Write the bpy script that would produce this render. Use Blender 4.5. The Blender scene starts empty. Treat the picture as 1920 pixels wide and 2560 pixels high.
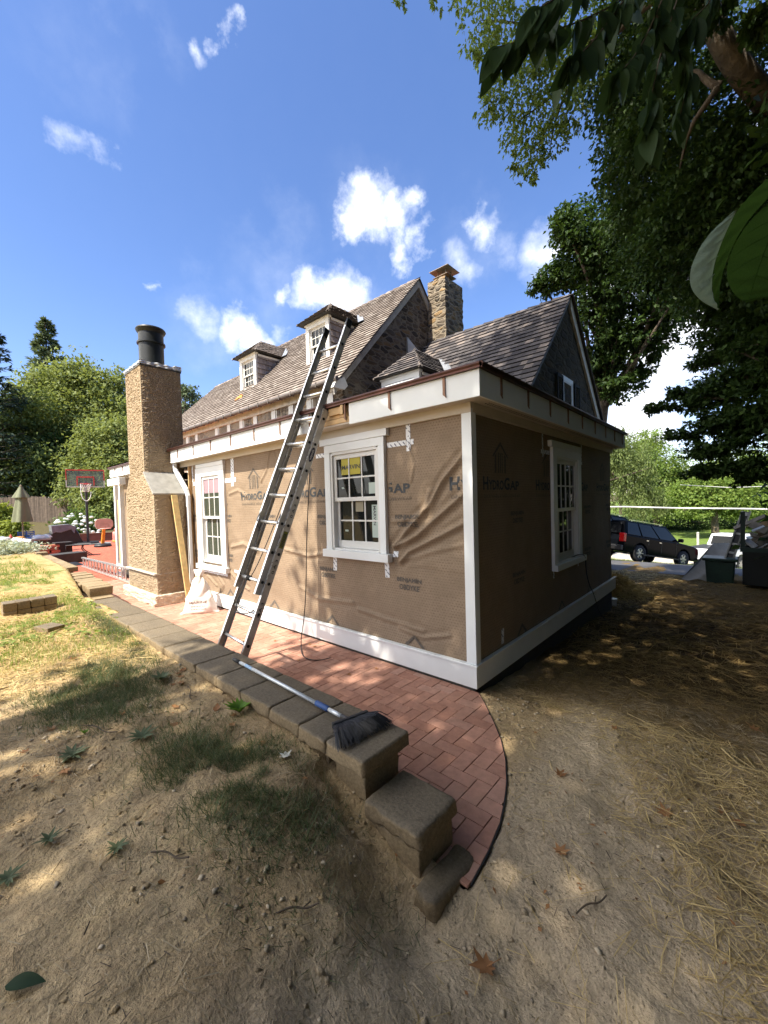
import bpy, bmesh, math, random
import numpy as np
from mathutils import Vector, Matrix, noise as mnoise
R_ = math.radians
C = bpy.context.scene
COL = C.collection
random.seed(7)
RNG = np.random.default_rng(11)

# ------------------------------------------------------------------ camera
CAMP = Vector((1.769, -3.123, 1.700))
RIGHT = Vector((0.7431, 0.6687, -0.0277)).normalized()
FWD = Vector((-0.6690, 0.7428, -0.0240)).normalized()
cam = bpy.data.cameras.new('camera')
cam.sensor_fit = 'HORIZONTAL'; cam.sensor_width = 36.0
cam.lens = 36.0 * 1007.0 / 1920.0
cam.clip_start = 0.02; cam.clip_end = 2000
camo = bpy.data.objects.new('camera', cam); COL.objects.link(camo)
back = -FWD
RIGHT = (RIGHT - back * RIGHT.dot(back)).normalized()
UP = back.cross(RIGHT)
camo.matrix_world = Matrix(((RIGHT.x, UP.x, back.x, CAMP.x), (RIGHT.y, UP.y, back.y, CAMP.y),
                            (RIGHT.z, UP.z, back.z, CAMP.z), (0, 0, 0, 1)))
C.camera = camo

# ------------------------------------------------------------------ light
SUN_EL, SUN_AZ = 54.0, 3.0          # azimuth measured from -Y toward -X
sd = Vector((-math.sin(R_(SUN_AZ)) * math.cos(R_(SUN_EL)), -math.cos(R_(SUN_AZ)) * math.cos(R_(SUN_EL)), math.sin(R_(SUN_EL))))
sl = bpy.data.lights.new('sun', 'SUN'); sl.energy = 4.8; sl.angle = R_(0.53); sl.color = (1.0, 0.92, 0.78)
slo = bpy.data.objects.new('sun', sl); COL.objects.link(slo)
slo.rotation_euler = sd.to_track_quat('Z', 'Y').to_euler()
slo.location = (0, -20, 30)

w = bpy.data.worlds.new('World'); C.world = w; w.use_nodes = True
nt = w.node_tree; nt.nodes.clear()
def wn(t, **k):
    n = nt.nodes.new(t)
    for a, b in k.items(): setattr(n, a, b)
    return n
def wl(a, b): nt.links.new(a, b)
sky = wn('ShaderNodeTexSky', sky_type='NISHITA')
sky.sun_disc = False; sky.sun_elevation = R_(SUN_EL); sky.sun_rotation = R_(180 + SUN_AZ)
sky.air_density = 1.0; sky.dust_density = 0.6; sky.ozone_density = 2.2
tc = wn('ShaderNodeTexCoord')
# clouds sit at fixed directions of the sky: (x, y, z, radius, strength)
CL = [(-.547,.602,.581,.062,1.0),(-.520,.640,.563,.048,.95),(-.583,.586,.563,.042,.9),(-.53,.667,.524,.036,.75),(-.502,.678,.537,.03,.55),
      (-.369,.758,.537,.040,.62),(-.388,.736,.554,.03,.5),(-.449,.745,.494,.055,.5),(-.35,.79,.50,.045,.3),
      (-.685,.562,.464,.062,1.0),(-.657,.605,.448,.072,1.0),(-.735,.520,.462,.03,.6),
      (-.815,.436,.381,.055,.9),(-.797,.482,.363,.056,1.0),(-.845,.375,.395,.05,.45),(-.76,.52,.39,.04,.45),
      (-.63,.304,.715,.024,.40),(-.605,.326,.726,.015,.36),(-.589,.339,.734,.016,.42),
      (-.795,.165,.584,.030,.40),(-.785,.195,.582,.026,.32),(-.851,.287,.439,.016,.4),
      (-.285,.835,.472,.07,.6),(-.13,.949,.286,.14,1.0),(-.176,.973,.149,.13,1.0),(-.147,.97,.192,.10,.9),(-.05,.98,.35,.16,1.0),(.02,.9,.45,.18,1.0),(-.25,.94,.2,.08,.6),
      (-.20,.90,.39,.10,.9),(-.10,.88,.47,.12,.9)]
WISP = [(-.667,.218,.712,.07,.30),(-.664,.249,.706,.06,.26),(-.731,.166,.662,.08,.25),(-.728,.205,.656,.07,.25),(-.731,.13,.668,.08,.2),
        (-.72,.50,.47,.15,.50),(-.86,.41,.37,.13,.55),(-.6,.68,.42,.12,.45),(-.55,.60,.57,.12,.30),(-.40,.76,.52,.12,.35)]
nz = wn('ShaderNodeTexNoise'); nz.inputs['Scale'].default_value = 9.0; nz.inputs['Detail'].default_value = 9; nz.inputs['Roughness'].default_value = .62
wl(tc.outputs['Generated'], nz.inputs['Vector'])
def vm(op, a, b):
    n = wn('ShaderNodeVectorMath', operation=op)
    for i, s in enumerate((a, b)):
        if hasattr(s, 'is_output'): wl(s, n.inputs[i])
        else: n.inputs[i].default_value = s
    return n
def fm(op, a, b=0.0, c=0.0, clamp=False):
    n = wn('ShaderNodeMath', operation=op); n.use_clamp = clamp
    for i, s in enumerate((a, b, c)):
        if hasattr(s, 'is_output'): wl(s, n.inputs[i])
        else: n.inputs[i].default_value = s
    return n.outputs[0]
off = vm('SUBTRACT', nz.outputs['Color'], (.5, .5, .5))
offs = vm('SCALE', off.outputs[0], (0, 0, 0)); offs.inputs['Scale'].default_value = .16
pd = vm('ADD', tc.outputs['Generated'], offs.outputs[0])
offs2 = vm('MULTIPLY', off.outputs[0], (.14, .14, .40))
pd2 = vm('ADD', tc.outputs['Generated'], offs2.outputs[0])
nz2 = wn('ShaderNodeTexNoise'); nz2.inputs['Scale'].default_value = 30.0; nz2.inputs['Detail'].default_value = 6
wl(tc.outputs['Generated'], nz2.inputs['Vector'])
tot = None
for lst, pos in ((CL, pd), (WISP, pd2)):
    for x, y, z, r, s in lst:
        d = vm('DISTANCE', pos.outputs[0], (x, y, z))
        m = fm('MULTIPLY_ADD', d.outputs['Value'], -1.0 / r, 1.0, clamp=True)
        m = fm('MULTIPLY', m, s * (1.45 if lst is CL else .42))
        tot = m if tot is None else fm('SMOOTH_MAX', tot, m, .025)
fine = fm('MULTIPLY_ADD', nz2.outputs['Fac'], 1.3, .30)
dens = fm('POWER', fm('MULTIPLY', tot, fine, clamp=True), 1.35)
mix = wn('ShaderNodeMix', data_type='RGBA')
wl(dens, mix.inputs['Factor'])
hs = wn('ShaderNodeHueSaturation'); hs.inputs['Saturation'].default_value = 1.16; hs.inputs['Value'].default_value = 1.12
wl(sky.outputs[0], hs.inputs['Color']); tn = wn('ShaderNodeMix', data_type='RGBA', blend_type='MULTIPLY'); tn.inputs['Factor'].default_value = 1.0; wl(hs.outputs[0], tn.inputs['A']); tn.inputs['B'].default_value = (1.0, .90, 1.0, 1); wl(tn.outputs['Result'], mix.inputs['A'])
mix.inputs['B'].default_value = (6.6, 6.8, 7.1, 1)
# a bank of added fill light, unseen behind the viewpoint, brightens the shade
sx = wn('ShaderNodeSeparateXYZ'); wl(pd.outputs[0], sx.inputs[0])
def mrange(v, a, b):
    n = wn('ShaderNodeMapRange'); n.interpolation_type = 'SMOOTHSTEP'; wl(v, n.inputs[0]); n.inputs[1].default_value = a; n.inputs[2].default_value = b; return n.outputs[0]
fill_bank = fm('MULTIPLY', mrange(sx.outputs[1], -.06, -.30), mrange(sx.outputs[0], .12, -.22))
fill_bank = fm('MULTIPLY', fill_bank, fm('MULTIPLY', mrange(sx.outputs[2], -.02, .08), mrange(nz.outputs['Fac'], .25, .55)))
mixb = wn('ShaderNodeMix', data_type='RGBA'); wl(fill_bank, mixb.inputs['Factor']); wl(mix.outputs['Result'], mixb.inputs['A']); mixb.inputs['B'].default_value = (15.5, 15.2, 14.6, 1)
bg = wn('ShaderNodeBackground'); bg.inputs['Strength'].default_value = 0.108
wo = wn('ShaderNodeOutputWorld'); wl(mixb.outputs['Result'], bg.inputs[0]); wl(bg.outputs[0], wo.inputs[0])

C.view_settings.view_transform = 'Standard'; C.view_settings.look = 'None'
C.view_settings.exposure = 1.2; C.view_settings.gamma = 1.0
cy = C.cycles
cy.use_denoising = True
try: cy.denoiser = 'OPENIMAGEDENOISE'
except Exception: pass
cy.max_bounces = 6; cy.diffuse_bounces = 4; cy.glossy_bounces = 3; cy.transmission_bounces = 4; cy.transparent_max_bounces = 6
cy.use_adaptive_sampling = True; cy.adaptive_threshold = 0.02
cy.sample_clamp_indirect = 6.0
cy.caustics_reflective = False; cy.caustics_refractive = False

# ------------------------------------------------------------------ mesh helpers
ORG = {}
class MB:
    def __init__(s): s.v = []; s.f = []; s.a = []
    def add(s, vs, fs, a=None):
        o = len(s.v); s.v.extend([tuple(x) for x in vs])
        a = random.random() if a is None else a
        for f in fs: s.f.append(tuple(i + o for i in f)); s.a.append(a)
        return s
    def box(s, x0, x1, y0, y1, z0, z1, a=None):
        v = [(x0,y0,z0),(x1,y0,z0),(x1,y1,z0),(x0,y1,z0),(x0,y0,z1),(x1,y0,z1),(x1,y1,z1),(x0,y1,z1)]
        return s.add(v, [(0,3,2,1),(4,5,6,7),(0,1,5,4),(1,2,6,5),(2,3,7,6),(3,0,4,7)], a)
    def obox(s, c, ax, ay, az, a=None):
        c, ax, ay, az = map(Vector, (c, ax, ay, az))
        v = [c - ax - ay - az, c + ax - ay - az, c + ax + ay - az, c - ax + ay - az,
             c - ax - ay + az, c + ax - ay + az, c + ax + ay + az, c - ax + ay + az]
        return s.add(v, [(0,3,2,1),(4,5,6,7),(0,1,5,4),(1,2,6,5),(2,3,7,6),(3,0,4,7)], a)
    def bar(s, p, q, wd, h, side=(1, 0, 0), a=None):
        p, q = Vector(p), Vector(q); d = q - p
        sx = Vector(side); sx = (sx - d * (sx.dot(d) / d.length_squared)).normalized()
        n = d.normalized().cross(sx)
        return s.obox((p + q) / 2, sx * wd / 2, n * h / 2, d / 2, a)
    def tube(s, pts, r, n=8, a=None, cap=True):
        pts = [Vector(p) for p in pts]; k = len(pts)
        rs = r if isinstance(r, (list, tuple)) else [r] * k
        vs = []; fs = []; ref = None
        for i, p in enumerate(pts):
            t = (pts[min(i + 1, k - 1)] - pts[max(i - 1, 0)]).normalized()
            if ref is None:
                ref = Vector((0, 0, 1)) if abs(t.z) < .9 else Vector((1, 0, 0))
            u = t.cross(ref).normalized(); b = u.cross(t); ref = b
            for j in range(n):
                an = 2 * math.pi * j / n
                vs.append(p + (u * math.cos(an) + b * math.sin(an)) * rs[i])
        for i in range(k - 1):
            for j in range(n):
                j2 = (j + 1) % n
                fs.append((i * n + j, i * n + j2, (i + 1) * n + j2, (i + 1) * n + j))
        if cap:
            fs.append(tuple(range(n))[::-1]); fs.append(tuple((k - 1) * n + j for j in range(n)))
        return s.add(vs, fs, a)
    def prism(s, poly, vec, a=None):
        poly = [Vector(p) for p in poly]; vec = Vector(vec); n = len(poly)
        vs = poly + [p + vec for p in poly]
        fs = [tuple(range(n)), tuple(range(2 * n - 1, n - 1, -1))]
        for i in range(n):
            j = (i + 1) % n; fs.append((j, i, n + i, n + j))
        return s.add(vs, fs, a)
    def lathe(s, prof, n=24, c=(0, 0, 0), a=None, cap=True):
        c = Vector(c); vs = []; fs = []; k = len(prof)
        for r, z in prof:
            for j in range(n):
                an = 2 * math.pi * j / n; vs.append(c + Vector((r * math.cos(an), r * math.sin(an), z)))
        for i in range(k - 1):
            for j in range(n):
                j2 = (j + 1) % n; fs.append((i * n + j, i * n + j2, (i + 1) * n + j2, (i + 1) * n + j))
        if cap:
            fs.append(tuple(range(n))[::-1]); fs.append(tuple((k - 1) * n + j for j in range(n)))
        return s.add(vs, fs, a)
    def quad(s, a_, b, c, d, a=None): return s.add([a_, b, c, d], [(0, 1, 2, 3)], a)
    def grid(s, fn, nu, nv, a=None, skip=None):
        vs = [fn(i / nu, j / nv) for j in range(nv + 1) for i in range(nu + 1)]
        fs = []
        for j in range(nv):
            for i in range(nu):
                if skip and skip((i + .5) / nu, (j + .5) / nv): continue
                q = j * (nu + 1) + i; fs.append((q, q + 1, q + nu + 2, q + nu + 1))
        return s.add(vs, fs, a)
    def build(s, name, m, parent=None, smooth=False, bevel=0, seg=2, fix=True, label=None):
        me = bpy.data.meshes.new(name)
        og = ORG.get(parent.name, Vector((0, 0, 0))) if parent is not None else Vector((0, 0, 0))
        me.from_pydata([(x - og.x, y - og.y, z - og.z) for x, y, z in s.v], [], s.f)
        if fix:
            bm = bmesh.new(); bm.from_mesh(me); bmesh.ops.recalc_face_normals(bm, faces=bm.faces); bm.to_mesh(me); bm.free()
        at = me.attributes.new('rnd', 'FLOAT', 'FACE'); at.data.foreach_set('value', s.a)
        if smooth: me.polygons.foreach_set('use_smooth', [True] * len(me.polygons))
        me.materials.append(m); me.update()
        o = bpy.data.objects.new(name, me); COL.objects.link(o)
        if parent is not None: o.parent = parent; ORG[o.name] = og
        if bevel:
            b = o.modifiers.new('bevel', 'BEVEL'); b.width = bevel; b.segments = seg; b.limit_method = 'ANGLE'; b.angle_limit = R_(40)
            if smooth: b.harden_normals = False
        if label: o['label'] = label
        return o
def tag(o, label, cat, group=None):
    o['label'] = label; o['category'] = cat
    if group: o['group'] = group
    return o
def thing(name, loc, label, cat, group=None):
    o = bpy.data.objects.new(name, None); COL.objects.link(o); o.empty_display_size = .1
    o.location = loc; ORG[o.name] = Vector(loc)
    return tag(o, label, cat, group)
def local(name, mat_world, label, cat, group=None):      # a thing whose parts are built in its own frame
    o = bpy.data.objects.new(name, None); COL.objects.link(o); o.empty_display_size = .1
    o.matrix_world = mat_world; ORG[o.name] = Vector((0, 0, 0))
    return tag(o, label, cat, group)
def settle(o, z=None): pass
def structure(o): o['kind'] = 'structure'; return o
def stuff(o): o['kind'] = 'stuff'; return o
KIDS = {}
def copy_tree(o, parent=None, kids=None):
    c = o.copy(); COL.objects.link(c)
    if parent is not None: c.parent = parent
    for ch in [x for x in (kids or COL.objects) if x.parent == o]: copy_tree(ch, c, kids)
    return c

# ------------------------------------------------------------------ material helpers
class NT:
    def __init__(s, name):
        s.m = bpy.data.materials.new(name); s.m.use_nodes = True; s.t = s.m.node_tree; s.t.nodes.clear()
        s.out = s.t.nodes.new('ShaderNodeOutputMaterial'); s.p = s.t.nodes.new('ShaderNodeBsdfPrincipled')
        s.t.links.new(s.p.outputs[0], s.out.inputs[0]); s._pos = None
    def n(s, t, **k):
        x = s.t.nodes.new(t)
        for a, b in k.items(): setattr(x, a, b)
        return x
    def l(s, a, b): s.t.links.new(a, b)
    def setv(s, sock, v):
        if hasattr(v, 'is_output'): s.l(v, sock)
        else: sock.default_value = v
    def pos(s, scale=None):
        g = s.n('ShaderNodeNewGeometry').outputs['Position']
        if scale is None: return g
        m = s.n('ShaderNodeVectorMath', operation='MULTIPLY'); s.l(g, m.inputs[0]); m.inputs[1].default_value = scale
        return m.outputs[0]
    def obj(s, scale=None):
        g = s.n('ShaderNodeTexCoord').outputs['Object']
        if scale is None: return g
        m = s.n('ShaderNodeVectorMath', operation='MULTIPLY'); s.l(g, m.inputs[0]); m.inputs[1].default_value = scale
        return m.outputs[0]
    def noise(s, sc, vec=None, det=4, ro=.55, dist=0):
        x = s.n('ShaderNodeTexNoise'); x.inputs['Scale'].default_value = sc; x.inputs['Detail'].default_value = det
        x.inputs['Roughness'].default_value = ro; x.inputs['Distortion'].default_value = dist
        s.l(vec if vec is not None else s.pos(), x.inputs['Vector']); return x.outputs['Fac']
    def voro(s, sc, vec=None, feat='F1', out='Distance', rand=1.0):
        x = s.n('ShaderNodeTexVoronoi', feature=feat); x.inputs['Scale'].default_value = sc; x.inputs['Randomness'].default_value = rand
        s.l(vec if vec is not None else s.pos(), x.inputs['Vector']); return x.outputs[out]
    def ma(s, op, a, b=0.0, c=0.0, clamp=False):
        x = s.n('ShaderNodeMath', operation=op); x.use_clamp = clamp
        s.setv(x.inputs[0], a); s.setv(x.inputs[1], b); s.setv(x.inputs[2], c); return x.outputs[0]
    def mr(s, v, a, b, c=0.0, d=1.0):
        x = s.n('ShaderNodeMapRange'); x.clamp = True; s.setv(x.inputs[0], v)
        for i, q in enumerate((a, b, c, d)): s.setv(x.inputs[i + 1], q)
        return x.outputs[0]
    def mix(s, f, a, b, blend='MIX'):
        x = s.n('ShaderNodeMix', data_type='RGBA', blend_type=blend); x.clamp_factor = True
        s.setv(x.inputs['Factor'], f)
        for k, v in (('A', a), ('B', b)):
            s.setv(x.inputs[k], v if hasattr(v, 'is_output') else (*v[:3], 1))
        return x.outputs['Result']
    def val(s, col, v):       # multiply brightness
        x = s.n('ShaderNodeHueSaturation'); s.setv(x.inputs['Color'], col if hasattr(col, 'is_output') else (*col[:3], 1)); s.setv(x.inputs['Value'], v)
        return x.outputs[0]
    def rnd(s): return s.n('ShaderNodeAttribute', attribute_name='rnd').outputs['Fac']
    def xyz(s, v=None):
        x = s.n('ShaderNodeSeparateXYZ'); s.l(v if v is not None else s.pos(), x.inputs[0]); return x.outputs
    def comb(s, x, y, z):
        c = s.n('ShaderNodeCombineXYZ'); s.setv(c.inputs[0], x); s.setv(c.inputs[1], y); s.setv(c.inputs[2], z); return c.outputs[0]
    def bump(s, h, strength=.5, dist=.01, prev=None):
        x = s.n('ShaderNodeBump'); x.inputs['Strength'].default_value = strength; x.inputs['Distance'].default_value = dist
        s.l(h, x.inputs['Height'])
        if prev is not None: s.l(prev, x.inputs['Normal'])
        s.l(x.outputs[0], s.p.inputs['Normal']); return x.outputs[0]
    def col(s, v): s.setv(s.p.inputs['Base Color'], v if hasattr(v, 'is_output') else (*v[:3], 1)); return s
    def rough(s, v): s.setv(s.p.inputs['Roughness'], v); return s
    def metal(s, v): s.setv(s.p.inputs['Metallic'], v); return s
    def spec(s, v): s.p.inputs['Specular IOR Level'].default_value = v; return s
def simple(name, base, rough=.6, metal=0., var=.25, sc=6., bump=0., bsc=60., rndv=0., spec=.4, tint=None, useobj=False, bd=.004):
    k = NT(name); vec = k.obj() if useobj else k.pos()
    nz = k.noise(sc, vec)
    c = k.val(base, k.mr(nz, .25, .75, 1 - var, 1 + var))
    if tint: c = k.mix(k.mr(k.noise(sc * .37, vec), .4, .7), c, tint)
    if rndv: c = k.val(c, k.mr(k.rnd(), 0, 1, 1 - rndv, 1 + rndv))
    k.col(c).rough(k.mr(nz, .2, .8, rough - .06, min(1, rough + .08))).metal(metal).spec(spec)
    if bump: k.bump(k.noise(bsc, vec, 5, .6), bump, bd)
    return k.m
# ------------------------------------------------------------------ materials
WHITE = simple('white_paint', (.76, .79, .80), .45, var=.06, sc=3, bump=.12, bsc=180, bd=.001)
WHITE2 = simple('old_white_paint', (.72, .71, .66), .5, var=.1, sc=4)
SOFF = simple('soffit_primer', (.56, .50, .42), .6, var=.08, sc=3)
CASE = simple('window_vinyl', (.68, .68, .66), .4, var=.03)
BLACK = simple('black_plastic', (.02, .02, .022), .45, var=.2)
GREYB = simple('dark_rubber', (.03, .03, .03), .7)
COPPER = simple('copper_flashing', (.075, .030, .022), .42, metal=.6, var=.35, sc=9, rndv=.15)
STRAP = simple('copper_strap', (.20, .11, .07), .5, metal=.5, var=.2)
ALU = simple('aluminium', (.62, .62, .61), .34, metal=.75, var=.14, sc=14, bump=.05, bsc=300, bd=.001)
ALUR = simple('bright_aluminium', (.78, .78, .77), .28, metal=.75, var=.08, sc=30)
ALUD = simple('weathered_aluminium', (.60, .58, .53), .5, metal=.12, var=.25, sc=10)
LEAD = simple('zinc_flashing', (.42, .44, .46), .4, metal=.6, var=.15)
RAWW = simple('raw_lumber', (.55, .36, .17), .6, var=.25, sc=12, tint=(.62, .42, .22))
PINE = simple('pine_stud', (.72, .52, .23), .55, var=.15, sc=14)
CHBASE = simple('limewashed_base', (.62, .54, .42), .85, var=.25, sc=9, bump=.9, bsc=22, bd=.03)
SLATE = simple('slate_shoulder', (.27, .26, .235), .7, var=.25, sc=8, bump=.3, bsc=40)
TAPE = None
INK = simple('grey_print', (.06, .065, .07), .8, var=.35, sc=40)
INK2 = simple('faded_print', (.11, .092, .076), .8, var=.4, sc=60)
INTER = simple('dark_interior', (.03, .028, .025), .9)
SHUT = simple('dark_shutter', (.012, .017, .022), .7, spec=.08)
PVC = simple('pvc_white', (.75, .74, .70), .35, var=.05)

def glass_mat(name, base, sp=.3):
    k = NT(name); k.col(base).rough(.03).spec(sp); k.p.inputs['IOR'].default_value = 1.5
    nz = k.noise(2.5, k.pos()); k.bump(nz, .06, .02); return k.m
GLASS = glass_mat('window_glass', (.010, .012, .012))
GLASS2 = glass_mat('green_reflection_glass', (.05, .06, .045))  # left window: greenish reflection put into the glass colour
CGLASS = glass_mat('tinted_car_glass', (.006, .007, .008), .25)

def wood_shingle(name, c1, c2, c3, dark=.5):
    k = NT(name); r = k.rnd()
    v = k.pos()
    c = k.mix(k.mr(r, .1, .9), c1, c2)
    k2 = k.ma('FRACT', k.ma('MULTIPLY', r, 7.3))
    c = k.mix(k.mr(k2, .75, 1), c, c3)
    gr = k.noise(22, k.pos((2.2, 1, 1)), 5, .7)
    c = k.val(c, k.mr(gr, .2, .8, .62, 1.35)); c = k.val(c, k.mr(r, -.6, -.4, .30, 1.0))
    k.col(c).rough(.85).spec(.15); k.bump(gr, .5, .006); return k.m
ROOFM = wood_shingle('weathered_cedar', (.165, .135, .115), (.245, .205, .178), (.33, .29, .255))
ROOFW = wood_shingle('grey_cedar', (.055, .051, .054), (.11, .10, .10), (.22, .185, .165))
CHEEK = wood_shingle('dormer_shingle', (.20, .17, .152), (.27, .23, .21), (.33, .28, .255))

def stone_mat(name, dark, light, mort, sc=(2.4, 2.4, 6.2)):
    k = NT(name)
    wob = k.n('ShaderNodeVectorMath', operation='ADD'); k.l(k.pos(sc), wob.inputs[0])
    nz = k.n('ShaderNodeTexNoise'); nz.inputs['Scale'].default_value = 5; nz.inputs['Detail'].default_value = 3; k.l(k.pos(), nz.inputs['Vector'])
    s_ = k.n('ShaderNodeVectorMath', operation='SCALE'); s_.inputs['Scale'].default_value = .55; k.l(nz.outputs['Color'], s_.inputs[0]); k.l(s_.outputs[0], wob.inputs[1])
    vec = wob.outputs[0]
    e = k.voro(1.0, vec, 'DISTANCE_TO_EDGE'); cid = k.voro(1.0, vec, 'F1', 'Color')
    cx = k.xyz(cid)
    c = k.mix(cx[0], dark, light)
    c = k.mix(k.mr(cx[1], .7, .95), c, (light[0] * 1.25, light[1] * 1.05, light[2] * .75))
    gr = k.noise(30, None, 5, .65)
    c = k.val(c, k.mr(gr, .25, .75, .65, 1.3))
    m = k.mr(e, .05, .12)
    c = k.mix(m, mort, c)
    k.col(c).rough(.9).spec(.15)
    h = k.ma('ADD', k.ma('MULTIPLY', k.mr(e, .03, .22), k.mr(cx[2], 0, 1, .6, 1.2)), k.ma('MULTIPLY', gr, .35))
    k.bump(h, .9, .035); return k.m
STONE = stone_mat('fieldstone_dark', (.04, .034, .029), (.12, .095, .072), (.15, .125, .095), (3.2, 3.2, 8.2))
STONEL = stone_mat('fieldstone_light', (.07, .06, .05), (.215, .172, .125), (.25, .21, .155), (3.4, 3.4, 9))
STONEF = stone_mat('parged_fieldstone', (.17, .14, .115), (.30, .255, .20), (.31, .26, .20), (2.2, 2.2, 4))

def stucco():
    k = NT('trowelled_stucco')
    v = k.pos((1, 1, 2.2)); n1 = k.noise(15, v, 4, .6, 1.6); n2 = k.noise(44, v, 5, .65, .8)
    ridge = k.ma('ABSOLUTE', k.ma('SUBTRACT', n1, .5))
    h = k.ma('ADD', k.ma('MULTIPLY', k.mr(ridge, 0, .13), .8), k.ma('MULTIPLY', n2, .45))
    c = k.mix(k.mr(n2, .3, .7), (.46, .35, .23), (.66, .52, .355))
    c = k.mix(k.mr(k.noise(1.6), .45, .75), c, (.50, .385, .255))
    k.col(c).rough(.9).spec(.12); k.bump(h, .8, .03); return k.m
STUCCO = stucco()

def wrap_mat():
    k = NT('brown_housewrap')
    p = k.xyz()
    u = k.ma('ADD', p[0], p[1])
    row = k.ma('FLOOR', k.ma('MULTIPLY', p[2], 38.0))
    sh = k.ma('MULTIPLY', k.ma('MODULO', row, 2.0), .5)
    fu = k.ma('SUBTRACT', k.ma('FRACT', k.ma('ADD', k.ma('MULTIPLY', u, 30.0), sh)), .5)
    fv = k.ma('SUBTRACT', k.ma('FRACT', k.ma('MULTIPLY', p[2], 38.0)), .5)
    d = k.ma('SQRT', k.ma('ADD', k.ma('MULTIPLY', fu, fu), k.ma('MULTIPLY', k.ma('MULTIPLY', fv, fv), 1.8)))
    dot = k.mr(k.ma('ADD', d, k.ma('MULTIPLY', k.ma('SUBTRACT', k.noise(24, None, 2), .5), .5)), .20, .36)
    big = k.noise(3.0, None, 5, .6); fine = k.noise(140, None, 3, .6)
    c = k.mix(k.mr(big, .3, .7), (.225, .165, .112), (.295, .22, .152))
    c = k.val(c, k.mr(fine, .3, .7, .85, 1.15))
    c = k.mix(k.ma('MULTIPLY', k.ma('MULTIPLY', k.ma('SUBTRACT', 1.0, dot), k.mr(big, .35, .65, .45, 1.0)), .5), c, (.10, .065, .04))
    k.col(c).rough(.75).spec(.25)
    b = k.bump(dot, .35, .004); cr = k.noise(7, None, 6, .65, 1.5)
    k.bump(cr, .22, .02, b); return k.m
WRAP = wrap_mat()

def tape_mat():
    k = NT('printed_white_tape'); p = k.xyz(); u = k.ma('ADD', p[0], p[1])
    st = k.ma('FRACT', k.ma('MULTIPLY', k.ma('ADD', u, p[2]), 17.0))
    g = k.noise(45, None, 1); m = k.ma('MULTIPLY', k.mr(st, .30, .32, 1, 0), k.mr(g, .46, .5))
    k.col(k.mix(m, (.72, .73, .75), (.12, .13, .17))).rough(.5); return k.m
TAPE = tape_mat()

def brick_path_mat():
    k = NT('red_clay_paver'); r = k.rnd()
    c = k.mix(r, (.345, .175, .125), (.45, .245, .18))
    c = k.mix(k.mr(k.ma('FRACT', k.ma('MULTIPLY', r, 9.7)), .8, 1), c, (.44, .26, .20))
    n1 = k.noise(16, None, 5, .65); n2 = k.noise(150, None, 3, .6)
    c = k.val(c, k.mr(n1, .25, .75, .78, 1.25)); c = k.mix(k.mr(k.noise(2.2, None, 4), .5, .75, 0, .6), c, (.44, .27, .20))
    c = k.mix(k.mr(n2, .62, .75, 0, .5), c, (.45, .32, .25))
    k.col(c).rough(.88).spec(.2); k.bump(k.ma('ADD', k.ma('MULTIPLY', n1, .6), k.ma('MULTIPLY', n2, .5)), .5, .004); return k.m
PAVER = brick_path_mat()
def patio_mat():
    k = NT('red_brick_patio'); b = k.n('ShaderNodeTexBrick'); b.offset = .5
    k.l(k.pos(), b.inputs['Vector']); b.inputs['Scale'].default_value = 5.0; b.inputs['Mortar Size'].default_value = .012
    b.inputs['Color1'].default_value = (.46, .135, .085, 1); b.inputs['Color2'].default_value = (.36, .10, .066, 1); b.inputs['Mortar'].default_value = (.13, .06, .045, 1)
    k.col(k.val(b.outputs['Color'], k.mr(k.noise(3, None, 5), .3, .7, .8, 1.2))).rough(.9).spec(.15); return k.m
PATIO = patio_mat()
def block_mat(name, c1, c2, bs=.9):
    k = NT(name); n1 = k.noise(60, None, 5, .7); n2 = k.noise(5, None, 4); n3 = k.noise(260, None, 2)
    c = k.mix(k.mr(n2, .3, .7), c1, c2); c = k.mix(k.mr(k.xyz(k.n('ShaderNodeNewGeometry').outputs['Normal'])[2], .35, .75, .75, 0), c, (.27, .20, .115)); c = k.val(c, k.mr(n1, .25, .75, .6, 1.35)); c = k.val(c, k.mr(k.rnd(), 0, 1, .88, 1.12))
    c = k.mix(k.mr(n3, .66, .72, 0, .5), c, (.45, .42, .36))
    k.col(c).rough(.92).spec(.12); k.bump(k.ma('ADD', n1, k.ma('MULTIPLY', n3, .4)), bs, .006); return k.m
BLOCK = block_mat('concrete_block', (.15, .125, .092), (.185, .15, .105))
BLOCKF = block_mat('tan_concrete_block', (.24, .185, .115), (.31, .24, .15))
SPLIT = block_mat('split_face_block', (.22, .165, .10), (.29, .22, .13), 1.0)

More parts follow.
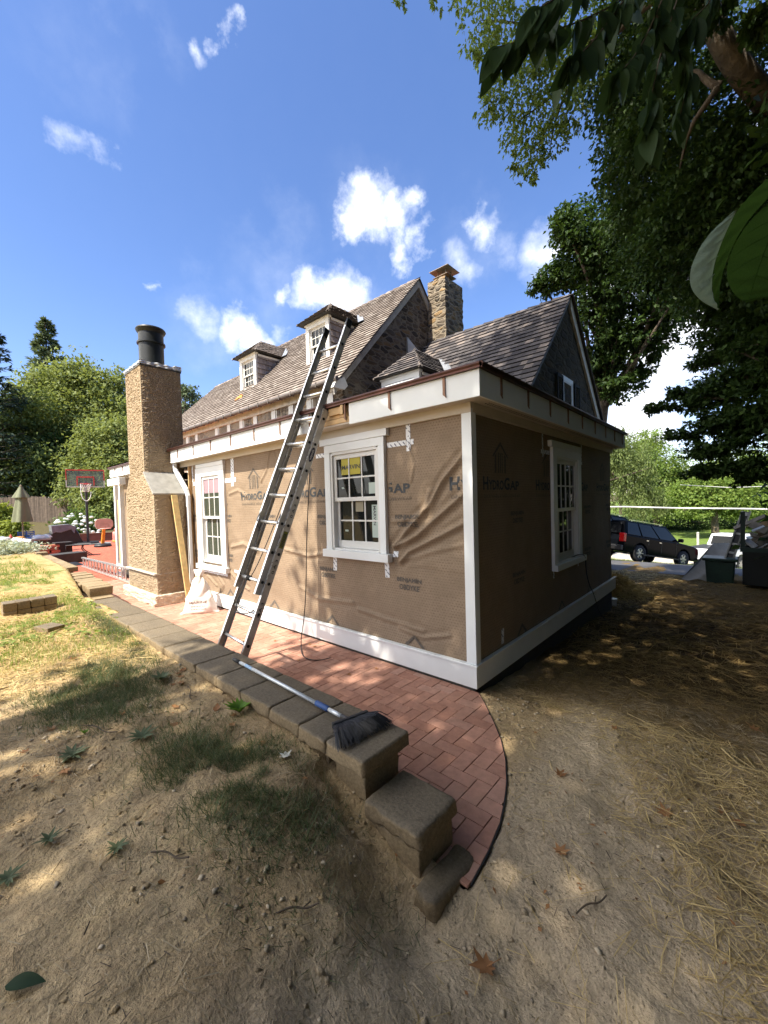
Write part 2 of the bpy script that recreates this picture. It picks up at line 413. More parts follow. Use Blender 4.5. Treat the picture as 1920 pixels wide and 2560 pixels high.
def ground_mat():
    k = NT('dirt'); P = k.pos(); p = k.xyz()
    n1 = k.noise(1.3, P, 6, .6); n2 = k.noise(9, P, 6, .65); n3 = k.noise(60, P, 5, .7); n4 = k.noise(4.2, P, 4, .6)
    c = k.mix(k.mr(n1, .35, .65), (.40, .285, .155), (.54, .405, .235))
    c = k.mix(k.mr(n4, .5, .7, 0, .6), c, (.60, .45, .24))
    c = k.mix(k.mr(n2, .52, .72, 0, .55), c, (.27, .175, .09)); c = k.mix(k.mr(k.noise(.9, P, 5, .6), .52, .68, 0, .6), c, (.22, .15, .085))
    # compacted greyish trail beside the paving, right of the arc
    tr = k.ma('MULTIPLY', k.mr(p[0], .55, .8), k.mr(p[1], 2.2, .3))
    c = k.mix(k.ma('MULTIPLY', tr, .65), c, (.56, .455, .325))
    # straw litter colour and turf soil
    st = k.ma('MULTIPLY', k.mr(k.ma('ADD', p[0], k.ma('MULTIPLY', p[1], .55)), 1.0, 1.5), k.mr(p[0], .1, .6))
    c = k.mix(k.ma('MULTIPLY', st, k.mr(n2, .3, .6)), c, (.25, .175, .085)); shade_zone = k.ma('MULTIPLY', k.mr(p[1], .35, 1.5), k.mr(p[0], -4, -3)); c = k.mix(shade_zone, c, k.mix(k.mr(n2, .35, .65), (.045, .030, .014), (.12, .078, .032)))  # shade beside the side wall is darkened into the ground colour here
    yard = k.mr(p[1], 4.5, 8.0); yard = k.ma('MULTIPLY', yard, k.mr(p[0], -9, -6))
    straw = k.mix(k.noise(14, k.pos((1, 3, 1)), 5, .7), (.10, .065, .028), (.27, .185, .08))
    c = k.mix(yard, c, straw)
    far = k.mr(p[1], 18.0, 21.0); green = k.mix(k.noise(5, P, 5), (.07, .13, .025), (.17, .22, .05))
    c = k.mix(far, c, green)
    grav = k.ma('MULTIPLY', k.mr(p[1], 24, 25), k.mr(p[1], 33, 31)); c = k.mix(grav, c, (.50, .45, .37))
    lf = k.ma('MULTIPLY', k.mr(p[0], -2.2, -3.4), k.mr(p[1], -.9, -1.4)); sand = k.mix(k.mr(n2, .35, .65), (.52, .37, .17), (.37, .27, .12))
    sand = k.mix(k.mr(k.noise(2.3, P, 4), .5, .66), sand, (.14, .19, .05))
    c = k.mix(k.ma('MULTIPLY', lf, .9), c, sand)
    bk = k.mr(p[0], -26, -28); c = k.mix(bk, c, (.10, .085, .045))
    c = k.val(c, k.mr(n3, .25, .75, .72, 1.28))
    peb = k.voro(46, P); pb = k.mr(peb, .18, .10); c = k.mix(k.ma('MULTIPLY', pb, k.mr(k.noise(3, P), .52, .6)), c, (.42, .35, .25))
    k.col(c).rough(.95).spec(.08)
    h = k.ma('ADD', k.ma('MULTIPLY', n2, 1.3), k.ma('MULTIPLY', n3, .36)); h = k.ma('ADD', h, k.ma('MULTIPLY', pb, .35))
    k.bump(h, 1.0, .04); return k.m
DIRT = ground_mat()
ASPH = simple('asphalt', (.085, .085, .09), .9, var=.3, sc=4, bump=.5, bsc=120)

def leaf_mat(name, c1, c2, trans=.35, back=None, rough=.55):
    k = NT(name); c = k.mix(k.rnd(), c1, c2)
    k.col(c).rough(rough).spec(.18)
    tr = k.n('ShaderNodeBsdfTranslucent'); tcol = k.mix(.5, c, (c2[0] * 1.5, c2[1] * 1.45, c2[2] * .6)); k.l(tcol, tr.inputs[0])
    mx = k.n('ShaderNodeMixShader'); mx.inputs[0].default_value = trans
    k.l(k.p.outputs[0], mx.inputs[1]); k.l(tr.outputs[0], mx.inputs[2]); k.l(mx.outputs[0], k.out.inputs[0]); return k.m
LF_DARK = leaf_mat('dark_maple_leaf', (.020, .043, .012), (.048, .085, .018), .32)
LF_ELM = leaf_mat('elm_leaf', (.085, .14, .035), (.17, .23, .055), .45)
LF_BIG = leaf_mat('magnolia_leaf', (.018, .040, .016), (.035, .065, .02), .25)
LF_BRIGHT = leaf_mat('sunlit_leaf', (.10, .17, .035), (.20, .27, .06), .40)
LF_MID = leaf_mat('deciduous_leaf', (.13, .175, .055), (.24, .28, .095), .36)
LF_MID2 = leaf_mat('hedge_leaf', (.095, .14, .046), (.18, .225, .072), .34)
LF_CON = leaf_mat('conifer_needle', (.085, .125, .07), (.15, .19, .105), .2)
LF_SPR = leaf_mat('spruce_needle', (.022, .042, .030), (.05, .08, .05), .1)
LF_YEL = leaf_mat('yellow_green_leaf', (.16, .21, .035), (.27, .31, .06), .4)
LF_LAMB = leaf_mat('silver_leaf', (.30, .34, .25), (.44, .48, .38), .2, rough=.9)
LF_HYD = leaf_mat('hydrangea_leaf', (.07, .13, .03), (.13, .2, .05), .3)
PETAL = leaf_mat('hydrangea_petal', (.50, .55, .62), (.72, .76, .76), .3)
GRASS = leaf_mat('grass_blade', (.055, .085, .032), (.13, .15, .065), .35)
GRASSL = leaf_mat('light_grass_blade', (.14, .21, .05), (.24, .30, .08), .4)
STRAW = leaf_mat('straw', (.40, .29, .12), (.68, .53, .27), .15, rough=.7)
STRAWG = leaf_mat('grey_straw', (.26, .20, .12), (.44, .36, .24), .1, rough=.8)
DEADL = leaf_mat('dead_leaf', (.24, .115, .05), (.42, .22, .10), .2, rough=.7)
WEED = leaf_mat('weed_leaf', (.085, .115, .055), (.15, .18, .095), .25)
WEEDB = leaf_mat('bright_weed_leaf', (.10, .22, .03), (.17, .31, .05), .4)
BARK = simple('bark', (.085, .065, .05), .9, var=.5, sc=9, bump=1, bsc=26, tint=(.15, .12, .085), bd=.03)
BARKL = simple('mottled_bark', (.12, .095, .065), .9, var=.6, sc=9, bump=1, bsc=18, tint=(.05, .04, .03), bd=.03)
TWIG = simple('twig_bark', (.10, .075, .05), .9, var=.3, sc=20)
PEB = simple('pebble', (.44, .36, .25), .9, var=.3, sc=20, rndv=.35)
def fuzzy(name, c1, c2):
    k = NT(name); n = k.noise(420, k.obj(), 4, .7)
    k.col(k.mix(k.mr(n, .3, .7), c1, c2)).rough(.9).spec(.1); k.bump(n, .6, .002)
    tr = k.n('ShaderNodeBsdfTranslucent'); tr.inputs[0].default_value = (c2[0] * 1.3, c2[1] * 1.3, c2[2], 1); mx = k.n('ShaderNodeMixShader'); mx.inputs[0].default_value = .3
    k.l(k.p.outputs[0], mx.inputs[1]); k.l(tr.outputs[0], mx.inputs[2]); k.l(mx.outputs[0], k.out.inputs[0]); return k.m
FUZZ = fuzzy('fuzzy_leaf', (.018, .050, .010), (.04, .085, .018)); FUZZP = fuzzy('fuzzy_leaf_underside', (.14, .20, .165), (.20, .27, .225))
TWIGD = simple('dark_twig_litter', (.085, .06, .04), .9, rndv=.4)
STRAWD = leaf_mat('shade_dark_straw', (.13, .088, .036), (.34, .24, .10), .1, rough=.8)  # straw with the shade by the side wall put into its colour
# ------------------------------------------------------------------ terrain
def sstep(a, b, x):
    t = np.clip((x - a) / (b - a), 0, 1); return t * t * (3 - 2 * t)
def vnoise(x, y, seed=0):          # cheap smooth value noise
    xi = np.floor(x).astype(np.int64); yi = np.floor(y).astype(np.int64); fx = x - xi; fy = y - yi
    fx = fx * fx * (3 - 2 * fx); fy = fy * fy * (3 - 2 * fy)
    def h(a, b):
        n = (a * 374761393 + b * 668265263 + seed * 974634777) & 0xffffffff
        n = ((n ^ (n >> 13)) * 1274126177) & 0xffffffff
        return ((n ^ (n >> 16)) & 0xffff) / 65535.0
    return (h(xi, yi) * (1 - fx) + h(xi + 1, yi) * fx) * (1 - fy) + (h(xi, yi + 1) * (1 - fx) + h(xi + 1, yi + 1) * fx) * fy
ARC = [(.0, .02), (.139, -.122), (.33, -.341), (.467, -.51), (.584, -.688), (.683, -.883), (.746, -1.044), (.795, -1.2), (.83, -1.40), (.85, -1.6)]
YS = [-3, 0, 5, 11, 13.5, 16, 19, 23, 26, 60, 400]; HS = [-.03, -.03, -.33, -.78, -.93, -1.05, -1.45, -2.16, -2.2, -2.2, -2.4]
def height(x, y, detail=True):
    x = np.asarray(x, float); y = np.asarray(y, float)
    right = np.interp(y, YS, HS)
    right = right * sstep(-12, -3.5, x) + np.where(x < -3.5, 0, 0)
    lowp = -.06
    # upper bed on the near side of the retaining wall
    xc = .36 + np.clip(-1.75 - y, 0, 3) * .95
    up = .29 + .03 * np.clip(-x - 1, 0, 3)
    bed = up * (1 - sstep(xc - .75, xc + .75, x)) - .06 * sstep(xc - .3, xc + .9, x)
    bed = bed + np.where(x < -3, np.clip((-3 - x) * .012, 0, .08), 0)
    wl_ = np.where(x < -5.6, np.interp(x, [-60, -15, -9, -5.6], [-1.0, -1.0, -1.2, -1.62]), -1.62)
    side = 1 - sstep(wl_ - .08, wl_ + .04, y)
    rightmask = sstep(.45, .9, x)          # no step to the right of the wall end
    base = np.where(y > -1.62, lowp, lowp)
    ins = (x < .9)
    low = np.where(ins & (y < .05) & (y > -1.7), lowp, right)
    low = np.where((x < -3.5) & (y < 30), np.minimum(low, lowp), low)
    # flush ground beside the arc of paving
    ax = np.interp(-y, [-.02, .122, .341, .51, .688, .883, 1.044, 1.2, 1.4, 1.7], [.0, .139, .33, .467, .584, .683, .746, .795, .83, .86])
    out = sstep(-.03, .02, x - ax) * (y < .05) * (y > -1.75)
    low = np.where((y < .05) & (y > -1.75), low * (1 - out) + (-.008 - .02 * sstep(0, .6, x - ax)) * out, low)
    h = bed * side + low * (1 - side)
    h = np.where((y < -1.62) & (x >= -5.6), bed, h)
    h = np.where((x > .7), bed * sstep(-1.5, -1.95, y) + (low) * (1 - sstep(-1.5, -1.95, y)), h) if False else h
    bk = sstep(-37, -46, x); h = h + bk * (1.0 + np.clip((-46 - x) * .04, 0, 2))
    if detail:
        amp = np.where((x > -9.2) & (x < .9) & (y > -1.62) & (y < .1), 0, 1.0) * np.where(x < -9, .4, 1)
        amp = amp * np.where((x > 0) & (x < 1.5) & (y > -1.8) & (y < 0), np.clip((x - ax) * 2.5, 0, 1), 1)
        n = (vnoise(x * 1.7, y * 1.7, 1) - .5) * .06 + (vnoise(x * 5, y * 5, 2) - .5) * .034 + (vnoise(x * 15, y * 15, 3) - .5) * .019 + (vnoise(x * 37, y * 37, 4) - .5) * .006
        h = h + n * amp
        pit = np.exp(-((x - .72) / .20) ** 2 - ((y + 1.93) / .16) ** 2); h = h - .10 * pit
    # rough gully where the soil was cut away beside the wall end
        g = np.exp(-((x - .25) / .3) ** 2 - ((y + 1.84) / .12) ** 2); h = h - g * .06 + g * (vnoise(x * 28, y * 28, 8) - .5) * .09
    return h
def hz(x, y): return float(height(np.array([x]), np.array([y]))[0])
def axis(lo, hi, step, far_lo, far_hi, g=1.13):
    a = list(np.arange(lo, hi + 1e-6, step)); s = step; x = hi
    while x < far_hi: s *= g; x += s; a.append(x)
    s = step; x = lo; pre = []
    while x > far_lo: s *= g; x -= s; pre.append(x)
    return np.array(pre[::-1] + a)
gx = axis(-5.5, 2.6, .03, -420, 420); gy = axis(-3.4, 5.2, .03, -300, 420)
GX, GY = np.meshgrid(gx, gy); GZ = height(GX, GY)
nx, ny = len(gx), len(gy)
def np_mesh(name, co, tris=None, quads=None, rnd=None, m=None, parent=None, smooth=False):
    me = bpy.data.meshes.new(name); me.vertices.add(len(co)); me.vertices.foreach_set('co', np.asarray(co, np.float32).ravel())
    F = quads if quads is not None else tris; k = F.shape[1]
    me.loops.add(F.size); me.loops.foreach_set('vertex_index', F.astype(np.int32).ravel())
    me.polygons.add(len(F)); me.polygons.foreach_set('loop_start', np.arange(0, F.size, k, dtype=np.int32)); me.polygons.foreach_set('loop_total', np.full(len(F), k, np.int32))
    if smooth: me.polygons.foreach_set('use_smooth', np.ones(len(F), bool))
    me.update(calc_edges=True)
    if rnd is not None:
        at = me.attributes.new('rnd', 'FLOAT', 'FACE'); at.data.foreach_set('value', np.asarray(rnd, np.float32))
    me.materials.append(m)
    o = bpy.data.objects.new(name, me); COL.objects.link(o)
    if parent is not None: o.parent = parent
    return o
idx = np.arange(nx * ny).reshape(ny, nx)
Q = np.stack([idx[:-1, :-1], idx[:-1, 1:], idx[1:, 1:], idx[1:, :-1]], -1).reshape(-1, 4)
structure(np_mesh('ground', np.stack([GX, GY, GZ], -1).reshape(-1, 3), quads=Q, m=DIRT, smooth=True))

# ------------------------------------------------------------------ brick path (herringbone, real bricks cut to the arc)
def clip(poly, n, d):
    out = []
    for i in range(len(poly)):
        a, b = poly[i], poly[(i + 1) % len(poly)]
        da = a[0] * n[0] + a[1] * n[1] - d; db = b[0] * n[0] + b[1] * n[1] - d
        if da <= 0: out.append(a)
        if da * db < 0:
            t = da / (da - db); out.append((a[0] + (b[0] - a[0]) * t, a[1] + (b[1] - a[1]) * t))
    return out
planes = []
for (xa, ya), (xb, yb) in zip(ARC[:-1], ARC[1:]):
    ex, ey = xb - xa, yb - ya; L = math.hypot(ex, ey); n = (-ey / L, ex / L)
    planes.append((n, n[0] * xa + n[1] * ya))
planes.append(((0, 1), .02)); planes.append(((0, -1), 1.62)); planes.append(((-1, 0), 9.6))
mb = MB(); W = .1025
x0, y0 = .338 - 60 * W * 2, -1.078
def lay(bx, by, sx, sy):
    g = .0022
    poly = [(bx + g, by + g), (bx + sx - g, by + g), (bx + sx - g, by + sy - g), (bx + g, by + sy - g)]
    for n, d in planes:
        poly = clip(poly, n, d)
        if len(poly) < 3: return
    ar = abs(sum(poly[i][0] * poly[(i + 1) % len(poly)][1] - poly[(i + 1) % len(poly)][0] * poly[i][1] for i in range(len(poly)))) / 2
    if ar < .0006: return
    cx = sum(p[0] for p in poly) / len(poly); cy_ = sum(p[1] for p in poly) / len(poly)
    z = random.uniform(-.0025, .001); tx, ty = random.uniform(-.008, .008), random.uniform(-.008, .008)
    top = [(p[0] + (cx - p[0]) * .012, p[1] + (cy_ - p[1]) * .012, z + (p[0] - cx) * tx + (p[1] - cy_) * ty) for p in poly]
    mid = [(p[0], p[1], z - .004) for p in poly]; bot = [(p[0], p[1], -.05) for p in poly]
    k = len(poly); fs = [tuple(range(k))]
    for a in (0, k):
        for i in range(k): fs.append((a + i, a + k + i, a + k + (i + 1) % k, a + (i + 1) % k))
    mb.add(top + mid + bot, fs)
NXB, NYB = 135, 18
for i in range(-4, NXB):
    for j in range(-12, NYB):
        m_ = (i - j) % 4; bx, by = x0 + i * W, y0 + j * W
        if m_ == 0: lay(bx, by, 2 * W, W)
        elif m_ == 3: lay(bx, by, W, 2 * W)
path = structure(mb.build('brick_path', PAVER))
mb = MB(); mb.prism([(-9.6, .02, -.045), *[(x, y, -.045) for x, y in ARC], (.85, -1.62, -.045), (-9.6, -1.62, -.045)], (0, 0, .035))
structure(mb.build('path_bedding', simple('jointing_sand', (.075, .05, .035), .95)))
# dark edging strip that follows the arc
mb = MB(); pts = [Vector((x, y, -.004)) for x, y in ARC]
mb.tube([p + Vector((.004, .002, -.003)) for p in pts], .0045, 6)
tag(mb.build('path_edging', GREYB), 'thin black plastic edging strip along the curved edge of the brick path', 'edging')
mb = MB(); mb.prism([(-9.6, 30, -.05), (-9.6, -1.62, -.05), (-16, -.9, -.05), (-27.5, -.9, -.05), (-27.5, 30, -.05)], (0, 0, .045))
structure(mb.build('patio', PATIO))

# ------------------------------------------------------------------ block retaining wall
def stone_block(name, x0, x1, y0, y1, z0, z1, m, parent, rnd=.02, rough=.006, sub=5, seed=0, mat=None):
    """rounded, slightly chipped block"""
    bm = bmesh.new(); bmesh.ops.create_cube(bm, size=1)
    for v in bm.verts: v.co = Vector((x0 + (v.co.x + .5) * (x1 - x0), y0 + (v.co.y + .5) * (y1 - y0), z0 + (v.co.z + .5) * (z1 - z0)))
    bmesh.ops.bevel(bm, geom=bm.edges[:], offset=rnd, segments=3, profile=.6, affect='EDGES')
    bmesh.ops.subdivide_edges(bm, edges=[e for e in bm.edges if e.calc_length() > .05], cuts=sub, use_grid_fill=True)
    for v in bm.verts:
        n = mnoise.noise_vector(v.co * 22 + Vector((seed, 0, 0))) + mnoise.noise_vector(v.co * 55) * .6
        top = v.co.z > z1 - rnd * .5; face = v.co.y < y0 + rnd * .6
        v.co += Vector((n.x, n.y, n.z * (.25 if top else 1))) * rough * (1.7 if face else 1)
    me = bpy.data.meshes.new(name); og = ORG.get(parent.name, Vector()) if parent is not None else Vector()
    for v in bm.verts: v.co -= og
    bm.to_mesh(me); bm.free()
    at = me.attributes.new('rnd', 'FLOAT', 'FACE'); at.data.foreach_set('value', [random.random()] * len(me.polygons))
    for p in me.polygons: p.use_smooth = True
    me.materials.append(m); o = bpy.data.objects.new(name, me); COL.objects.link(o)
    if parent is not None: o.parent = parent; ORG[o.name] = og
    if mat is not None: o.matrix_world = mat
    return o
wall = thing('retaining_wall', (-2, -1.55, -.05), 'long low retaining wall of brown concrete blocks with capstones beside the red brick path', 'wall')
js = [.345, .045, -.20, -.52, -.885, -1.255, -1.62, -1.95, -2.30, -2.66, -3.0, -3.39, -3.86, -4.43, -4.85, -5.25]
for i, (a, b) in enumerate(zip(js[:-1], js[1:])):
    e = random.uniform(-.006, .006)
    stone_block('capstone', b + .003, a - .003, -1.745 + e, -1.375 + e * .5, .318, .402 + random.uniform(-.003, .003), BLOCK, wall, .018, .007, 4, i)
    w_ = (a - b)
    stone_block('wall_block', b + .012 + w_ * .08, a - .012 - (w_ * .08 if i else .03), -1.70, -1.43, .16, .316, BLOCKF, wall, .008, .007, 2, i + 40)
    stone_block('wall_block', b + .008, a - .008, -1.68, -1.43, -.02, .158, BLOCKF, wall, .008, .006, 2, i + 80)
# lower step
stone_block('step_capstone', .34, .695, -1.755, -1.44, .135, .222, BLOCK, wall, .026, .009, 5, 91)
stone_block('step_block', .36, .672, -1.735, -1.46, -.26, .133, BLOCKF, wall, .012, .008, 4, 92)
# tilted loose block leaning at the wall end
t = Matrix.Translation((.742, -1.64, -.09)) @ Matrix.Rotation(R_(-4), 4, 'X') @ Matrix.Rotation(R_(6), 4, 'Y')
o = stone_block('loose_block', -.06, .06, -.175, .175, -.12, .115, BLOCK, None, .03, .010, 4, 95, t)
tag(o, 'rounded loose block resting low against the stepped end of the wall', 'block')
# far stretch of the wall
fw = thing('retaining_wall', (-12, -1.2, 0), 'far stretch of capped retaining wall in full sun beyond the stacked pavers', 'wall')
fx = list(np.linspace(-9.75, -14.4, 12))
for i, (a, b) in enumerate(zip(fx[:-1], fx[1:])):
    oy = (i / 11.0) * .20
    stone_block('capstone', b + .004, a - .004, -1.53 + oy, -.97 + oy * .4, .30, .41, BLOCKF, fw, .015, .006, 2, i + 120)
stone_block('wall_block', -10.1, -9.80, -1.48, -1.05, -.04, .298, SPLIT, fw, .01, .008, 3, 150)
stone_block('wall_block', -14.2, -10.12, -1.30, -1.0, -.04, .298, SPLIT, fw, .01, .008, 3, 151)
# stacked pavers between the two stretches
k = 0
for i in range(13):
    x = -6.25 - i * .205; yy = -1.50 + i * .012; top = 3 if i > 0 else 2
    for l in range(top):
        dx = random.uniform(-.012, .012); ln = random.uniform(-.07, .07)
        o = stone_block('paver', x - .198 + dx, x + dx, yy - .02 + ln, yy + .36 + ln * .3, -.06 + l * .15, -.06 + l * .15 + .147 + random.uniform(-.012, .004), BLOCKF, None, .008, .005, 1, k)
        tag(o, 'tan concrete paver laid in the long dry stack beside the chimney', 'paver', 'pavers stacked in a row by the chimney'); k += 1
o = stone_block('paver', -6.15, -5.62, -1.53, -1.20, -.02, .20, BLOCK, None, .012, .006, 2, 77)
tag(o, 'single low brown block set flat at the near foot of the paver stack', 'paver')
# loose row on the dirt: upright pavers two high
for i in range(4):
    for l in range(2):
        zz = hz(-5.1, -2.3) - .02
        y = -2.62 + i * .136 + random.uniform(-.004, .004); x = -5.10 - i * .012
        o = stone_block('paver', x - .21, x, y, y + .131, zz + l * .105, zz + l * .105 + .103, BLOCK, None, .008, .005, 2, i * 2 + l + 200)
        nm = ['leftmost', 'second from the left', 'third from the left', 'rightmost'][i]
        tag(o, f'{nm} paver in the {"upper" if l else "lower"} layer of the short row on the grass', 'paver', 'pavers in the short two-layer row on the grass')
zz = hz(-3.95, -2.32)
o = stone_block('paver', -.125, .125, -.085, .085, 0, .065, BLOCK, None, .008, .004, 2, 230, Matrix.Translation((-3.98, -2.33, zz - .005)) @ Matrix.Rotation(R_(20), 4, 'Z'))
tag(o, 'single paver lying flat on the straw in front of the short row', 'paver')
o = stone_block('paver', -14.05, -13.65, -1.22, -.95, .412, .50, BLOCKF, None, .01, .005, 2, 231)
tag(o, 'tan paver left lying on top of the far capped wall', 'paver')
# ------------------------------------------------------------------ house addition
add = thing('house_addition', (-3, 2, 0), 'low house addition wrapped in brown building paper with new white trim', 'building')
def seg_d(px, pz, a, b):
    ax, az = a; bx, bz = b; dx, dz = bx - ax, bz - az
    t = max(0, min(1, ((px - ax) * dx + (pz - az) * dz) / (dx * dx + dz * dz)))
    return math.hypot(px - ax - dx * t, pz - az - dz * t), t
FOLDS = [([(-.10, 2.10), (-.32, 1.89), (-.47, 1.67), (-.76, 1.41), (-.95, 1.24)], .030, .036), ([(-.10, 1.75), (-.34, 1.58), (-.64, 1.36), (-.92, 1.24)], .034, .038),
         ([(-.09, 1.50), (-.32, 1.39), (-.74, 1.20), (-.86, 1.09)], .030, .034), ([(-.47, 1.80), (-.55, 1.62), (-.72, 1.52), (-.95, 1.50)], .014, .03),
         ([(-.72, 2.3), (-.66, 2.05), (-.70, 1.9)], .010, .02), ([(-.12, 1.30), (-.45, 1.22), (-.8, 1.12)], .010, .03),
         ([(-4.45, .64), (-4.2, .50), (-3.9, .42)], .02, .03), ([(-4.9, .55), (-4.7, .40), (-4.75, .30)], .02, .03), ([(-5.3, .5), (-4.95, .36)], .018, .03),
         ([(-4.4, 1.05), (-4.0, 1.12), (-3.6, 1.03)], .015, .04), ([(-4.4, 1.9), (-4.1, 1.95), (-3.85, 1.85)], .012, .03), ([(-3.2, 2.45), (-3.3, 2.2), (-3.45, 2.05)], .012, .025), ([(-3.1, 2.45), (-3.0, 2.2)], .012, .025),
         ([(-2.9, 1.1), (-2.4, 1.04), (-2.05, 1.10)], .014, .03), ([(-2.6, .62), (-2.2, .52), (-1.6, .56)], .01, .035), ([(-1.5, .50), (-1.1, .46), (-.6, .42)], .012, .03), ([(-.9, .40), (-.6, .36), (-.3, .44)], .014, .025)]
def wy(x, z):
    y = .034
    for pl, am, wd in FOLDS:
        best = 9
        for a, b in zip(pl[:-1], pl[1:]):
            d, t_ = seg_d(x, z, a, b)
            if d < best: best = d
        wd *= .85
        if best < wd * 3: y -= 1.25 * am * (math.exp(-best / (wd * .62)) - .35 * math.exp(-((best - wd * 1.7) / wd) ** 2))
    n = mnoise.noise(Vector((x * 1.3, z * 1.6, 0))) * .010 + mnoise.noise(Vector((x * 5 + z * 2, z * 6, 3))) * .0045
    seam = -.004 if z > 1.045 + .006 * math.sin(x * 9) else 0
    return max(y - n * 1.1 + seam, -.02)
OPEN = [(-1.86, -1.11, 1.17, 2.285), (-5.37, -4.665, .77, 2.255)]
mb = MB()
x0, x1, z0, z1 = -5.95, -.085, .215, 2.475; nu, nv = 420, 160
mb.grid(lambda u, v: (x0 + (x1 - x0) * u, wy(x0 + (x1 - x0) * u, z0 + (z1 - z0) * v), z0 + (z1 - z0) * v), nu, nv, .5,
        lambda u, v: any(a < x0 + (x1 - x0) * u < b and c < z0 + (z1 - z0) * v < d for a, b, c, d in OPEN))
hw = mb.build('housewrap', WRAP, add, smooth=True)
def wxs(y, z): return -.032 + mnoise.noise(Vector((7 + y * 1.4, z * 1.5, 0))) * .01 + mnoise.noise(Vector((y * 5, z * 6, 9))) * .004
SO = (2.09, 2.94, .865, 2.21)
mb = MB(); y0_, y1_ = .08, 4.9
mb.grid(lambda u, v: (wxs(y0_ + (y1_ - y0_) * u, z0 + (z1 - z0) * v), y0_ + (y1_ - y0_) * u, z0 + (z1 - z0) * v), 110, 50, .5,
        lambda u, v: SO[0] < y0_ + (y1_ - y0_) * u < SO[1] and SO[2] < z0 + (z1 - z0) * v < SO[3])
hws = mb.build('housewrap', WRAP, add, smooth=True)
mb = MB(); mb.box(-10.25, -7.2, .03, .06, .2, 2.5); mb.box(-10.25, -.03, 4.85, 4.89, .1, 2.5); mb.box(-10.29, -10.25, .05, 4.85, .1, 2.5)
mb.build('housewrap', WRAP, add)
# foundation, trim
mb = MB(); mb.box(-10.2, -.03, .02, 4.9, -.55, .20)
mb.build('foundation', simple('foundation_block', (.05, .047, .043), .95), add)
mb = MB()
mb.box(-5.80, -.0, .0, .030, .03, .222); mb.box(-.030, .0, .031, 5.06, .03, .222)
mb.build('water_table', WHITE, add, bevel=.003)
mb = MB(); mb.box(-5.80, .012, -.016, .03, .2225, .243); mb.box(-.03, .012, .031, 5.07, .2225, .243)
mb.build('drip_cap', WHITE, add, bevel=.004)
mb = MB(); mb.box(-.098, .0, .0, .03, .244, 2.50); mb.box(-.030, -.0005, .031, .085, .244, 2.50); mb.build('corner_board', WHITE, add, bevel=.003)
mb = MB(); mb.box(-10.2, -.0005, -.004, .03, 2.462, 2.548); mb.box(-.03, .004, .031, 4.95, 2.464, 2.548); mb.build('frieze_board', SOFF, add, bevel=.002)
mb = MB(); mb.box(-10.2, .17, -.17, .03, 2.5485, 2.565); mb.box(-.03, .17, .0305, 4.98, 2.549, 2.565)
mb.build('soffit', SOFF, add)
mb = MB()
for i in range(120): mb.box(.055, .062, .15 + i * .04, .172 + i * .04, 2.5465, 2.5488)
mb.build('soffit_vent', GREYB, add)
mb = MB()
for i in range(120): mb.box(.085, .092, .16 + i * .04, .182 + i * .04, 2.5465, 2.5488)
mb.build('soffit_vent', GREYB, add)
mb = MB(); mb.box(-1.33, .19, -.19, -.17, 2.53, 2.748); mb.box(.17, .19, -.1698, 4.99, 2.53, 2.748); mb.box(-.02, .1695, 4.97, 4.99, 2.531, 2.747)
mb.build('fascia', WHITE, add, bevel=.002)
mb = MB(); mb.box(-6.14, -1.97, -.192, -.17, 2.531, 2.748); mb.build('fascia', WHITE, add, bevel=.002)
mb = MB(); mb.box(-10.05, -7.05, -.192, -.17, 2.50, 2.70); mb.box(-10.05, -10.03, -.1698, 3, 2.50, 2.70); mb.build('fascia', WHITE, add, bevel=.002)
mb = MB(); mb.box(-1.965, -1.335, -.155, -.11, 2.63, 2.745); mb.box(-1.66, -1.42, -.188, -.156, 2.665, 2.742); mb.box(-1.44, -1.40, -.215, -.189, 2.645, 2.745); mb.box(-1.965, -1.335, -.18, -.11, 2.566, 2.618)
mb.build('wood_blocking', RAWW, add, bevel=.002)
# roof: low copper hip above the addition
mb = MB()
e, zr, s = .215, 2.775, .13
def rz(d): return zr + d * s
mb.add([(-10.2, -e, zr), (e, -e, zr), (-1.6, 1.6, rz(1.815)), (-1.6, 3.95, rz(4.1)), (-10.2, 3.95, rz(4.1))], [(0, 1, 2, 3, 4)])
mb.add([(e, -e, zr), (e, 5.02, zr), (-1.6, 5.02, rz(1.815)), (-1.6, 1.6, rz(1.815))], [(0, 1, 2, 3)])
mb.add([(-10.2, -e, 2.76), (e, -e, 2.76), (e, 5.02, 2.76), (-10.2, 5.02, 2.76)], [(0, 1, 2, 3)])
mb.build('roof', COPPER, add)
mb = MB()
for a, b in (((-6.2, -.21, 2.766), (.212, -.21, 2.766)), ((.212, -.21, 2.766), (.212, 5.02, 2.766)), ((-10.08, -.21, 2.72), (-7.0, -.21, 2.72))):
    mb.bar(a, b, .028, .036, (1, 0, 0) if a[1] != b[1] else (0, 1, 0)); mb.tube([(a[0], a[1], a[2] + .012), (b[0], b[1], b[2] + .012)], .022, 8)
mb.build('roof_edge', COPPER, add, smooth=False)
def strap(x, y, side):
    m = MB()
    if not side: m.box(x - .012, x + .012, y - .009, y + .003, 2.60, 2.745); m.prism([(x - .012, y - .009, 2.60), (x + .012, y - .009, 2.60), (x + .02, y - .009, 2.572)], (0, .01, 0))
    else: m.box(x - .003, x + .009, y - .012, y + .012, 2.60, 2.745); m.prism([(x - .003, y - .012, 2.60), (x - .003, y + .012, 2.60), (x - .003, y + .02, 2.575)], (.01, 0, 0))
    m.build('gutter_strap', STRAP, add)
for x in (-.14, -.76, -1.385, -1.985, -2.59, -3.21, -3.86, -4.51, -5.15, -5.80, -7.7, -8.35, -9.0, -9.6): strap(x, -.194 if x > -7 else -.196, False)
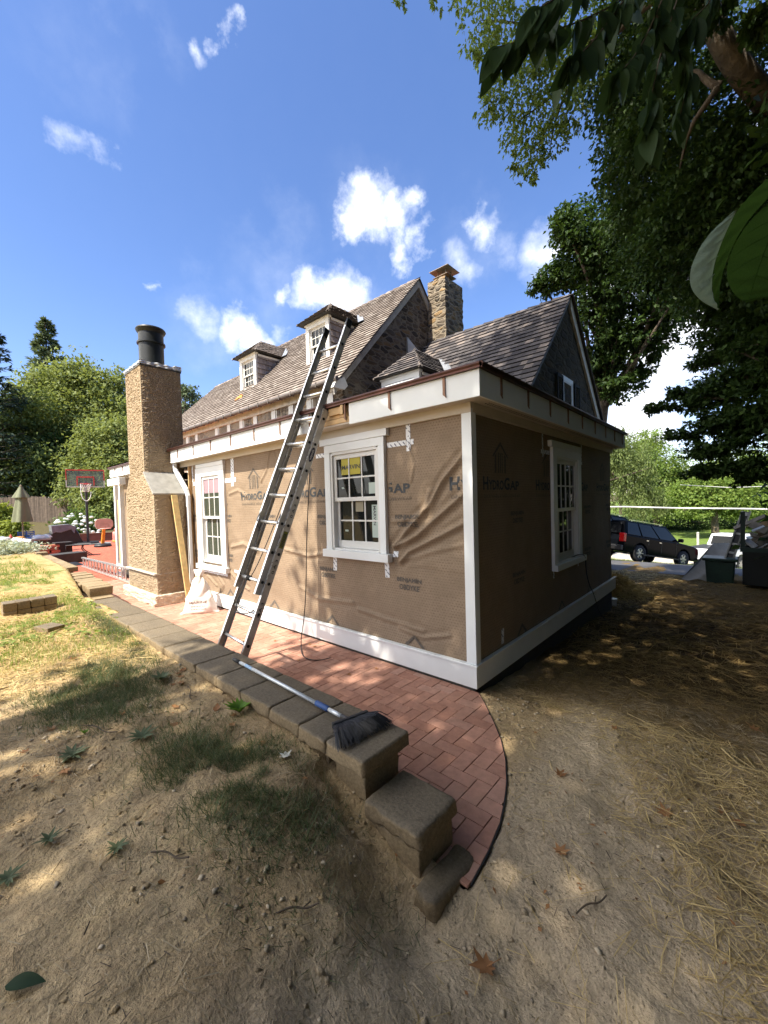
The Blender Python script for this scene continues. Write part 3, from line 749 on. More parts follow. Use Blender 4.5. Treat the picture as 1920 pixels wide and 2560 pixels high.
for y in (.19, .77, 1.36, 1.95, 2.51, 3.1, 3.67, 4.23, 4.77): strap(.192, y, True)
mb = MB(); mb.tube([(.215, 5.0, 2.772), (.245, 5.02, 2.765)], .012, 8); mb.build('gutter_spout', PVC, add)
# small trim at the far left end past the chimney
mb = MB(); mb.box(-9.75, -8.8, -.33, -.20, 2.275, 2.435); mb.build('beam_end', WHITE, add, bevel=.003)
mb = MB(); mb.box(-9.60, -9.59, -.332, -.33, 2.30, 2.42); mb.box(-9.36, -9.35, -.332, -.33, 2.31, 2.42); mb.build('beam_joint', GREYB, add)
mb = MB(); mb.box(-10.36, -10.26, -.05, .06, .16, 2.46); mb.build('post', WHITE, add, bevel=.003)
mb = MB(); mb.box(-9.92, -9.82, -.06, .05, .0, 2.46); mb.build('post', WHITE, add, bevel=.003)
mb = MB(); mb.box(-10.45, -9.93, -.04, .0, .18, .30); mb.box(-10.4, -9.93, -.06, .0, .02, .10); mb.build('sill_board', WHITE, add, bevel=.003)
mb = MB(); mb.box(-10.16, -10.02, -.03, .0, .32, 1.95); mb.build('lumber_strip', RAWW, add)

# --- windows
def wpart(P, name, boxes, m, parent, bevel=.003, a=None):
    m_ = MB()
    for u0, u1, d0, d1, z0, z1 in boxes:
        p, q = P(u0, d0, z0), P(u1, d1, z1)
        m_.box(min(p[0], q[0]), max(p[0], q[0]), min(p[1], q[1]), max(p[1], q[1]), z0, z1, a)
    return m_.build(name, m, parent, bevel=bevel)
def dh_window(P, root, op, casing, head, sill, cols, rows, mid, jd=.11, glass=GLASS, cm=WHITE, rail=.05, stile=.045):
    """double-hung window: outer jamb box, casing, sill, two sashes with muntins, two panes"""
    u0, u1, z0, z1 = op
    j = .022
    win = wpart(P, 'window', [(u0 - .01, u0 + j, -jd, .004, z0, z1), (u1 - j, u1 + .01, -jd, .004, z0, z1), (u0 + j, u1 - j, -jd, .004, z1 - j, z1 + .01), (u0 + j, u1 - j, -jd, .0, z0 - .02, z0 + .012)], CASE, root, .002)
    wpart(P, 'window_back', [(u0, u1, -jd - .03, -jd - .005, z0, z1)], INTER, win, 0)
    if casing:
        c0, c1, cz0, cz1 = casing
        wpart(P, 'casing', [(c0, u0 - .0105, -.03, .012, cz0, z1 + .0105), (u1 + .0105, c1, -.03, .012, cz0, z1 + .0105), (c0, c1, -.03, .012, z1 + .0108, cz1)], cm, win, .003)
    if head: wpart(P, 'head_board', [(head[0], head[1], -.03, .022, head[2], head[3])], cm, win, .003)
    if sill: wpart(P, 'sill', [(sill[0], sill[1], -.03, .045, sill[2], sill[3])], cm, win, .004)
    def sash(d, za, zb, rb, rt):
        a, b = u0 + j + .002, u1 - j - .002; g0, g1, gz0, gz1 = a + stile, b - stile, za + rb, zb - rt
        bx = [(a, g0, d - .034, d, za, zb), (g1, b, d - .034, d, za, zb), (g0, g1, d - .034, d, za, gz0), (g0, g1, d - .034, d, gz1, zb)]
        mw = .009
        for i in range(1, cols):
            u = g0 + (g1 - g0) * i / cols; bx.append((u - mw, u + mw, d - .03, d - .006, gz0, gz1))
        for i in range(1, rows):
            z = gz0 + (gz1 - gz0) * i / rows; bx.append((g0, g1, d - .029, d - .007, z - mw, z + mw))
        s_ = wpart(P, 'sash', bx, cm if cm is WHITE2 else CASE, win, .002)
        wpart(P, 'pane', [(g0 - .002, g1 + .002, d - .024, d - .016, gz0 - .002, gz1 + .002)], glass, win, 0)
        return g0, g1, gz0, gz1
    up = sash(-.018, mid - .028, z1 - j - .002, .045, rail)
    lo = sash(-.056, z0 + .014, mid + .026, .085, .045)
    return win, up, lo
PF = lambda u, d, z: (u, -d, z)
PS = lambda u, d, z: (d, u, z)
fwin, fu, fl = dh_window(PF, add, OPEN[0], (-1.97, -1.016, 1.163, 2.385), (-2.04, -.967, 2.387, 2.462), (-2.01, -.968, 1.075, 1.162), 3, 2, 1.752, glass=GLASS)
lwin, lu, ll = dh_window(PF, add, OPEN[1], (-5.55, -4.50, .705, 2.385), (-5.50, -4.49, 2.387, 2.452), (-5.58, -4.47, .62, .704), 3, 2, 1.53, glass=GLASS2)
swin, su, sl_ = dh_window(PS, add, SO, (1.955, 3.075, .862, 2.325), (1.88, 3.035, 2.327, 2.402), (1.955, 3.16, .785, .861), 4, 2, 1.545)
# paper stickers on the panes of the front window
def text_geo(body, size, bold=0.0, spacing=1.0):
    cu = bpy.data.curves.new('lettering', 'FONT'); cu.body = body; cu.size = size; cu.offset = bold * size; cu.space_character = spacing; cu.resolution_u = 3
    ob = bpy.data.objects.new('lettering', cu); COL.objects.link(ob)
    dg = bpy.context.evaluated_depsgraph_get(); me = bpy.data.meshes.new_from_object(ob.evaluated_get(dg))
    v = [tuple(x.co) for x in me.vertices]; f = [tuple(p.vertices) for p in me.polygons]
    bpy.data.objects.remove(ob); bpy.data.curves.remove(cu); bpy.data.meshes.remove(me)
    xs = [p[0] for p in v]; ys = [p[1] for p in v]
    return v, f, (min(xs), max(xs), min(ys), max(ys))
def put_text(mb, body, fn, x0, x1, z0, z1, bold=.02, spacing=1.0):
    """fit the lettering in the box x0..x1, z0..z1 and map each vertex with fn(x, z)"""
    v, f, (a, b, c, d) = text_geo(body, 1.0, bold, spacing)
    mb.add([fn(x0 + (p[0] - a) / (b - a) * (x1 - x0), z0 + (p[1] - c) / (d - c) * (z1 - z0)) for p in v], f, .5)
YEL = simple('yellow_sticker', (.42, .36, .03), .5, var=.08); PAP = simple('paper_sticker', (.42, .50, .46), .6, var=.08); PAPC = simple('cream_sheet', (.30, .27, .19), .6, var=.1)
yu = .034 - .002
g0, g1, h0, h1 = fu
m1 = MB(); cw = (g1 - g0) / 3
m1.box(g0 + .075, g0 + cw - .011, yu - .0015, yu, h1 - .185, h1 - .002); m1.box(g0 + cw + .011, g0 + 2 * cw - .025, yu - .0015, yu, h1 - .185, h1 - .002)
st = m1.build('sticker', YEL, fwin)
m1 = MB(); put_text(m1, 'MARVIN', lambda x, z: (x, yu - .003, z), g0 + .085, g0 + 2 * cw - .03, h1 - .125, h1 - .075, .025); m1.build('sticker_lettering', INK, fwin, fix=False)
m1 = MB(); m1.box(g1 - .105, g1 - .002, yu - .0015, yu, h0 + .03, h0 + .15); m1.box(g0 + .07, g0 + .115, yu - .0015, yu, h0 + .10, h0 + .118); m1.build('sticker', PAP, fwin)
yl = .072 - .002; g0, g1, h0, h1 = fl
m1 = MB(); m1.box(g1 - .105, g1 - .012, yl - .0015, yl, h0 + .05, h1 - .055); m1.box(g0 + .07, g0 + .12, yl - .0015, yl, h0 + .105, h0 + .124); m1.build('sticker', PAP, fwin)
m1 = MB(); m1.box(g0 + cw * 1.25, g0 + cw * 1.85, yl - .0015, yl, h1 - .13, h1 - .015); m1.build('sticker', PAPC, fwin)
m1 = MB(); put_text(m1, 'MARVIN', lambda a, b: (g1 - .082 + b, yl - .003, h1 - .07 - a), 0, .21, 0, .038, .02); m1.build('sticker_lettering', INK, fwin, fix=False)
mb = MB(); mb.box(lu[0], lu[1], .0300, .0325, lu[3] - .24, lu[3] - .002)
mb.build('pane_reflection', simple('pinkish_reflection', (.30, .21, .24), .5, var=.05), lwin)  # pinkish reflection painted as a thin sheet over the upper pane

# --- tape and printed lettering on the wrap
def ftape(x0, x1, z0, z1, name='tape'):
    m = MB(); m.grid(lambda u, v: (x0 + (x1 - x0) * u, wy(x0 + (x1 - x0) * u, z0 + (z1 - z0) * v) - .004, z0 + (z1 - z0) * v), max(2, int(abs(x1 - x0) / .02)), max(2, int((z1 - z0) / .02)), .5)
    return m.build(name, TAPE, hw, smooth=True)
for a in ((-.745, -.69, 2.20, 2.465), (-1.0, -.75, 2.262, 2.314), (-.689, -.65, 2.262, 2.314), (-2.17, -1.98, 2.262, 2.312), (-1.08, -1.02, .905, 1.072), (-1.91, -1.845, .905, 1.06), (-.965, -.90, 1.13, 1.19), (-2.03, -2.01, 1.10, 1.19),
          (-4.50, -4.16, 2.085, 2.155), (-4.31, -4.22, 2.156, 2.462), (-4.31, -4.23, 2.02, 2.084), (-5.77, -5.73, 2.17, 2.462), (-5.43, -4.56, .555, .60), (-4.33, -4.10, .64, .69), (-5.75, -5.56, 2.10, 2.165)): ftape(*a)
def stape(y0, y1, z0, z1):
    m = MB(); m.grid(lambda u, v: (wxs(y0 + (y1 - y0) * u, z0 + (z1 - z0) * v) + .004, y0 + (y1 - y0) * u, z0 + (z1 - z0) * v), max(2, int((y1 - y0) / .02)), max(2, int((z1 - z0) / .02)), .5)
    m.build('tape', TAPE, hws, smooth=True)
for a in ((.55, .605, .27, .42), (1.70, 1.74, 2.19, 2.462), (1.66, 1.93, 2.225, 2.275), (3.20, 3.24, 2.19, 2.462), (3.08, 3.26, 2.17, 2.215), (2.0, 2.04, .69, .78), (2.98, 3.02, .71, .78)): stape(*a)
def house_logo(fn, cx, zb, s=1.0):
    """outline of a small house with bars running down, as printed on the roll"""
    def q(pts): return [fn(cx + a * s, zb + b * s) for a, b in pts]
    t = .032
    out = []
    out.append([(-.17, .16), (0, .31), (0, .31 - t * 1.3), (-.17 + t * .5, .16 - t * .3)]); out.append([(.17, .16), (.17 - t * .5, .16 - t * .3), (0, .31 - t * 1.3), (0, .31)])
    out.append([(-.12, .0), (-.12 + t, .0), (-.12 + t, .19), (-.12, .165)]); out.append([(.12 - t, 0), (.12, 0), (.12, .165), (.12 - t, .19)])
    for a in (-.05, -.01, .03): out.append([(a, 0), (a + .018, 0), (a + .018, .20), (a, .20)])
    return [q(p) for p in out]
def wrap_print(fn, per, parent, ilo, ihi, clipf):
    def flush(m_, mt, nm):
        keep = [(f, a) for f, a in zip(m_.f, m_.a) if all(clipf(m_.v[i]) for i in f)]
        if not keep: return
        us = sorted({i for f, _ in keep for i in f}); mp = {o: n for n, o in enumerate(us)}
        m_.v = [m_.v[i] for i in us]; m_.f = [tuple(mp[i] for i in f) for f, _ in keep]; m_.a = [a for _, a in keep]; m_.build(nm, mt, parent, fix=False)
    for i in range(ilo, ihi):
        xo = -1.505 + per * i
        def g(x, z): return fn(x, z)
        mb = MB()
        put_text(mb, 'H', g, xo, xo + .105, 1.79, 1.915, .03); put_text(mb, 'YDRO', g, xo + .112, xo + .43, 1.79, 1.885, .03)
        put_text(mb, 'G', g, xo + .44, xo + .565, 1.79, 1.915, .03); put_text(mb, 'AP', g, xo + .573, xo + .79, 1.79, 1.885, .03); flush(mb, INK, 'printed_name')
        mb = MB(); put_text(mb, 'DRAINABLE HOUSEWRAP', g, xo + .01, xo + .81, 1.715, 1.745, .0, 1.25); flush(mb, INK2, 'printed_line')
        mb = MB()
        for p in house_logo(g, xo + .36, 1.955): mb.add(p, [(0, 1, 2, 3)], .5)
        flush(mb, INK2, 'printed_house')
        bx = xo + .585
        for bz in (0, .64):
            mb = MB(); put_text(mb, 'BENJAMIN', g, bx, bx + .32, 1.515 - bz, 1.57 - bz, .045); flush(mb, INK2, 'printed_word')
            mb = MB(); put_text(mb, 'OBDYKE', g, bx + .03, bx + .29, 1.445 - bz, 1.50 - bz, .045); flush(mb, INK2, 'printed_word')
        mb = MB(); cx_ = xo + .80
        for s_ in (-1, 1): mb.add([g(cx_, .365), g(cx_ + s_ * .125, .255), g(cx_ + s_ * .09, .245), g(cx_, .325)], [(0, 1, 2, 3)], .5)
        flush(mb, INK2, 'printed_gable')
def fclip(v):
    x, y, z = v
    return x < -.10 and x > -5.9 and not (-1.965 < x < -1.02 and 1.1 < z < 2.4) and not (-5.55 < x < -4.5 and .65 < z < 2.4)
wrap_print(lambda x, z: (x, wy(x, z) - .0035, z), 1.253, hw, -4, 2, fclip)
wrap_print(lambda x, z: (wxs(x + 3.0, z) + .0035, x + 3.0, z), 1.253, hws, -2, 3, lambda v: .1 < v[1] < 4.85 and not (1.95 < v[1] < 3.08 and .8 < v[2] < 2.4))
# downspout between the chimney and the left window
mb = MB()
pts = [(-6.22, -.10, 2.545), (-6.22, -.10, 2.44), (-5.80, -.07, 2.02), (-5.76, -.06, 1.9), (-5.74, -.06, .32)]
for a, b in zip(pts[:-1], pts[1:]): mb.bar(a, b, .075, .055)
mb.build('downspout', WHITE, add, bevel=.006)
mb = MB(); mb.box(-5.83, -5.80, -.02, .03, .25, 2.45); mb.build('trim_strip', RAWW, add)
# black cable that hangs from the soffit down to the paving
pts = [(-2.02, -.15, 2.55), (-2.03, -.16, 2.3), (-2.06, -.18, 1.9), (-2.11, -.20, 1.3), (-2.155, -.20, .66), (-2.24, -.18, .30), (-2.27, -.21, .08), (-2.15, -.30, .025), (-1.98, -.42, .014), (-1.80, -.485, .014), (-1.66, -.42, .014), (-1.62, -.30, .018)]
def smooth_pts(p, it=3):
    p = [Vector(q) for q in p]
    for _ in range(it):
        o = [p[0]]
        for a, b in zip(p[:-1], p[1:]): o += [a * .75 + b * .25, a * .25 + b * .75]
        p = o + [p[-1]]
    return p
mb = MB(); mb.tube(smooth_pts(pts, 3), .0058, 6)
tag(mb.build('cable', BLACK, smooth=True), 'black cable hanging from the soffit beside the ladder and curling on the brick path', 'cable')
mb = MB(); mb.tube(smooth_pts([(-.02, 2.68, .872), (.02, 2.85, .90), (.05, 3.08, .87), (.012, 3.22, .6), (.01, 3.4, .36), (.02, 3.52, .255), (.03, 3.62, .12), (.04, 3.75, -.1), (.10, 3.9, -.25)], 2), .007, 6)
tag(mb.build('cable', BLACK, smooth=True), 'black cable running from the shaded side window sill down over the white base trim', 'cable')
mb = MB(); mb.lathe([(.07, 0), (.07, .12), (.085, .121), (.085, .16), (.0, .165)], 20, (-.10, 5.25, hz(-.1, 5.25) - .02)); tag(mb.build('drain_pipe', PVC), 'short capped white drain pipe standing in the dirt at the far corner of the addition', 'pipe')
# ------------------------------------------------------------------ shingled roofs
def shingle_poly(mb, pts, expo=.14, wmin=.10, wmax=.24, thick=.03, lift=.034, rag=.006):
    """courses of separate shingles over a flat sloping polygon (3-D points, bottom edge horizontal)"""
    P = [Vector(p) for p in pts]
    n = (P[1] - P[0]).cross(P[-1] - P[0]).normalized()
    if n.z < 0: n = -n
    u = Vector((0, 0, 1)).cross(n).normalized(); v = n.cross(u).normalized()
    if v.z < 0: v = -v; u = -u
    o = min(P, key=lambda p: p.dot(v)); Q2 = [((p - o).dot(u), (p - o).dot(v)) for p in P]
    vmax = max(q[1] for q in Q2); rows = int(vmax / expo) + 1
    def span(vv):
        xs = []
        for i in range(len(Q2)):
            (a, b), (c, d) = Q2[i], Q2[(i + 1) % len(Q2)]
            if (b - vv) * (d - vv) < 0: xs.append(a + (c - a) * (vv - b) / (d - b))
        xs.sort(); return [(xs[i], xs[i + 1]) for i in range(0, len(xs) - 1, 2)]
    for r in range(rows):
        va = r * expo; vb = min(va + expo * 1.25, vmax + .01)
        sa = span(min(va + .004, vmax - .002)); sb = span(min(va + expo * .95, vmax - .002)) or sa
        for (a0, a1), (b0, b1) in zip(sa, sb):
            x = a0 - random.uniform(0, wmax * .6)
            while x < a1:
                w_ = random.uniform(wmin, wmax); x2 = min(x + w_, a1); xa = max(x, a0)
                x += w_ + .004
                if x2 - xa < .012: continue
                ta = lambda q: b0 + (q - a0) / max(1e-6, a1 - a0) * (b1 - b0) if (q <= a0 + 1e-6 or q >= a1 - 1e-6) else min(max(q, b0), b1)
                ua, ub = ta(xa), ta(x2)
                if ub - ua < .004: continue
                a_ = random.random(); j = random.uniform(-rag, rag); l_ = lift + random.uniform(-.004, .006)
                A = o + u * xa + v * (va + j); B = o + u * x2 + v * (va + j); Cc = o + u * ub + v * vb; D = o + u * ua + v * vb
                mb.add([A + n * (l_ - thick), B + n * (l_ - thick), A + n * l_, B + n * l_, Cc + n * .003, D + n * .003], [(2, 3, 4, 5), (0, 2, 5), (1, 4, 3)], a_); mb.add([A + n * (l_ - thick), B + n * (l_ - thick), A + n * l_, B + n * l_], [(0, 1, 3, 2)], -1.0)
    return mb
def ridge_caps(mb, a, b, w=.13, step=.22):
    a, b = Vector(a), Vector(b); L = (b - a).length; d = (b - a) / L; k = int(L / step)
    for i in range(k):
        p = a + d * (i * step); q = a + d * (i * step + step * 1.3)
        for s in (-1, 1):
            side = Vector((-d.y, d.x, 0)).normalized() * s * w
            mb.add([p + Vector((0, 0, .05)), q + Vector((0, 0, .012)), q + side + Vector((0, 0, -w * .95)), p + side + Vector((0, 0, -w * .95 + .035)),
                    p + Vector((0, 0, .025)), p + side + Vector((0, 0, -w * .95 + .01))], [(0, 1, 2, 3), (0, 3, 5, 4)])
def dormer(root, x0, x1, yf, zb, ze, za, run, slope, y_e, z_e, cols=4, rmat=ROOFM, fm_=WHITE2, oh=.20, win=True, cheek=CHEEK):
    """hip-roofed dormer standing on a front slope z = z_e + slope * (y - y_e)"""
    yb = lambda z: y_e + (z - z_e) / slope
    d = MB(); t = .16
    # white front frame around the window
    bx = [(x0, x0 + t), (x1 - t, x1)]
    for a, b in bx: d.box(a, b, yf, yf + .10, zb - .08, ze - .14)
    d.box(x0, x1, yf - .002, yf + .10, ze - .139, ze - .02); d.box(x0 - .03, x1 + .03, yf - .03, yf + .10, ze - .0195, ze + .03); d.box(x0 + t, x1 - t, yf - .02, yf + .10, zb - .08, zb + .03)
    dm = d.build('dormer', fm_, root, bevel=.004)
    for s, xx in ((-1, x0), (1, x1)):
        c = MB()
        z = zb - .1; k = 0
        while z < ze - .05:
            z2 = min(z + .19, ze - .02); ya = yf + .06; y1_, y2_ = yb(z), yb(z2)
            x = ya
            while x < y2_:
                w_ = random.uniform(.09, .18); xe = min(x + w_, y2_)
                f_ = min(xe, max(y1_, x + .01)) if False else xe
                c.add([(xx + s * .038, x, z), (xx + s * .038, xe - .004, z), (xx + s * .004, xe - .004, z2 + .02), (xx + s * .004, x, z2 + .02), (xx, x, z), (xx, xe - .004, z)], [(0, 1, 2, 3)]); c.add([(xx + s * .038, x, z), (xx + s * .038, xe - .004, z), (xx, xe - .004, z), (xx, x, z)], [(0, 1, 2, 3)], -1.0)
                x = xe
            z = z2 - .0
        c.build('cheek', cheek, dm)
    f = MB(); f.prism([(x1 - .02, yf + .05, ze - .16), (x1 - .02, yb(ze) + .0, ze - .02), (x1 - .02, yf + .05, ze - .02)], (.03, 0, 0)); f.box(x1 - .0, x1 + .045, yf + .101, yb(ze), ze - .10, ze - .03); f.build('frieze_board', fm_, dm)
    f = MB(); f.box(x0 - .045, x0, yf + .101, yb(ze), ze - .10, ze - .03); f.build('frieze_board', fm_, dm)
    xc = (x0 + x1) / 2; e0, e1, ef = x0 - oh, x1 + oh, yf - oh
    zE = ze + .03; A = (e0, ef, zE); B = (e1, ef, zE); Bb = (e1, yb(zE), zE); Ab = (e0, yb(zE), zE); ap = (xc, yf + run, za); rb = (xc, yb(za), za)
    r = MB(); shingle_poly(r, [A, B, ap], .13); shingle_poly(r, [B, Bb, rb, ap], .13); shingle_poly(r, [Ab, A, ap, rb], .13)
    ridge_caps(r, ap, rb, .09, .2); ridge_caps(r, B, ap, .05, .16); ridge_caps(r, A, ap, .05, .16)
    r.build('dormer_roof', rmat, dm)
    u = MB(); u.add([A, B, Bb, rb, ap, Ab], [(0, 1, 2, 3, 5), (0, 1, 4), (1, 2, 3, 4), (5, 0, 4, 3)]); u.build('roof_deck', GREYB, dm)
    l = MB(); l.quad(Vector(Bb) + Vector((.02, -.12, .02)), Vector(Bb) + Vector((.2, -.05, .06)), Vector(rb) + Vector((.17, .08, .05)), Vector(rb) + Vector((.0, 0, .05))); l.build('valley_flashing', LEAD, dm)
    if win:
        dh_window(lambda q, dd, z: (q, yf + .06 - dd, z), root, (x0 + t, x1 - t, zb + .03, ze - .14), None, None, None, cols, 2, (zb + ze) / 2 - .06, jd=.1, cm=WHITE2, stile=.035, rail=.04)
    return dm

# ------------------------------------------------------------------ main stone house
mh = thing('stone_house', (-12, 7.4, 0), 'tall old fieldstone house with weathered cedar shingle roof and two white dormers', 'house')
EY, EZ, SL = 3.79, 4.84, 1.0956
AY, AZ = 7.412, 8.808
zf = lambda y: EZ + SL * (y - EY)
mb = MB()
shingle_poly(mb, [(-14.2, EY, EZ), (-5.86, EY, EZ), (-5.86, AY, AZ), (-14.2, AY, AZ)], .165)
shingle_poly(mb, [(-19.6, EY, EZ), (-14.2, EY, EZ), (-14.2, 6.35, zf(6.35)), (-17.67, 6.35, zf(6.35))], .165)
ridge_caps(mb, (-14.2, AY, AZ), (-5.86, AY, AZ), .12, .3); ridge_caps(mb, (-17.7, 6.35, zf(6.35)), (-14.2, 6.35, zf(6.35)), .12, .3)
roof = mb.build('roof', ROOFM, mh, fix=False)
mb = MB(); t = -.03
mb.add([(-14.2, EY + .02, EZ + t), (-5.9, EY + .02, EZ + t), (-5.9, AY, AZ + t), (-14.2, AY, AZ + t), (-14.2, 11.0, EZ + t), (-5.9, 11.0, EZ + t)], [(0, 1, 2, 3), (3, 2, 5, 4)])
mb.add([(-19.5, EY + .02, EZ + t), (-14.2, EY + .02, EZ + t), (-14.2, 6.35, zf(6.35) + t), (-17.67, 6.35, zf(6.35) + t), (-14.2, 9, EZ), (-17.67, 9, EZ)], [(0, 1, 2, 3), (3, 2, 4, 5)])
mb.build('roof_deck', simple('roof_underlayment', (.07, .055, .045), .9), mh)
mb = MB(); mb.prism([(-6.0, 4.05, 2.4), (-6.0, 4.05, zf(4.05) - .12), (-6.0, AY, AZ - .14), (-6.0, 10.77, zf(4.05) - .12), (-6.0, 10.77, 2.4)], (-.4, 0, 0)); mb.build('gable_wall', STONE, mh)
mb = MB(); mb.box(-19.4, -6.401, 4.05, 4.4, 0, 4.80); mb.build('front_wall', STONEF, mh)
mb = MB()   # rake boards on the gable
for s in (-1, 1):
    q = [(-5.998, AY, AZ - .05), (-5.998, AY + s * 3.70, AZ - .05 - 3.70 * SL), (-5.998, AY + s * 3.70, AZ - .05 - 3.70 * SL - .24), (-5.998, AY, AZ - .29)]
    mb.prism(q, (.05, 0, 0))
mb.build('rake_board', simple('grey_rake_paint', (.36, .34, .30), .6), mh)
mb = MB(); mb.prism([(-5.99, 3.62, 4.62), (-5.99, 4.0, 4.62), (-5.99, 4.12, 4.74), (-5.99, 4.0, 4.95), (-5.99, 3.72, 4.80)], (.10, 0, 0)); mb.build('eave_return', WHITE2, mh)
mb = MB(); mb.box(-19.3, -6.0, 3.98, 4.049, 4.66, 4.86); mb.box(-19.3, -5.95, 3.70, 4.049, 4.861, 4.88); mb.build('frieze_board', simple('cream_frieze', (.62, .57, .49), .6), mh)
mb = MB(); mb.tube([(-19.6, 3.72, 4.845), (-5.85, 3.72, 4.845)], .062, 10)
for i in range(24): mb.box(-19.2 + i * .57, -19.17 + i * .57, 3.655, 3.79, 4.775, 4.90)
mb.build('gutter', simple('weathered_gutter', (.13, .11, .10), .5, metal=.4), mh)
for a, b in ((-9.10, -8.38), (-11.09, -10.39), (-12.92, -12.19), (-15.56, -14.88), (-7.3, -6.6)):
    mb = MB(); mb.box(a - .22, a - .001, 4.02, 4.10, 3.1, 4.66); mb.box(b + .001, b + .22, 4.02, 4.10, 3.1, 4.66); mb.box(a, b, 4.015, 4.10, 4.735, 4.80)
    wv = mb.build('window', WHITE2, mh, bevel=.004)
    mb = MB(); mb.box(a, b, 4.07, 4.08, 3.1, 4.73); mb.build('pane', GLASS, wv)
    mb = MB(); mb.box(a, a + .05, 4.045, 4.069, 3.1, 4.73); mb.box(b - .05, b, 4.045, 4.069, 3.1, 4.73); mb.box(a + .05, b - .05, 4.045, 4.069, 4.69, 4.734)
    for i in range(1, 4): x = a + .05 + (b - a - .1) * i / 4; mb.box(x - .012, x + .012, 4.05, 4.069, 3.1, 4.69)
    for z in (4.37, 4.05, 3.7, 3.4): mb.box(a + .05, b - .05, 4.051, 4.0689, z - .012, z + .012)
    mb.build('sash', WHITE2, wv)
dormer(mh, -12.96, -11.79, 5.02, 6.19, 7.40, 8.12, .60, SL, EY, EZ)
dormer(mh, -8.67, -7.55, 4.965, 6.12, 7.36, 8.08, .58, SL, EY, EZ)
mb = MB(); mb.box(-9.25, -9.13, 5.6, 5.75, zf(5.65), zf(5.65) + .20); mb.build('roof_vent', simple('vent_brown', (.10, .07, .06), .6), mh)
mb = MB(); y = 4.55; mb.obox((-12.3, y, zf(y) + .03), (.10, 0, 0), (0, .07, .075), (0, -.03, .03)); mb.obox((-12.12, y + .02, zf(y) + .06), (.07, .02, 0), (0, .02, .06), (.02, -.03, .03)); mb.build('new_shingle', simple('orange_new_cedar', (.50, .22, .06), .8, var=.3), mh)
mb = MB(); mb.prism([(-5.995, 6.75, 6.05), (-5.995, 7.45, 6.40), (-5.995, 6.75, 6.75)], (.05, 0, 0)); mb.build('step_flashing', LEAD, mh)
# ------------------------------------------------------------------ lower stone wing
wg = thing('stone_wing', (-3.8, 7.9, 0), 'lower stone wing with steep grey cedar roof, one dormer and a dark gable facing right', 'house')
WY, WZ, WS = 7.883, 6.864, 1.035
wz = lambda y: WZ - WS * abs(WY - y)
mb = MB(); shingle_poly(mb, [(-6.0, 4.4, wz(4.4)), (-1.50, 4.4, wz(4.4)), (-1.50, WY, WZ), (-6.0, WY, WZ)], .195, .12, .30)
ridge_caps(mb, (-5.95, WY, WZ), (-1.5, WY, WZ), .11, .33)
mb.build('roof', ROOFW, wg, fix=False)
mb = MB(); t = -.035
mb.add([(-6.0, 4.42, wz(4.42) + t), (-1.52, 4.42, wz(4.42) + t), (-1.52, WY, WZ + t), (-6, WY, WZ + t), (-1.45, 11.3, wz(11.3) + t), (-6, 11.3, wz(11.3) + t), (-1.52, 11.3, wz(11.3) + t)], [(0, 1, 2, 3), (3, 2, 6, 5)])
mb.build('roof_deck', GREYB, wg)
mb = MB(); y = WY
while y < 11.3:
    mb.prism([(-1.60, y, wz(y) - .03), (-1.60, y + .2, wz(y + .2) - .03), (-1.60, y + .2, wz(y + .2) + .035), (-1.60, y, wz(y) + .01)], (.13, 0, 0), .05); y += .199
mb.build('rake_shingles', simple('rake_edge', (.05, .047, .045), .9), wg)
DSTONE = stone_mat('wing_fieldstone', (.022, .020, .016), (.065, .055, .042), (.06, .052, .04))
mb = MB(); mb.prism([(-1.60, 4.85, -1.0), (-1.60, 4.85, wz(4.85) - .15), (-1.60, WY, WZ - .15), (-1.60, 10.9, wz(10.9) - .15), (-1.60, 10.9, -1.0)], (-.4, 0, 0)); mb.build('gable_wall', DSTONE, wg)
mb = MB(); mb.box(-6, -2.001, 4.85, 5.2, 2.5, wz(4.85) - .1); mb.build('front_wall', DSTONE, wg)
mb = MB(); mb.prism([(-1.598, WY, WZ - .05), (-1.598, 11.15, wz(11.15) - .05), (-1.598, 11.15, wz(11.15) - .37), (-1.598, WY, WZ - .37)], (.06, 0, 0))
mb.build('rake_board', simple('pale_rake_paint', (.55, .52, .45), .6), wg)
mb = MB(); mb.prism([(-1.598, WY, WZ - .08), (-1.598, 4.5, wz(4.5) - .08), (-1.598, 4.5, wz(4.5) - .16), (-1.598, WY, WZ - .16)], (.05, 0, 0)); mb.build('rake_board', simple('dark_rake_paint', (.10, .09, .08), .6), wg)
PW = lambda q, d, z: (-1.60 + d, q, z)
dh_window(PW, wg, (7.42, 8.02, 3.45, 4.60), (7.30, 8.14, 3.45, 4.73), None, None, 3, 3, 3.95, jd=.08)
for a, b in ((6.86, 7.27), (8.17, 8.60)):
    mb = MB(); mb.box(-1.575, -1.55, a, a + .05, 3.4, 4.68); mb.box(-1.575, -1.55, b - .05, b, 3.4, 4.68); mb.box(-1.575, -1.55, a + .051, b - .051, 4.60, 4.68)
    z = 3.42
    while z < 4.6: mb.obox((-1.565, (a + b) / 2, z), (.012, 0, -.012), (0, (b - a) / 2 - .052, 0), (.003, 0, .003)); z += .05
    mb.build('shutter', SHUT, wg)
dormer(wg, -5.53, -4.26, 5.02, 3.9, 4.96, 5.80, .66, WS, WY - 3.483, wz(WY - 3.483), rmat=ROOFW, fm_=WHITE, oh=.16, win=False)
mb = MB(); mb.box(-5.37, -4.42, 5.0, 5.05, 3.9, 4.80); mb.build('dormer_panel', WHITE, wg, bevel=.006)
mb = MB(); mb.box(-5.25, -4.54, 4.985, 4.999, 3.9, 4.72); mb.build('dormer_panel', WHITE, wg, bevel=.006)
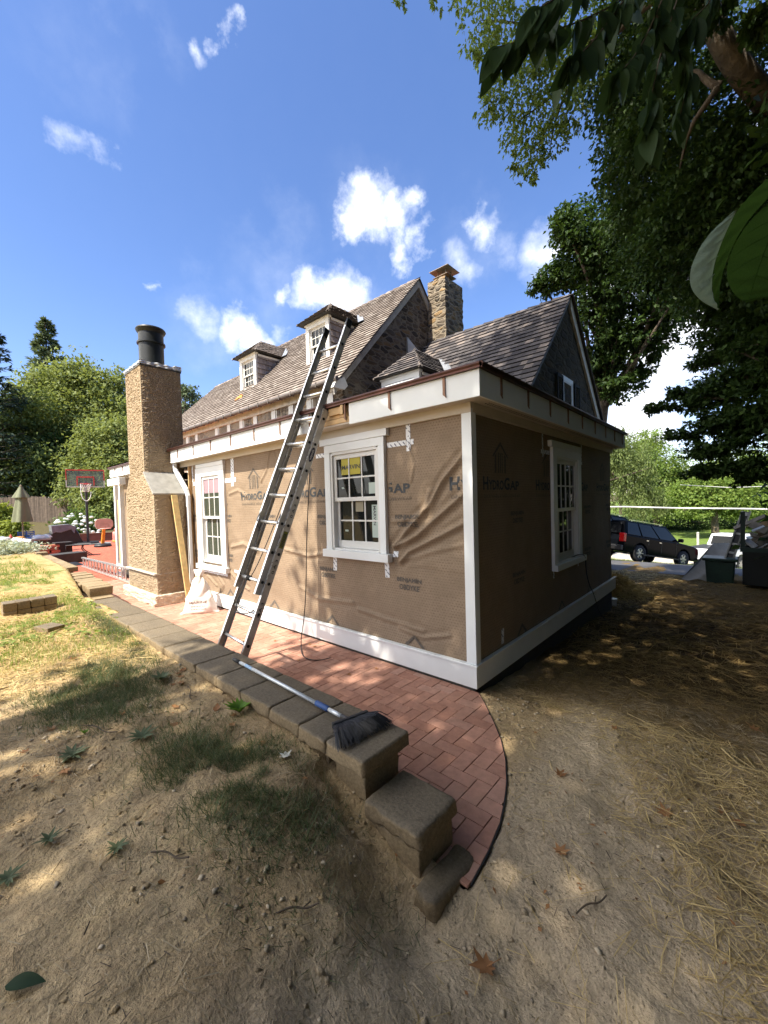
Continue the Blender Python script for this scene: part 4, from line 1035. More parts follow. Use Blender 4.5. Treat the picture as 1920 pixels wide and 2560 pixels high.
# rough stone chimney against the main gable
def rough_box(name, x0, x1, y0, y1, z0, z1, taper, m, parent, amp=.05, step=.09, seed=0):
    bm = bmesh.new(); bmesh.ops.create_cube(bm, size=1)
    cuts = max(2, int((z1 - z0) / step))
    vert = [e for e in bm.edges if abs(e.verts[0].co.z - e.verts[1].co.z) > .5]; bmesh.ops.subdivide_edges(bm, edges=vert, cuts=cuts, use_grid_fill=True)
    hor = [e for e in bm.edges if abs(e.verts[0].co.z - e.verts[1].co.z) < .01]; bmesh.ops.subdivide_edges(bm, edges=hor, cuts=6, use_grid_fill=True)
    for v in bm.verts:
        tt = v.co.z + .5; sx = 1 + taper * (1 - tt)
        v.co = Vector(((x0 + x1) / 2 + v.co.x * (x1 - x0) * sx, (y0 + y1) / 2 + v.co.y * (y1 - y0) * sx, z0 + tt * (z1 - z0)))
        n = mnoise.noise_vector(Vector((v.co.x * 5, v.co.y * 5, v.co.z * 9)) + Vector((seed, 0, 0))); v.co += Vector((n.x, n.y, n.z * .3)) * amp
    og = ORG[parent.name]
    for v in bm.verts: v.co -= og
    me = bpy.data.meshes.new(name); bm.to_mesh(me); bm.free(); me.materials.append(m)
    o = bpy.data.objects.new(name, me); COL.objects.link(o); o.parent = parent; ORG[o.name] = og; return o
ch = rough_box('chimney', -5.97, -5.31, 7.92, 8.98, 5.2, 8.84, .06, STONEL, wg, .04)
mb = MB(); mb.lathe([(.16, 8.80), (.17, 9.02), (.19, 9.03)], 16, (-5.60, 8.35, 0)); mb.build('flue_pot', simple('clay_flue', (.45, .30, .17), .8), ch)
mb = MB(); mb.prism([(-5.96, 8.0, 9.20), (-5.24, 8.0, 9.20), (-5.24, 8.72, 9.20), (-5.96, 8.72, 9.20)], (0, 0, .015)); mb.box(-5.88, -5.32, 8.08, 8.64, 9.0, 9.012)
for a, b in ((-5.75, 8.2), (-5.45, 8.2), (-5.75, 8.5), (-5.45, 8.5)): mb.box(a - .012, a + .012, b - .012, b + .012, 8.9, 9.2)
mb.build('rain_cap', simple('rusty_cap_steel', (.28, .25, .21), .5, metal=.6, tint=(.2, .12, .07)), ch)

# ------------------------------------------------------------------ stucco chimney at the front
sc_ = thing('stucco_chimney', (-6.6, -.3, 0), 'tall tan stucco chimney with a black round flue standing against the addition', 'chimney')
def stucco_face(name, poly, vec, parent): m = MB(); m.prism(poly, vec); return m.build(name, STUCCO, parent, bevel=.012)
def trowel(a, z, seed):      # ridged trowel marks, in metres
    n = mnoise.noise(Vector((a * 12, z * 21, seed))) + .5 * mnoise.noise(Vector((a * 27 + z * 6, z * 44, seed + 5)))
    return .015 * (1 - min(1, abs(n) * 3.2)) + .006 * mnoise.noise(Vector((a * 40, z * 55, seed)))
def stucco_mass(name, sections, depth, parent, seed):
    """front, left and right skins of a chimney mass; sections = (z, x_left, x_right)"""
    m = MB()
    def xr(z):
        for (z0_, a0, b0), (z1_, a1, b1) in zip(sections[:-1], sections[1:]):
            if z <= z1_ + 1e-6: t_ = (z - z0_) / (z1_ - z0_); return a0 + (a1 - a0) * t_, b0 + (b1 - b0) * t_
        return sections[-1][1:]
    zb_, zt_ = sections[0][0], sections[-1][0]; y0, y1 = depth; nz_ = int((zt_ - zb_) / .017)
    def front(u, v): z = zb_ + (zt_ - zb_) * v; a, b = xr(z); x = a + (b - a) * u; e_ = min(1, min(u, 1 - u) * 14); return Vector((x, y0 - trowel(x, z, seed) * e_, z))
    def side(s_):
        def f(u, v): z = zb_ + (zt_ - zb_) * v; x = xr(z)[1 if s_ > 0 else 0]; y = y0 + (y1 - y0) * u; e_ = min(1, min(u, 1 - u) * 14); return Vector((x + s_ * trowel(y + 3, z, seed + 9) * e_, y, z))
        return f
    m.grid(front, 60, nz_); m.grid(side(1), 40, nz_); m.grid(side(-1), 10, nz_ // 3)
    a, b = xr(zt_); m.quad((a, y0, zt_), (b, y0, zt_), (b, y1, zt_), (a, y1, zt_))
    return m.build(name, STUCCO, parent, fix=False)
stucco_mass('firebox', [(.17, -7.37, -5.845), (1.955, -7.37, -5.845), (2.335, -7.115, -6.26)], (-.60, .02), sc_, 1)
stucco_mass('stack', [(2.325, -7.10, -6.258), (4.30, -7.09, -6.262)], (-.602, .09), sc_, 20)
mb = MB(); mb.prism([(-6.275, -.625, 2.345), (-5.825, -.625, 1.938), (-5.825, .028, 1.938), (-6.275, .028, 2.345)], (.018, 0, .026)); mb.build('shoulder_slab', SLATE, sc_, bevel=.004)
mb = MB(); mb.box(-7.40, -5.83, -.650, -.603, .545, .572); mb.box(-5.844, -5.838, -.60, .03, .548, .560); mb.build('stucco_band', simple('band_trim', (.50, .45, .37), .7), sc_, bevel=.004)
stone_block('plinth', -7.56, -5.80, -.665, .028, -.02, .195, CHBASE, sc_, .03, .014, 14, 60)
mb = MB(); mb.box(-7.11, -6.246, -.618, .10, 4.27, 4.315); mb.build('cap_flashing', simple('dark_cap', (.09, .09, .085), .6), sc_)
mb = MB(); mb.grid(lambda u, v: (-7.11 + .868 * u, -.62 + .72 * v, 4.325 + .018 * math.sin(u * 17) * (v < .2 or u > .85) + (.02 if v > .0 else -.02) + .012 * mnoise.noise(Vector((u * 9, v * 9, 0)))), 24, 12); mb.grid(lambda u, v: (-6.238 + .008 * math.sin(u * 31) + .01 * mnoise.noise(Vector((u * 9, v * 4, 2))), -.625 + .73 * u, 4.30 + v * (.06 + .025 * mnoise.noise(Vector((u * 6, 1, 0))) + .02 * (u > .8))), 40, 5); mb.grid(lambda u, v: (-7.11 + .868 * u, -.624 + .006 * math.sin(u * 25), 4.31 + .03 * v), 30, 3); mb.build('cap_sheet', simple('torn_white_foil', (.75, .75, .73), .35, metal=.3, bump=.5, bsc=30), sc_)
mb = MB(); mb.lathe([(.212, 4.3), (.212, 4.82), (.242, 4.825), (.242, 4.855), (.214, 4.86), (.214, 5.02), (.245, 5.06), (.258, 5.09), (.245, 5.115), (.212, 5.125), (.20, 5.10), (.195, 4.9), (.0, 4.88)], 40, (-6.68, -.26, 0), cap=False)
mb.build('flue_pipe', simple('black_flue_paint', (.014, .016, .016), .42, var=.2), sc_, smooth=True).modifiers.new('e', 'EDGE_SPLIT').split_angle = R_(35)

# ------------------------------------------------------------------ extension ladder
X0, SX, T0, LW, FL = -2.334, .069, .922, .419, 3.184
dL = Vector((SX, (-.28 + 1.38) / 2.8, 1)).normalized(); rL = Vector((1, 0, .006)).normalized(); nL = dL.cross(rL).normalized()   # nL points to the house
if nL.y < 0: nL = -nL
rL = (rL - dL * rL.dot(dL)).normalized()
P0 = Vector((X0, -1.38, 0))
ld = thing('extension_ladder', tuple(P0 + rL * .2), 'long aluminium extension ladder leaning on the addition roof edge', 'ladder')
dep = .072; sw = .026
def rail(name, off, t0, t1, lateral, mat=ALUD):
    m = MB(); c = P0 + rL * lateral + nL * off
    a, b = c + dL * t0, c + dL * t1
    # channel section: bright front flange, web, back flange
    m.bar(a + nL * dep / 2, b + nL * dep / 2, .006, dep - .006, rL)
    o = m.build(name, mat, ld)
    s_ = 1 if lateral < .2 else -1
    m = MB(); m.bar(a + rL * s_ * sw / 2 - rL * s_ * .003, b + rL * s_ * sw / 2 - rL * s_ * .003, sw, .004, rL); m.bar(a + nL * dep + rL * s_ * sw / 2 - rL * s_ * .003, b + nL * dep + rL * s_ * sw / 2 - rL * s_ * .003, sw, .004, rL)
    m.build('flange', ALUR, o)
    return o
tz0 = .03
f_l = rail('fly_rail', 0, T0, T0 + FL, .003); f_r = rail('fly_rail', 0, T0, T0 + FL, LW + .02)
b_l = rail('base_rail', .058, tz0, 3.03, -.028); b_r = rail('base_rail', .058, tz0, 3.03, LW + .051)
rung_ts = [T0 + .127 + .3085 * i for i in range(10)]
HOLE = simple('rung_end', (.008, .008, .008), .6)
for t_ in rung_ts:
    m = MB(); c = P0 + dL * t_ + nL * .036
    m.tube([c + rL * .006, c + rL * (LW + .017)], .017, 12); m.build('rung', ALUR, ld, smooth=True)
    m = MB(); e = c + rL * (LW + .0245); m.tube([e, e + rL * .004], .016, 10); m.build('rung_end', HOLE, ld)
for i in range(10):
    t_ = T0 + .127 + .3085 * (i - 2)
    if t_ > 2.95: continue
    m = MB(); c = P0 + dL * t_ + nL * .094
    if t_ < T0 + .2 or True:
        m.tube([c - rL * .024, c + rL * (LW + .047)], .016, 12); m.build('rung', ALUR, ld, smooth=True)
    m = MB(); e = c + rL * (LW + .0555); m.tube([e, e + rL * .004], .016, 10); m.build('rung_end', HOLE, ld)
for lat in (.003, LW + .02):
    s_ = 1 if lat < .2 else -1
    m = MB(); c = P0 + rL * (lat + s_ * .009) + nL * .036 + dL * (T0 + FL); m.obox(c, rL * .018, nL * .041, dL * .055); m.build('end_cap', BLACK, ld, bevel=.014)
for lat in (-.028, LW + .051):
    s_ = 1 if lat < .2 else -1
    m = MB(); c = P0 + rL * (lat + s_ * .010) + nL * .094; m.obox(c + dL * 3.03, rL * .016, nL * .04, dL * .02); m.obox(c + dL * (tz0 + .03), rL * .018, nL * .045, dL * .03); m.build('end_cap', GREYB, ld, bevel=.006)
for lat in (.003, LW + .02):
    m = MB(); s_ = 1 if lat < .2 else -1; c = P0 + rL * (lat + s_ * .013) + nL * .03 + dL * (T0 + .755)
    m.tube(smooth_pts([c + dL * .15 - nL * .02, c - nL * .045, c + dL * (-.03) - nL * .03, c - dL * .12 + nL * .04], 2), .005, 6); m.obox(c + nL * .05 - dL * .05, rL * .01, nL * .025, dL * .07); m.build('rung_lock', simple('lock_steel', (.25, .25, .25), .4, metal=.8), ld)
tp = P0 + rL * .36 + nL * .045 + dL * (T0 + 1.95)
m = MB(); ro = [tp, P0 + rL * .28 + nL * .075 + dL * (T0 + 1.4), P0 + rL * .24 + nL * .08 + dL * (T0 + .7), P0 + rL * .19 + nL * .06 + dL * (T0 + .15), P0 + rL * .17 + nL * .01 + dL * (T0 + .13), P0 + rL * .18 + nL * .02 + dL * (T0 + .02), P0 + rL * .15 + dL * (T0 - .12), P0 + rL * .22 - nL * .0 + dL * (T0 - .23), P0 + rL * .38 + nL * .02 + dL * (T0 - .21), P0 + rL * .44 + nL * .05 + dL * (T0 - .15)]
m.tube(smooth_pts(ro, 3), .0055, 6); kk = P0 + rL * .18 + nL * .036 + dL * (T0 + .127)
for a_ in (-.02, 0, .02): m.tube([kk + rL * a_ + (nL * math.cos(q) + dL * math.sin(q)) * .024 for q in np.linspace(0, 6.2, 10)], .006, 6)
m.build('rope', BLACK, ld, smooth=True)
# stickers on the outer rail: oval maker badge, yellow caution label, small marks
def on_rail(off, lat): return lambda t_, s_: P0 + rL * lat + nL * (off + s_) + dL * t_
g = on_rail(.058, LW + .0555)
m = MB(); tc_ = T0 + 1.55; m.add([g(tc_ + .085 * math.sin(q), .037 + .028 * math.cos(q)) for q in np.linspace(0, 2 * math.pi, 25)[:-1]], [tuple(range(24))]); m.build('badge', simple('navy_badge', (.012, .016, .05), .4), ld)
g2 = on_rail(.058, LW + .0562); m = MB(); put_text(m, 'WERNER', lambda a, b: g2(tc_ + a, .037 - b), -.06, .06, -.012, .012, .03); m.build('badge_lettering', simple('badge_white', (.6, .6, .6), .5), ld, fix=False)
m = MB(); m.add([g(a, b) for a, b in ((T0 + .50, .012), (T0 + .68, .012), (T0 + .68, .062), (T0 + .50, .062))], [(0, 1, 2, 3)]); m.build('caution_label', simple('olive_label', (.20, .22, .03), .5, var=.3, sc=60), ld)
m = MB(); put_text(m, 'DANGER', lambda a, b: g2(T0 + .52 + a, .037 - b), 0, .14, -.016, .016, .03); m.build('label_lettering', INK, ld, fix=False)
for tt in (-.12, .32, .92): 
    m = MB(); put_text(m, '0 A 3', lambda a, b: g2(T0 + tt + a, .037 - b), -.09, .06, -.014, .014, .02); m.build('stamped_lettering', INK, ld, fix=False)

# ------------------------------------------------------------------ sand bag
bag = thing('sand_bag', (-4.9, -.30, 0), 'white woven sand bag with printed lettering and a tied twisted neck on the brick path', 'bag')
fa = math.atan2(-.62, .78)
PRO = [(0, .235, .13), (.03, .25, .15), (.10, .235, .15), (.18, .205, .14), (.235, .20, .135), (.262, .185, .12), (.30, .165, .115), (.38, .14, .10), (.45, .115, .085), (.52, .085, .06), (.57, .05, .04), (.60, .045, .035), (.66, .07, .03), (.70, .06, .02)]
def bagpt(an, h):
    for (h0, a0, b0), (h1, a1, b1) in zip(PRO[:-1], PRO[1:]):
        if h <= h1: break
    t_ = (h - h0) / (h1 - h0); a = a0 + (a1 - a0) * t_; b = b0 + (b1 - b0) * t_
    e_ = .62 if h < .25 else .85
    ca, sa = math.cos(an), math.sin(an)
    x = a * math.copysign(abs(ca) ** e_, ca); y = b * math.copysign(abs(sa) ** e_, sa)
    wr = (.5 if h < .24 else 1.2) * .012 * math.sin(an * 5 + h * 23) + mnoise.noise(Vector((x * 9, y * 9, h * 7))) * (.012 if h < .24 else .026)
    r_ = 1 + wr / max(.06, math.hypot(x, y)); x, y = x * r_, y * r_
    if h < .03: y += .0; x *= 1.0 + .25 * (.03 - h) / .03
    tw = .03 * max(0, h - .4)
    rx = Vector((-math.sin(fa), math.cos(fa), 0)); ry = Vector((math.cos(fa), math.sin(fa), 0))
    return Vector((-4.86 - tw, -.30, h)) + rx * x + ry * y
mb = MB(); nb = 48; hs_ = list(np.linspace(0, .70, 46))
mb.grid(lambda u, v: bagpt(2 * math.pi * u, .001 + .698 * v), nb, 46); mb.add([bagpt(2 * math.pi * i / nb, .001) for i in range(nb)], [tuple(range(nb))])
mb.build('sack', simple('woven_sack', (.74, .70, .66), .8, var=.08, bump=.35, bsc=170, bd=.002), bag, smooth=True)
INKB = simple('faded_brown_print', (.24, .18, .15), .9)
def bagtext(body, s0, s1, h0, h1):
    def fn(s, h):
        x = s; h_ = h
        lo, hi = 0.02, math.pi - .02       # find the angle on the printed side whose lateral offset is x
        for _ in range(24):
            md = (lo + hi) / 2; q = bagpt(md, h_) - Vector((-4.86 - .03 * max(0, h_ - .4), -.30, 0)); lat = q.x * -math.sin(fa) + q.y * math.cos(fa)
            if lat > x: lo = md
            else: hi = md
        p = bagpt(md, h_); return p + Vector((math.cos(fa), math.sin(fa), .1)) * .004
    m_ = MB(); put_text(m_, body, fn, s0, s1, h0, h1, .012); m_.build('sack_lettering', INKB, bag, fix=False)
bagtext('MARINE', -.13, .14, .165, .205); bagtext('BUILDING INC', -.10, .12, .115, .135); bagtext('610-411-4108', -.10, .13, .07, .088)
mb = MB()
for k_ in range(3): mb.tube([bagpt(q, .575 + k_ * .006) + Vector((0, 0, 0)) for q in np.linspace(0, 6.28, 16)], .006, 6)
mb.build('tie', simple('string_tie', (.5, .42, .3), .9), bag)
# pine stud against the chimney
st_ = MB(); st_.bar((-5.70, -.13, .02), (-5.79, -.29, 1.93), .095, .042, (0, 1, .1)); st_.prism([(-5.815, -.335, 1.925), (-5.77, -.335, 1.925), (-5.77, -.245, 1.93), (-5.815, -.245, 1.93)], (0, .0, .004))
tag(st_.build('pine_stud', PINE, bevel=.003), 'pale pine stud leaning on the shaded side of the stucco chimney', 'lumber')

# ------------------------------------------------------------------ broom on the wall
br = thing('broom', (-.7, -1.55, .41), 'angled black push broom with a white and blue handle lying on the wall capstones', 'broom')
A_, B_ = Vector((-1.43, -1.505, .424)), Vector((.015, -1.572, .448)); ax_ = (B_ - A_).normalized()
mb = MB(); mb.tube([A_ + ax_ * .10, A_ + ax_ * 1.17], .0125, 12); mb.tube([A_ + ax_ * 1.30, B_ - ax_ * .02], .0125, 12); mb.build('handle', simple('scuffed_white_pole', (.62, .65, .66), .35, metal=.35, var=.15, sc=30), br, smooth=True)
mb = MB(); mb.tube([A_, A_ + ax_ * .01, A_ + ax_ * .12], [.012, .0155, .0155], 12); mb.build('end_grip', GREYB, br, smooth=True)
mb = MB(); mb.tube([A_ + ax_ * 1.17, A_ + ax_ * 1.175, A_ + ax_ * 1.295, A_ + ax_ * 1.30], [.014, .0175, .0175, .014], 14); mb.build('grip', simple('blue_foam_grip', (.03, .08, .24), .6), br, smooth=True)
mb = MB(); mb.tube([A_ + ax_ * .22, A_ + ax_ * .33], .0127, 12); mb.build('handle_label', simple('pale_blue_label', (.30, .45, .62), .5, var=.3, sc=60), br)
h0_, h1_ = Vector((.028, -1.675, .447)), Vector((.092, -1.452, .452)); mb = MB()
mb.bar(h0_, h1_, .028, .036, ax_); mb.tube([B_ - ax_ * .03, B_ + ax_ * .03], [.014, .016], 10); mb.build('head_block', BLACK, br, bevel=.006)
mb = MB(); rg = random.Random(3)
for i in range(620):
    s_ = rg.random(); a = h0_.lerp(h1_, s_) + Vector((.012, .0, rg.uniform(-.012, .012)))
    tipb = Vector((.185, -1.775, .409)).lerp(Vector((.235, -1.40, .411)), s_); ln = rg.uniform(.86, 1.06)
    tip = a + (tipb - a) * ln + Vector((rg.gauss(0, .008), rg.gauss(0, .010), abs(rg.gauss(0, .016)))); mid = (a + tip) / 2 + Vector((0, 0, .014 + rg.uniform(0, .012)))
    mb.tube([a, mid, tip], [.0022, .0020, .0012], 3, cap=False)
mb.build('bristles', simple('black_bristle', (.011, .012, .016), .5, spec=.3, rndv=.6), br, fix=False)
# ------------------------------------------------------------------ back yard on the left
def facing(x, y, z=0, tilt=0):       # local x = right as seen from the yard side, local -y towards the house corner
    d = Vector((CAMP.x - x, CAMP.y - y, 0)).normalized()
    r = Vector((-d.y, d.x, 0))
    return Matrix(((r.x, -d.x, 0, x), (r.y, -d.y, 0, y), (0, 0, 1, z), (0, 0, 0, 1))) @ Matrix.Rotation(R_(tilt), 4, 'Z')
RED = simple('red_paint', (.45, .05, .045), .5); BLKM = simple('black_metal', (.018, .018, .02), .45)
def acrylic():
    k = NT('clear_acrylic'); t = k.n('ShaderNodeBsdfTransparent'); t.inputs[0].default_value = (.72, .78, .76, 1); m = k.n('ShaderNodeMixShader'); m.inputs[0].default_value = .35
    k.col((.25, .30, .28)).rough(.15); k.l(t.outputs[0], m.inputs[1]); k.l(k.p.outputs[0], m.inputs[2]); k.l(m.outputs[0], k.out.inputs[0]); return k.m
h = local('basketball_hoop', facing(-22.7, 1.9, .0), 'full-size basketball hoop with a clear red-edged backboard on a black pole', 'basketball hoop')
m = MB(); m.tube([(0, .35, 0), (0, .35, 2.2), (0, .30, 3.1)], .06, 10); m.bar((0, .3, 3.05), (0, .05, 3.15), .08, .08); m.build('pole', BLKM, h)
m = MB(); m.box(-.45, .45, .1, .95, -.02, .12); m.build('base', BLKM, h, bevel=.05)
m = MB(); m.box(-.74, .74, 0, .012, 2.90, 3.68); m.build('backboard', acrylic(), h)
m = MB(); m.box(-.78, .78, -.02, .03, 3.681, 3.74); m.box(-.78, -.742, -.02, .03, 3.2, 3.68); m.box(.742, .78, -.02, .03, 3.2, 3.68); m.box(-.36, .36, -.022, -.002, 3.34, 3.40); m.box(-.36, -.31, -.022, -.002, 2.95, 3.339); m.box(.31, .36, -.022, -.002, 2.95, 3.339); m.build('board_border', RED, h)
m = MB(); m.box(-.78, .78, -.02, .03, 2.86, 2.899); m.box(-.78, -.742, -.02, .03, 2.9, 3.199); m.box(.742, .78, -.02, .03, 2.9, 3.199); m.build('board_border', simple('grey_border', (.45, .44, .40), .5), h)
m = MB(); m.box(-.26, -.22, .015, .05, 2.9, 3.7); m.box(.22, .26, .015, .05, 2.9, 3.7); m.box(-.3, .3, .02, .06, 3.05, 3.10); m.build('board_brace', BLKM, h)
m = MB(); m.tube([(.23 * math.cos(q), -.30 + .23 * math.sin(q), 3.02) for q in np.linspace(0, 6.283, 25)], .012, 6); m.box(-.1, .1, -.10, 0, 2.98, 3.06); m.build('rim', RED, h)
m = MB()
for i in range(12):
    q = i * math.pi / 6; a = Vector((.23 * math.cos(q), -.30 + .23 * math.sin(q), 3.02)); 
    for s_ in (-1, 1):
        b = Vector((.17 * math.cos(q + s_ * .5), -.30 + .17 * math.sin(q + s_ * .5), 2.83)); c = Vector((.12 * math.cos(q), -.30 + .12 * math.sin(q), 2.62)); m.tube([a, b, c], .007, 4)
m.build('net', simple('white_net', (.72, .70, .66), .9), h)
m = MB(); m.tube(smooth_pts([(-.2, -.4, 3.0), (-.2, -.42, 2.5), (-.12, -.42, 2.22), (.05, -.42, 2.15), (.17, -.42, 2.35), (.2, -.4, 2.62)], 2), .018, 6); m.build('net_cord', simple('white_cord', (.75, .75, .75), .8), h)
th = local('toy_hoop', facing(-20.6, 2.02, 0, 12), 'child basketball hoop with tan backboard on an orange post and black base', 'toy hoop')
m = MB(); m.lathe([(.0, .0), (.33, .0), (.36, .05), (.30, .12), (.12, .15), (0, .15)], 24, cap=False); m.build('base', BLKM, th, smooth=True)
m = MB(); m.bar((0, 0, .12), (.07, 0, .86), .13, .10); m.build('post', simple('orange_plastic', (.72, .27, .02), .4), th, bevel=.02)
m = MB(); m.prism([(.36 * math.copysign(abs(math.cos(q)) ** .6, math.cos(q)) + .09, -.02, 1.06 + .24 * math.copysign(abs(math.sin(q)) ** .6, math.sin(q))) for q in np.linspace(0, 6.283, 33)[:-1]], (0, .05, 0)); m.build('backboard', simple('tan_plastic', (.56, .36, .27), .45), th, bevel=.012)
m = MB(); m.tube([(.09 + .2 * math.cos(q), -.22 + .18 * math.sin(q), .84) for q in np.linspace(0, 6.283, 21)], .022, 6); m.tube([(.09 - .2, -.1, .84), (.09 - .2, 0, .84)], .02, 6); m.build('rim', simple('faded_pink_rim', (.55, .30, .25), .5), th, smooth=True)
ty = local('toy_car', facing(-21.6, 3.15, 0, 20), 'faded red and orange plastic ride-on toy on the grass behind the posts', 'toy')
m = MB(); m.box(-.42, .42, -.3, .3, .12, .62); m.box(-.36, .1, -.26, .26, .62, .80); m.build('shell', simple('faded_red_plastic', (.52, .16, .13), .5, tint=(.6, .3, .25)), ty, bevel=.14, seg=4, smooth=True)
m = MB(); m.box(-.43, .43, -.31, .31, .08, .2); m.build('skirt', simple('toy_orange', (.65, .25, .05), .5), ty, bevel=.05)
for a in (-.25, .25):
    m = MB(); m.tube([(a, -.34, .11), (a, -.26, .11)], .11, 14); m.build('wheel', BLACK, ty)
gr = local('covered_grill', facing(-23.4, 1.0, 0, 8), 'barbecue grill hidden under a black cover with a faded grey top', 'grill')
m = MB()
prof = [(-.78, 0), (-.80, .45), (-.72, .60), (-.46, .66), (-.42, 1.02), (.2, 1.06), (.48, .92), (.62, .60), (.78, .1), (.80, 0)]
m.grid(lambda u, v: (lambda i, f: Vector((prof[i][0] + (prof[i + 1][0] - prof[i][0]) * f, -.36 + .72 * v + .03 * math.sin(u * 40), (prof[i][1] + (prof[i + 1][1] - prof[i][1]) * f) * (1 - .16 * (2 * v - 1) ** 4) + .012 * math.sin(v * 23 + u * 31))))(min(8, int(u * 9)), u * 9 - min(8, int(u * 9))), 54, 14)
m.prism([(a, -.36, b * .84) for a, b in prof], (0, .015, 0)); m.prism([(a, .345, b * .84) for a, b in prof], (0, .015, 0)); m.build('cover', simple('black_vinyl_cover', (.022, .02, .02), .45), gr)
m = MB(); m.prism([(-.44, -.42, .62), (-.47, -.42, 1.02), (.21, -.42, 1.06), (.5, -.42, .92), (.42, -.42, .58), (.30, -.42, .80), (-.1, -.42, .66), (-.3, -.42, .70)], (0, .8, 0)); m.build('cover_flap', simple('faded_grey_vinyl', (.16, .17, .18), .4, var=.3, sc=5), gr, bevel=.02)
wk = local('wicker_box', facing(-17.2, -.02, 0, 10), 'black wicker garden box standing at the edge of the red patio', 'garden box')
m = MB(); m.box(-.24, .24, -.24, .24, 0, .50); m.box(-.26, .26, -.26, .26, .50, .55)
for i in range(12): m.box(-.243, .243, -.245, .245, .03 + i * .04, .045 + i * .04)
m.build('woven_body', simple('black_wicker', (.03, .026, .024), .7, bump=.8, bsc=90), wk)
tb = local('metal_table', facing(-17.0, .42, 0, -6), 'low black metal patio table with curved rocker legs', 'table')
m = MB(); m.box(-.36, .36, -.28, .28, .42, .445); m.build('table_top', simple('grey_table_top', (.10, .10, .095), .4), tb, bevel=.01)
for s_ in (-.24, .24):
    for q in (-.2, .2):
        m = MB(); m.tube(smooth_pts([(s_ - .1, q, .42), (s_ - .14, q, .25), (s_, q, .12), (s_ + .16, q, .0)], 2), .018, 6); m.build('leg', BLKM, tb)
pt = local('garden_pot', facing(-18.2, -1.05, hz(-18.2, -1.05) - .32), 'wide glazed garden pot in pale green at the end of the far wall', 'pot')
m = MB(); m.lathe([(.0, .02), (.30, .0), (.42, .12), (.46, .32), (.44, .47), (.47, .50), (.44, .52), (.40, .50), (.40, .45), (.0, .44)], 36, cap=False)
k = NT('green_glaze'); zz_ = k.xyz(k.obj())[2]; k.col(k.mix(k.mr(k.ma('ADD', zz_, k.ma('MULTIPLY', k.noise(5, k.obj()), .12)), .18, .45), (.22, .30, .17), (.17, .27, .25))).rough(.25); m.build('pot_body', k.m, pt, smooth=True)
ps = local('paver_pile', facing(-17.1, -.55, 0, 15), 'pile of red clay pavers beside the garden pot', 'paver pile')
rg = random.Random(5)
for l in range(5):
    for i in range(3):
        for j in range(2):
            if l == 4 and rg.random() < .4: continue
            m = MB(); a = rg.uniform(-.1, .1); c = Vector((-.3 + i * .27 + rg.uniform(-.03, .03), j * .22 - .1, .06 + l * .095)); m.obox(c, Vector((math.cos(a), math.sin(a), 0)) * .13, Vector((-math.sin(a), math.cos(a), 0)) * .10, (0, 0, .044)); m.build('paver', simple('sunlit_red_paver', (.42, .14, .085), .9, rndv=.2) if (l, i, j) == (0, 0, 0) else bpy.data.materials['sunlit_red_paver'], ps, bevel=.006)
lg = local('stone_ledge', facing(-20.4, -.9, 0, 0), 'grey stone ledge crowded with garden clutter under the umbrella', 'ledge')
m = MB(); m.box(-1.35, 1.0, -.35, .35, .52, .60); m.build('slab', SLATE, lg, bevel=.01); m = MB(); m.box(-1.2, .9, -.25, .3, .0, .519); m.build('base_wall', STONE, lg)
Lm = facing(-20.4, -.9, .60)
def clutter(kind, name, x, y, s, label, cat, m_, grp=None):
    o = MB(); rg_ = random.Random(int(x * 100))
    if kind == 'bag': o.grid(lambda u, v: (lambda r: Vector((r * math.cos(2 * math.pi * u) * s * 1.2, r * math.sin(2 * math.pi * u) * s, s * .75 * math.sin(v * math.pi * .5) ** .8 + .02 * mnoise.noise(Vector((u * 6, v * 6, x))))))(math.cos(v * math.pi * .5) ** .6 * (1 + .22 * mnoise.noise(Vector((math.cos(6.28 * u) * 2, math.sin(6.28 * u) * 2, x + v))))), 18, 8)
    elif kind == 'crate':
        o.box(-s, s, -s * .7, s * .7, 0, .03); 
        for q in range(4): o.box(-s, s, -s * .72, -s * .7, .05 + q * .07, .09 + q * .07); o.box(-s, -s + .02, -s * .7, s * .7, .05 + q * .07, .09 + q * .07); o.box(s - .02, s, -s * .7, s * .7, .05 + q * .07, .09 + q * .07)
        for a in (-s, 0, s - .02): o.box(a, a + .03, -s * .74, -s * .72, 0, .33)
    elif kind == 'pipe': o.tube([(-.3, .25, .16), (.1, -.2, .05)], s, 14, cap=False); o.tube([(-.3, .25, .16), (.1, -.2, .05)], s * .86, 14, cap=False)
    elif kind == 'bottle': o.lathe([(0, 0), (s, 0), (s, s * 2.2), (s * .45, s * 3), (s * .4, s * 3.6), (0, s * 3.6)], 14, cap=False)
    ob = o.build(name, m_, smooth=kind in ('bag', 'bottle', 'pipe')); ob.matrix_world = Lm @ Matrix.Translation((x, y, .001)); tag(ob, label, cat, grp)
CL1 = simple('pale_plastic', (.55, .57, .56), .5, var=.25, sc=20); CL2 = simple('blue_plastic', (.02, .07, .30), .4); CL3 = simple('orange_rubber', (.62, .28, .08), .6); CL4 = simple('white_plastic_glossy', (.75, .75, .74), .3); CL5 = simple('grey_plastic', (.34, .38, .40), .5, var=.3, sc=20); CL6 = simple('red_plastic', (.50, .07, .05), .5)
clutter('crate', 'plastic_crate', .22, .12, .26, 'bright blue plastic crate standing upright among the ledge clutter', 'crate', CL2)
clutter('bag', 'rubber_ball', .02, -.12, .15, 'orange play ball just in front of the blue crate', 'ball', CL3)
clutter('bag', 'plastic_bag', -.62, -.05, .22, 'grey plastic bag, largest on the left half of the ledge', 'bag', CL5)
clutter('bag', 'plastic_bag', -.42, -.2, .17, 'pale crumpled plastic bag touching the red bottle on the ledge', 'bag', CL1)
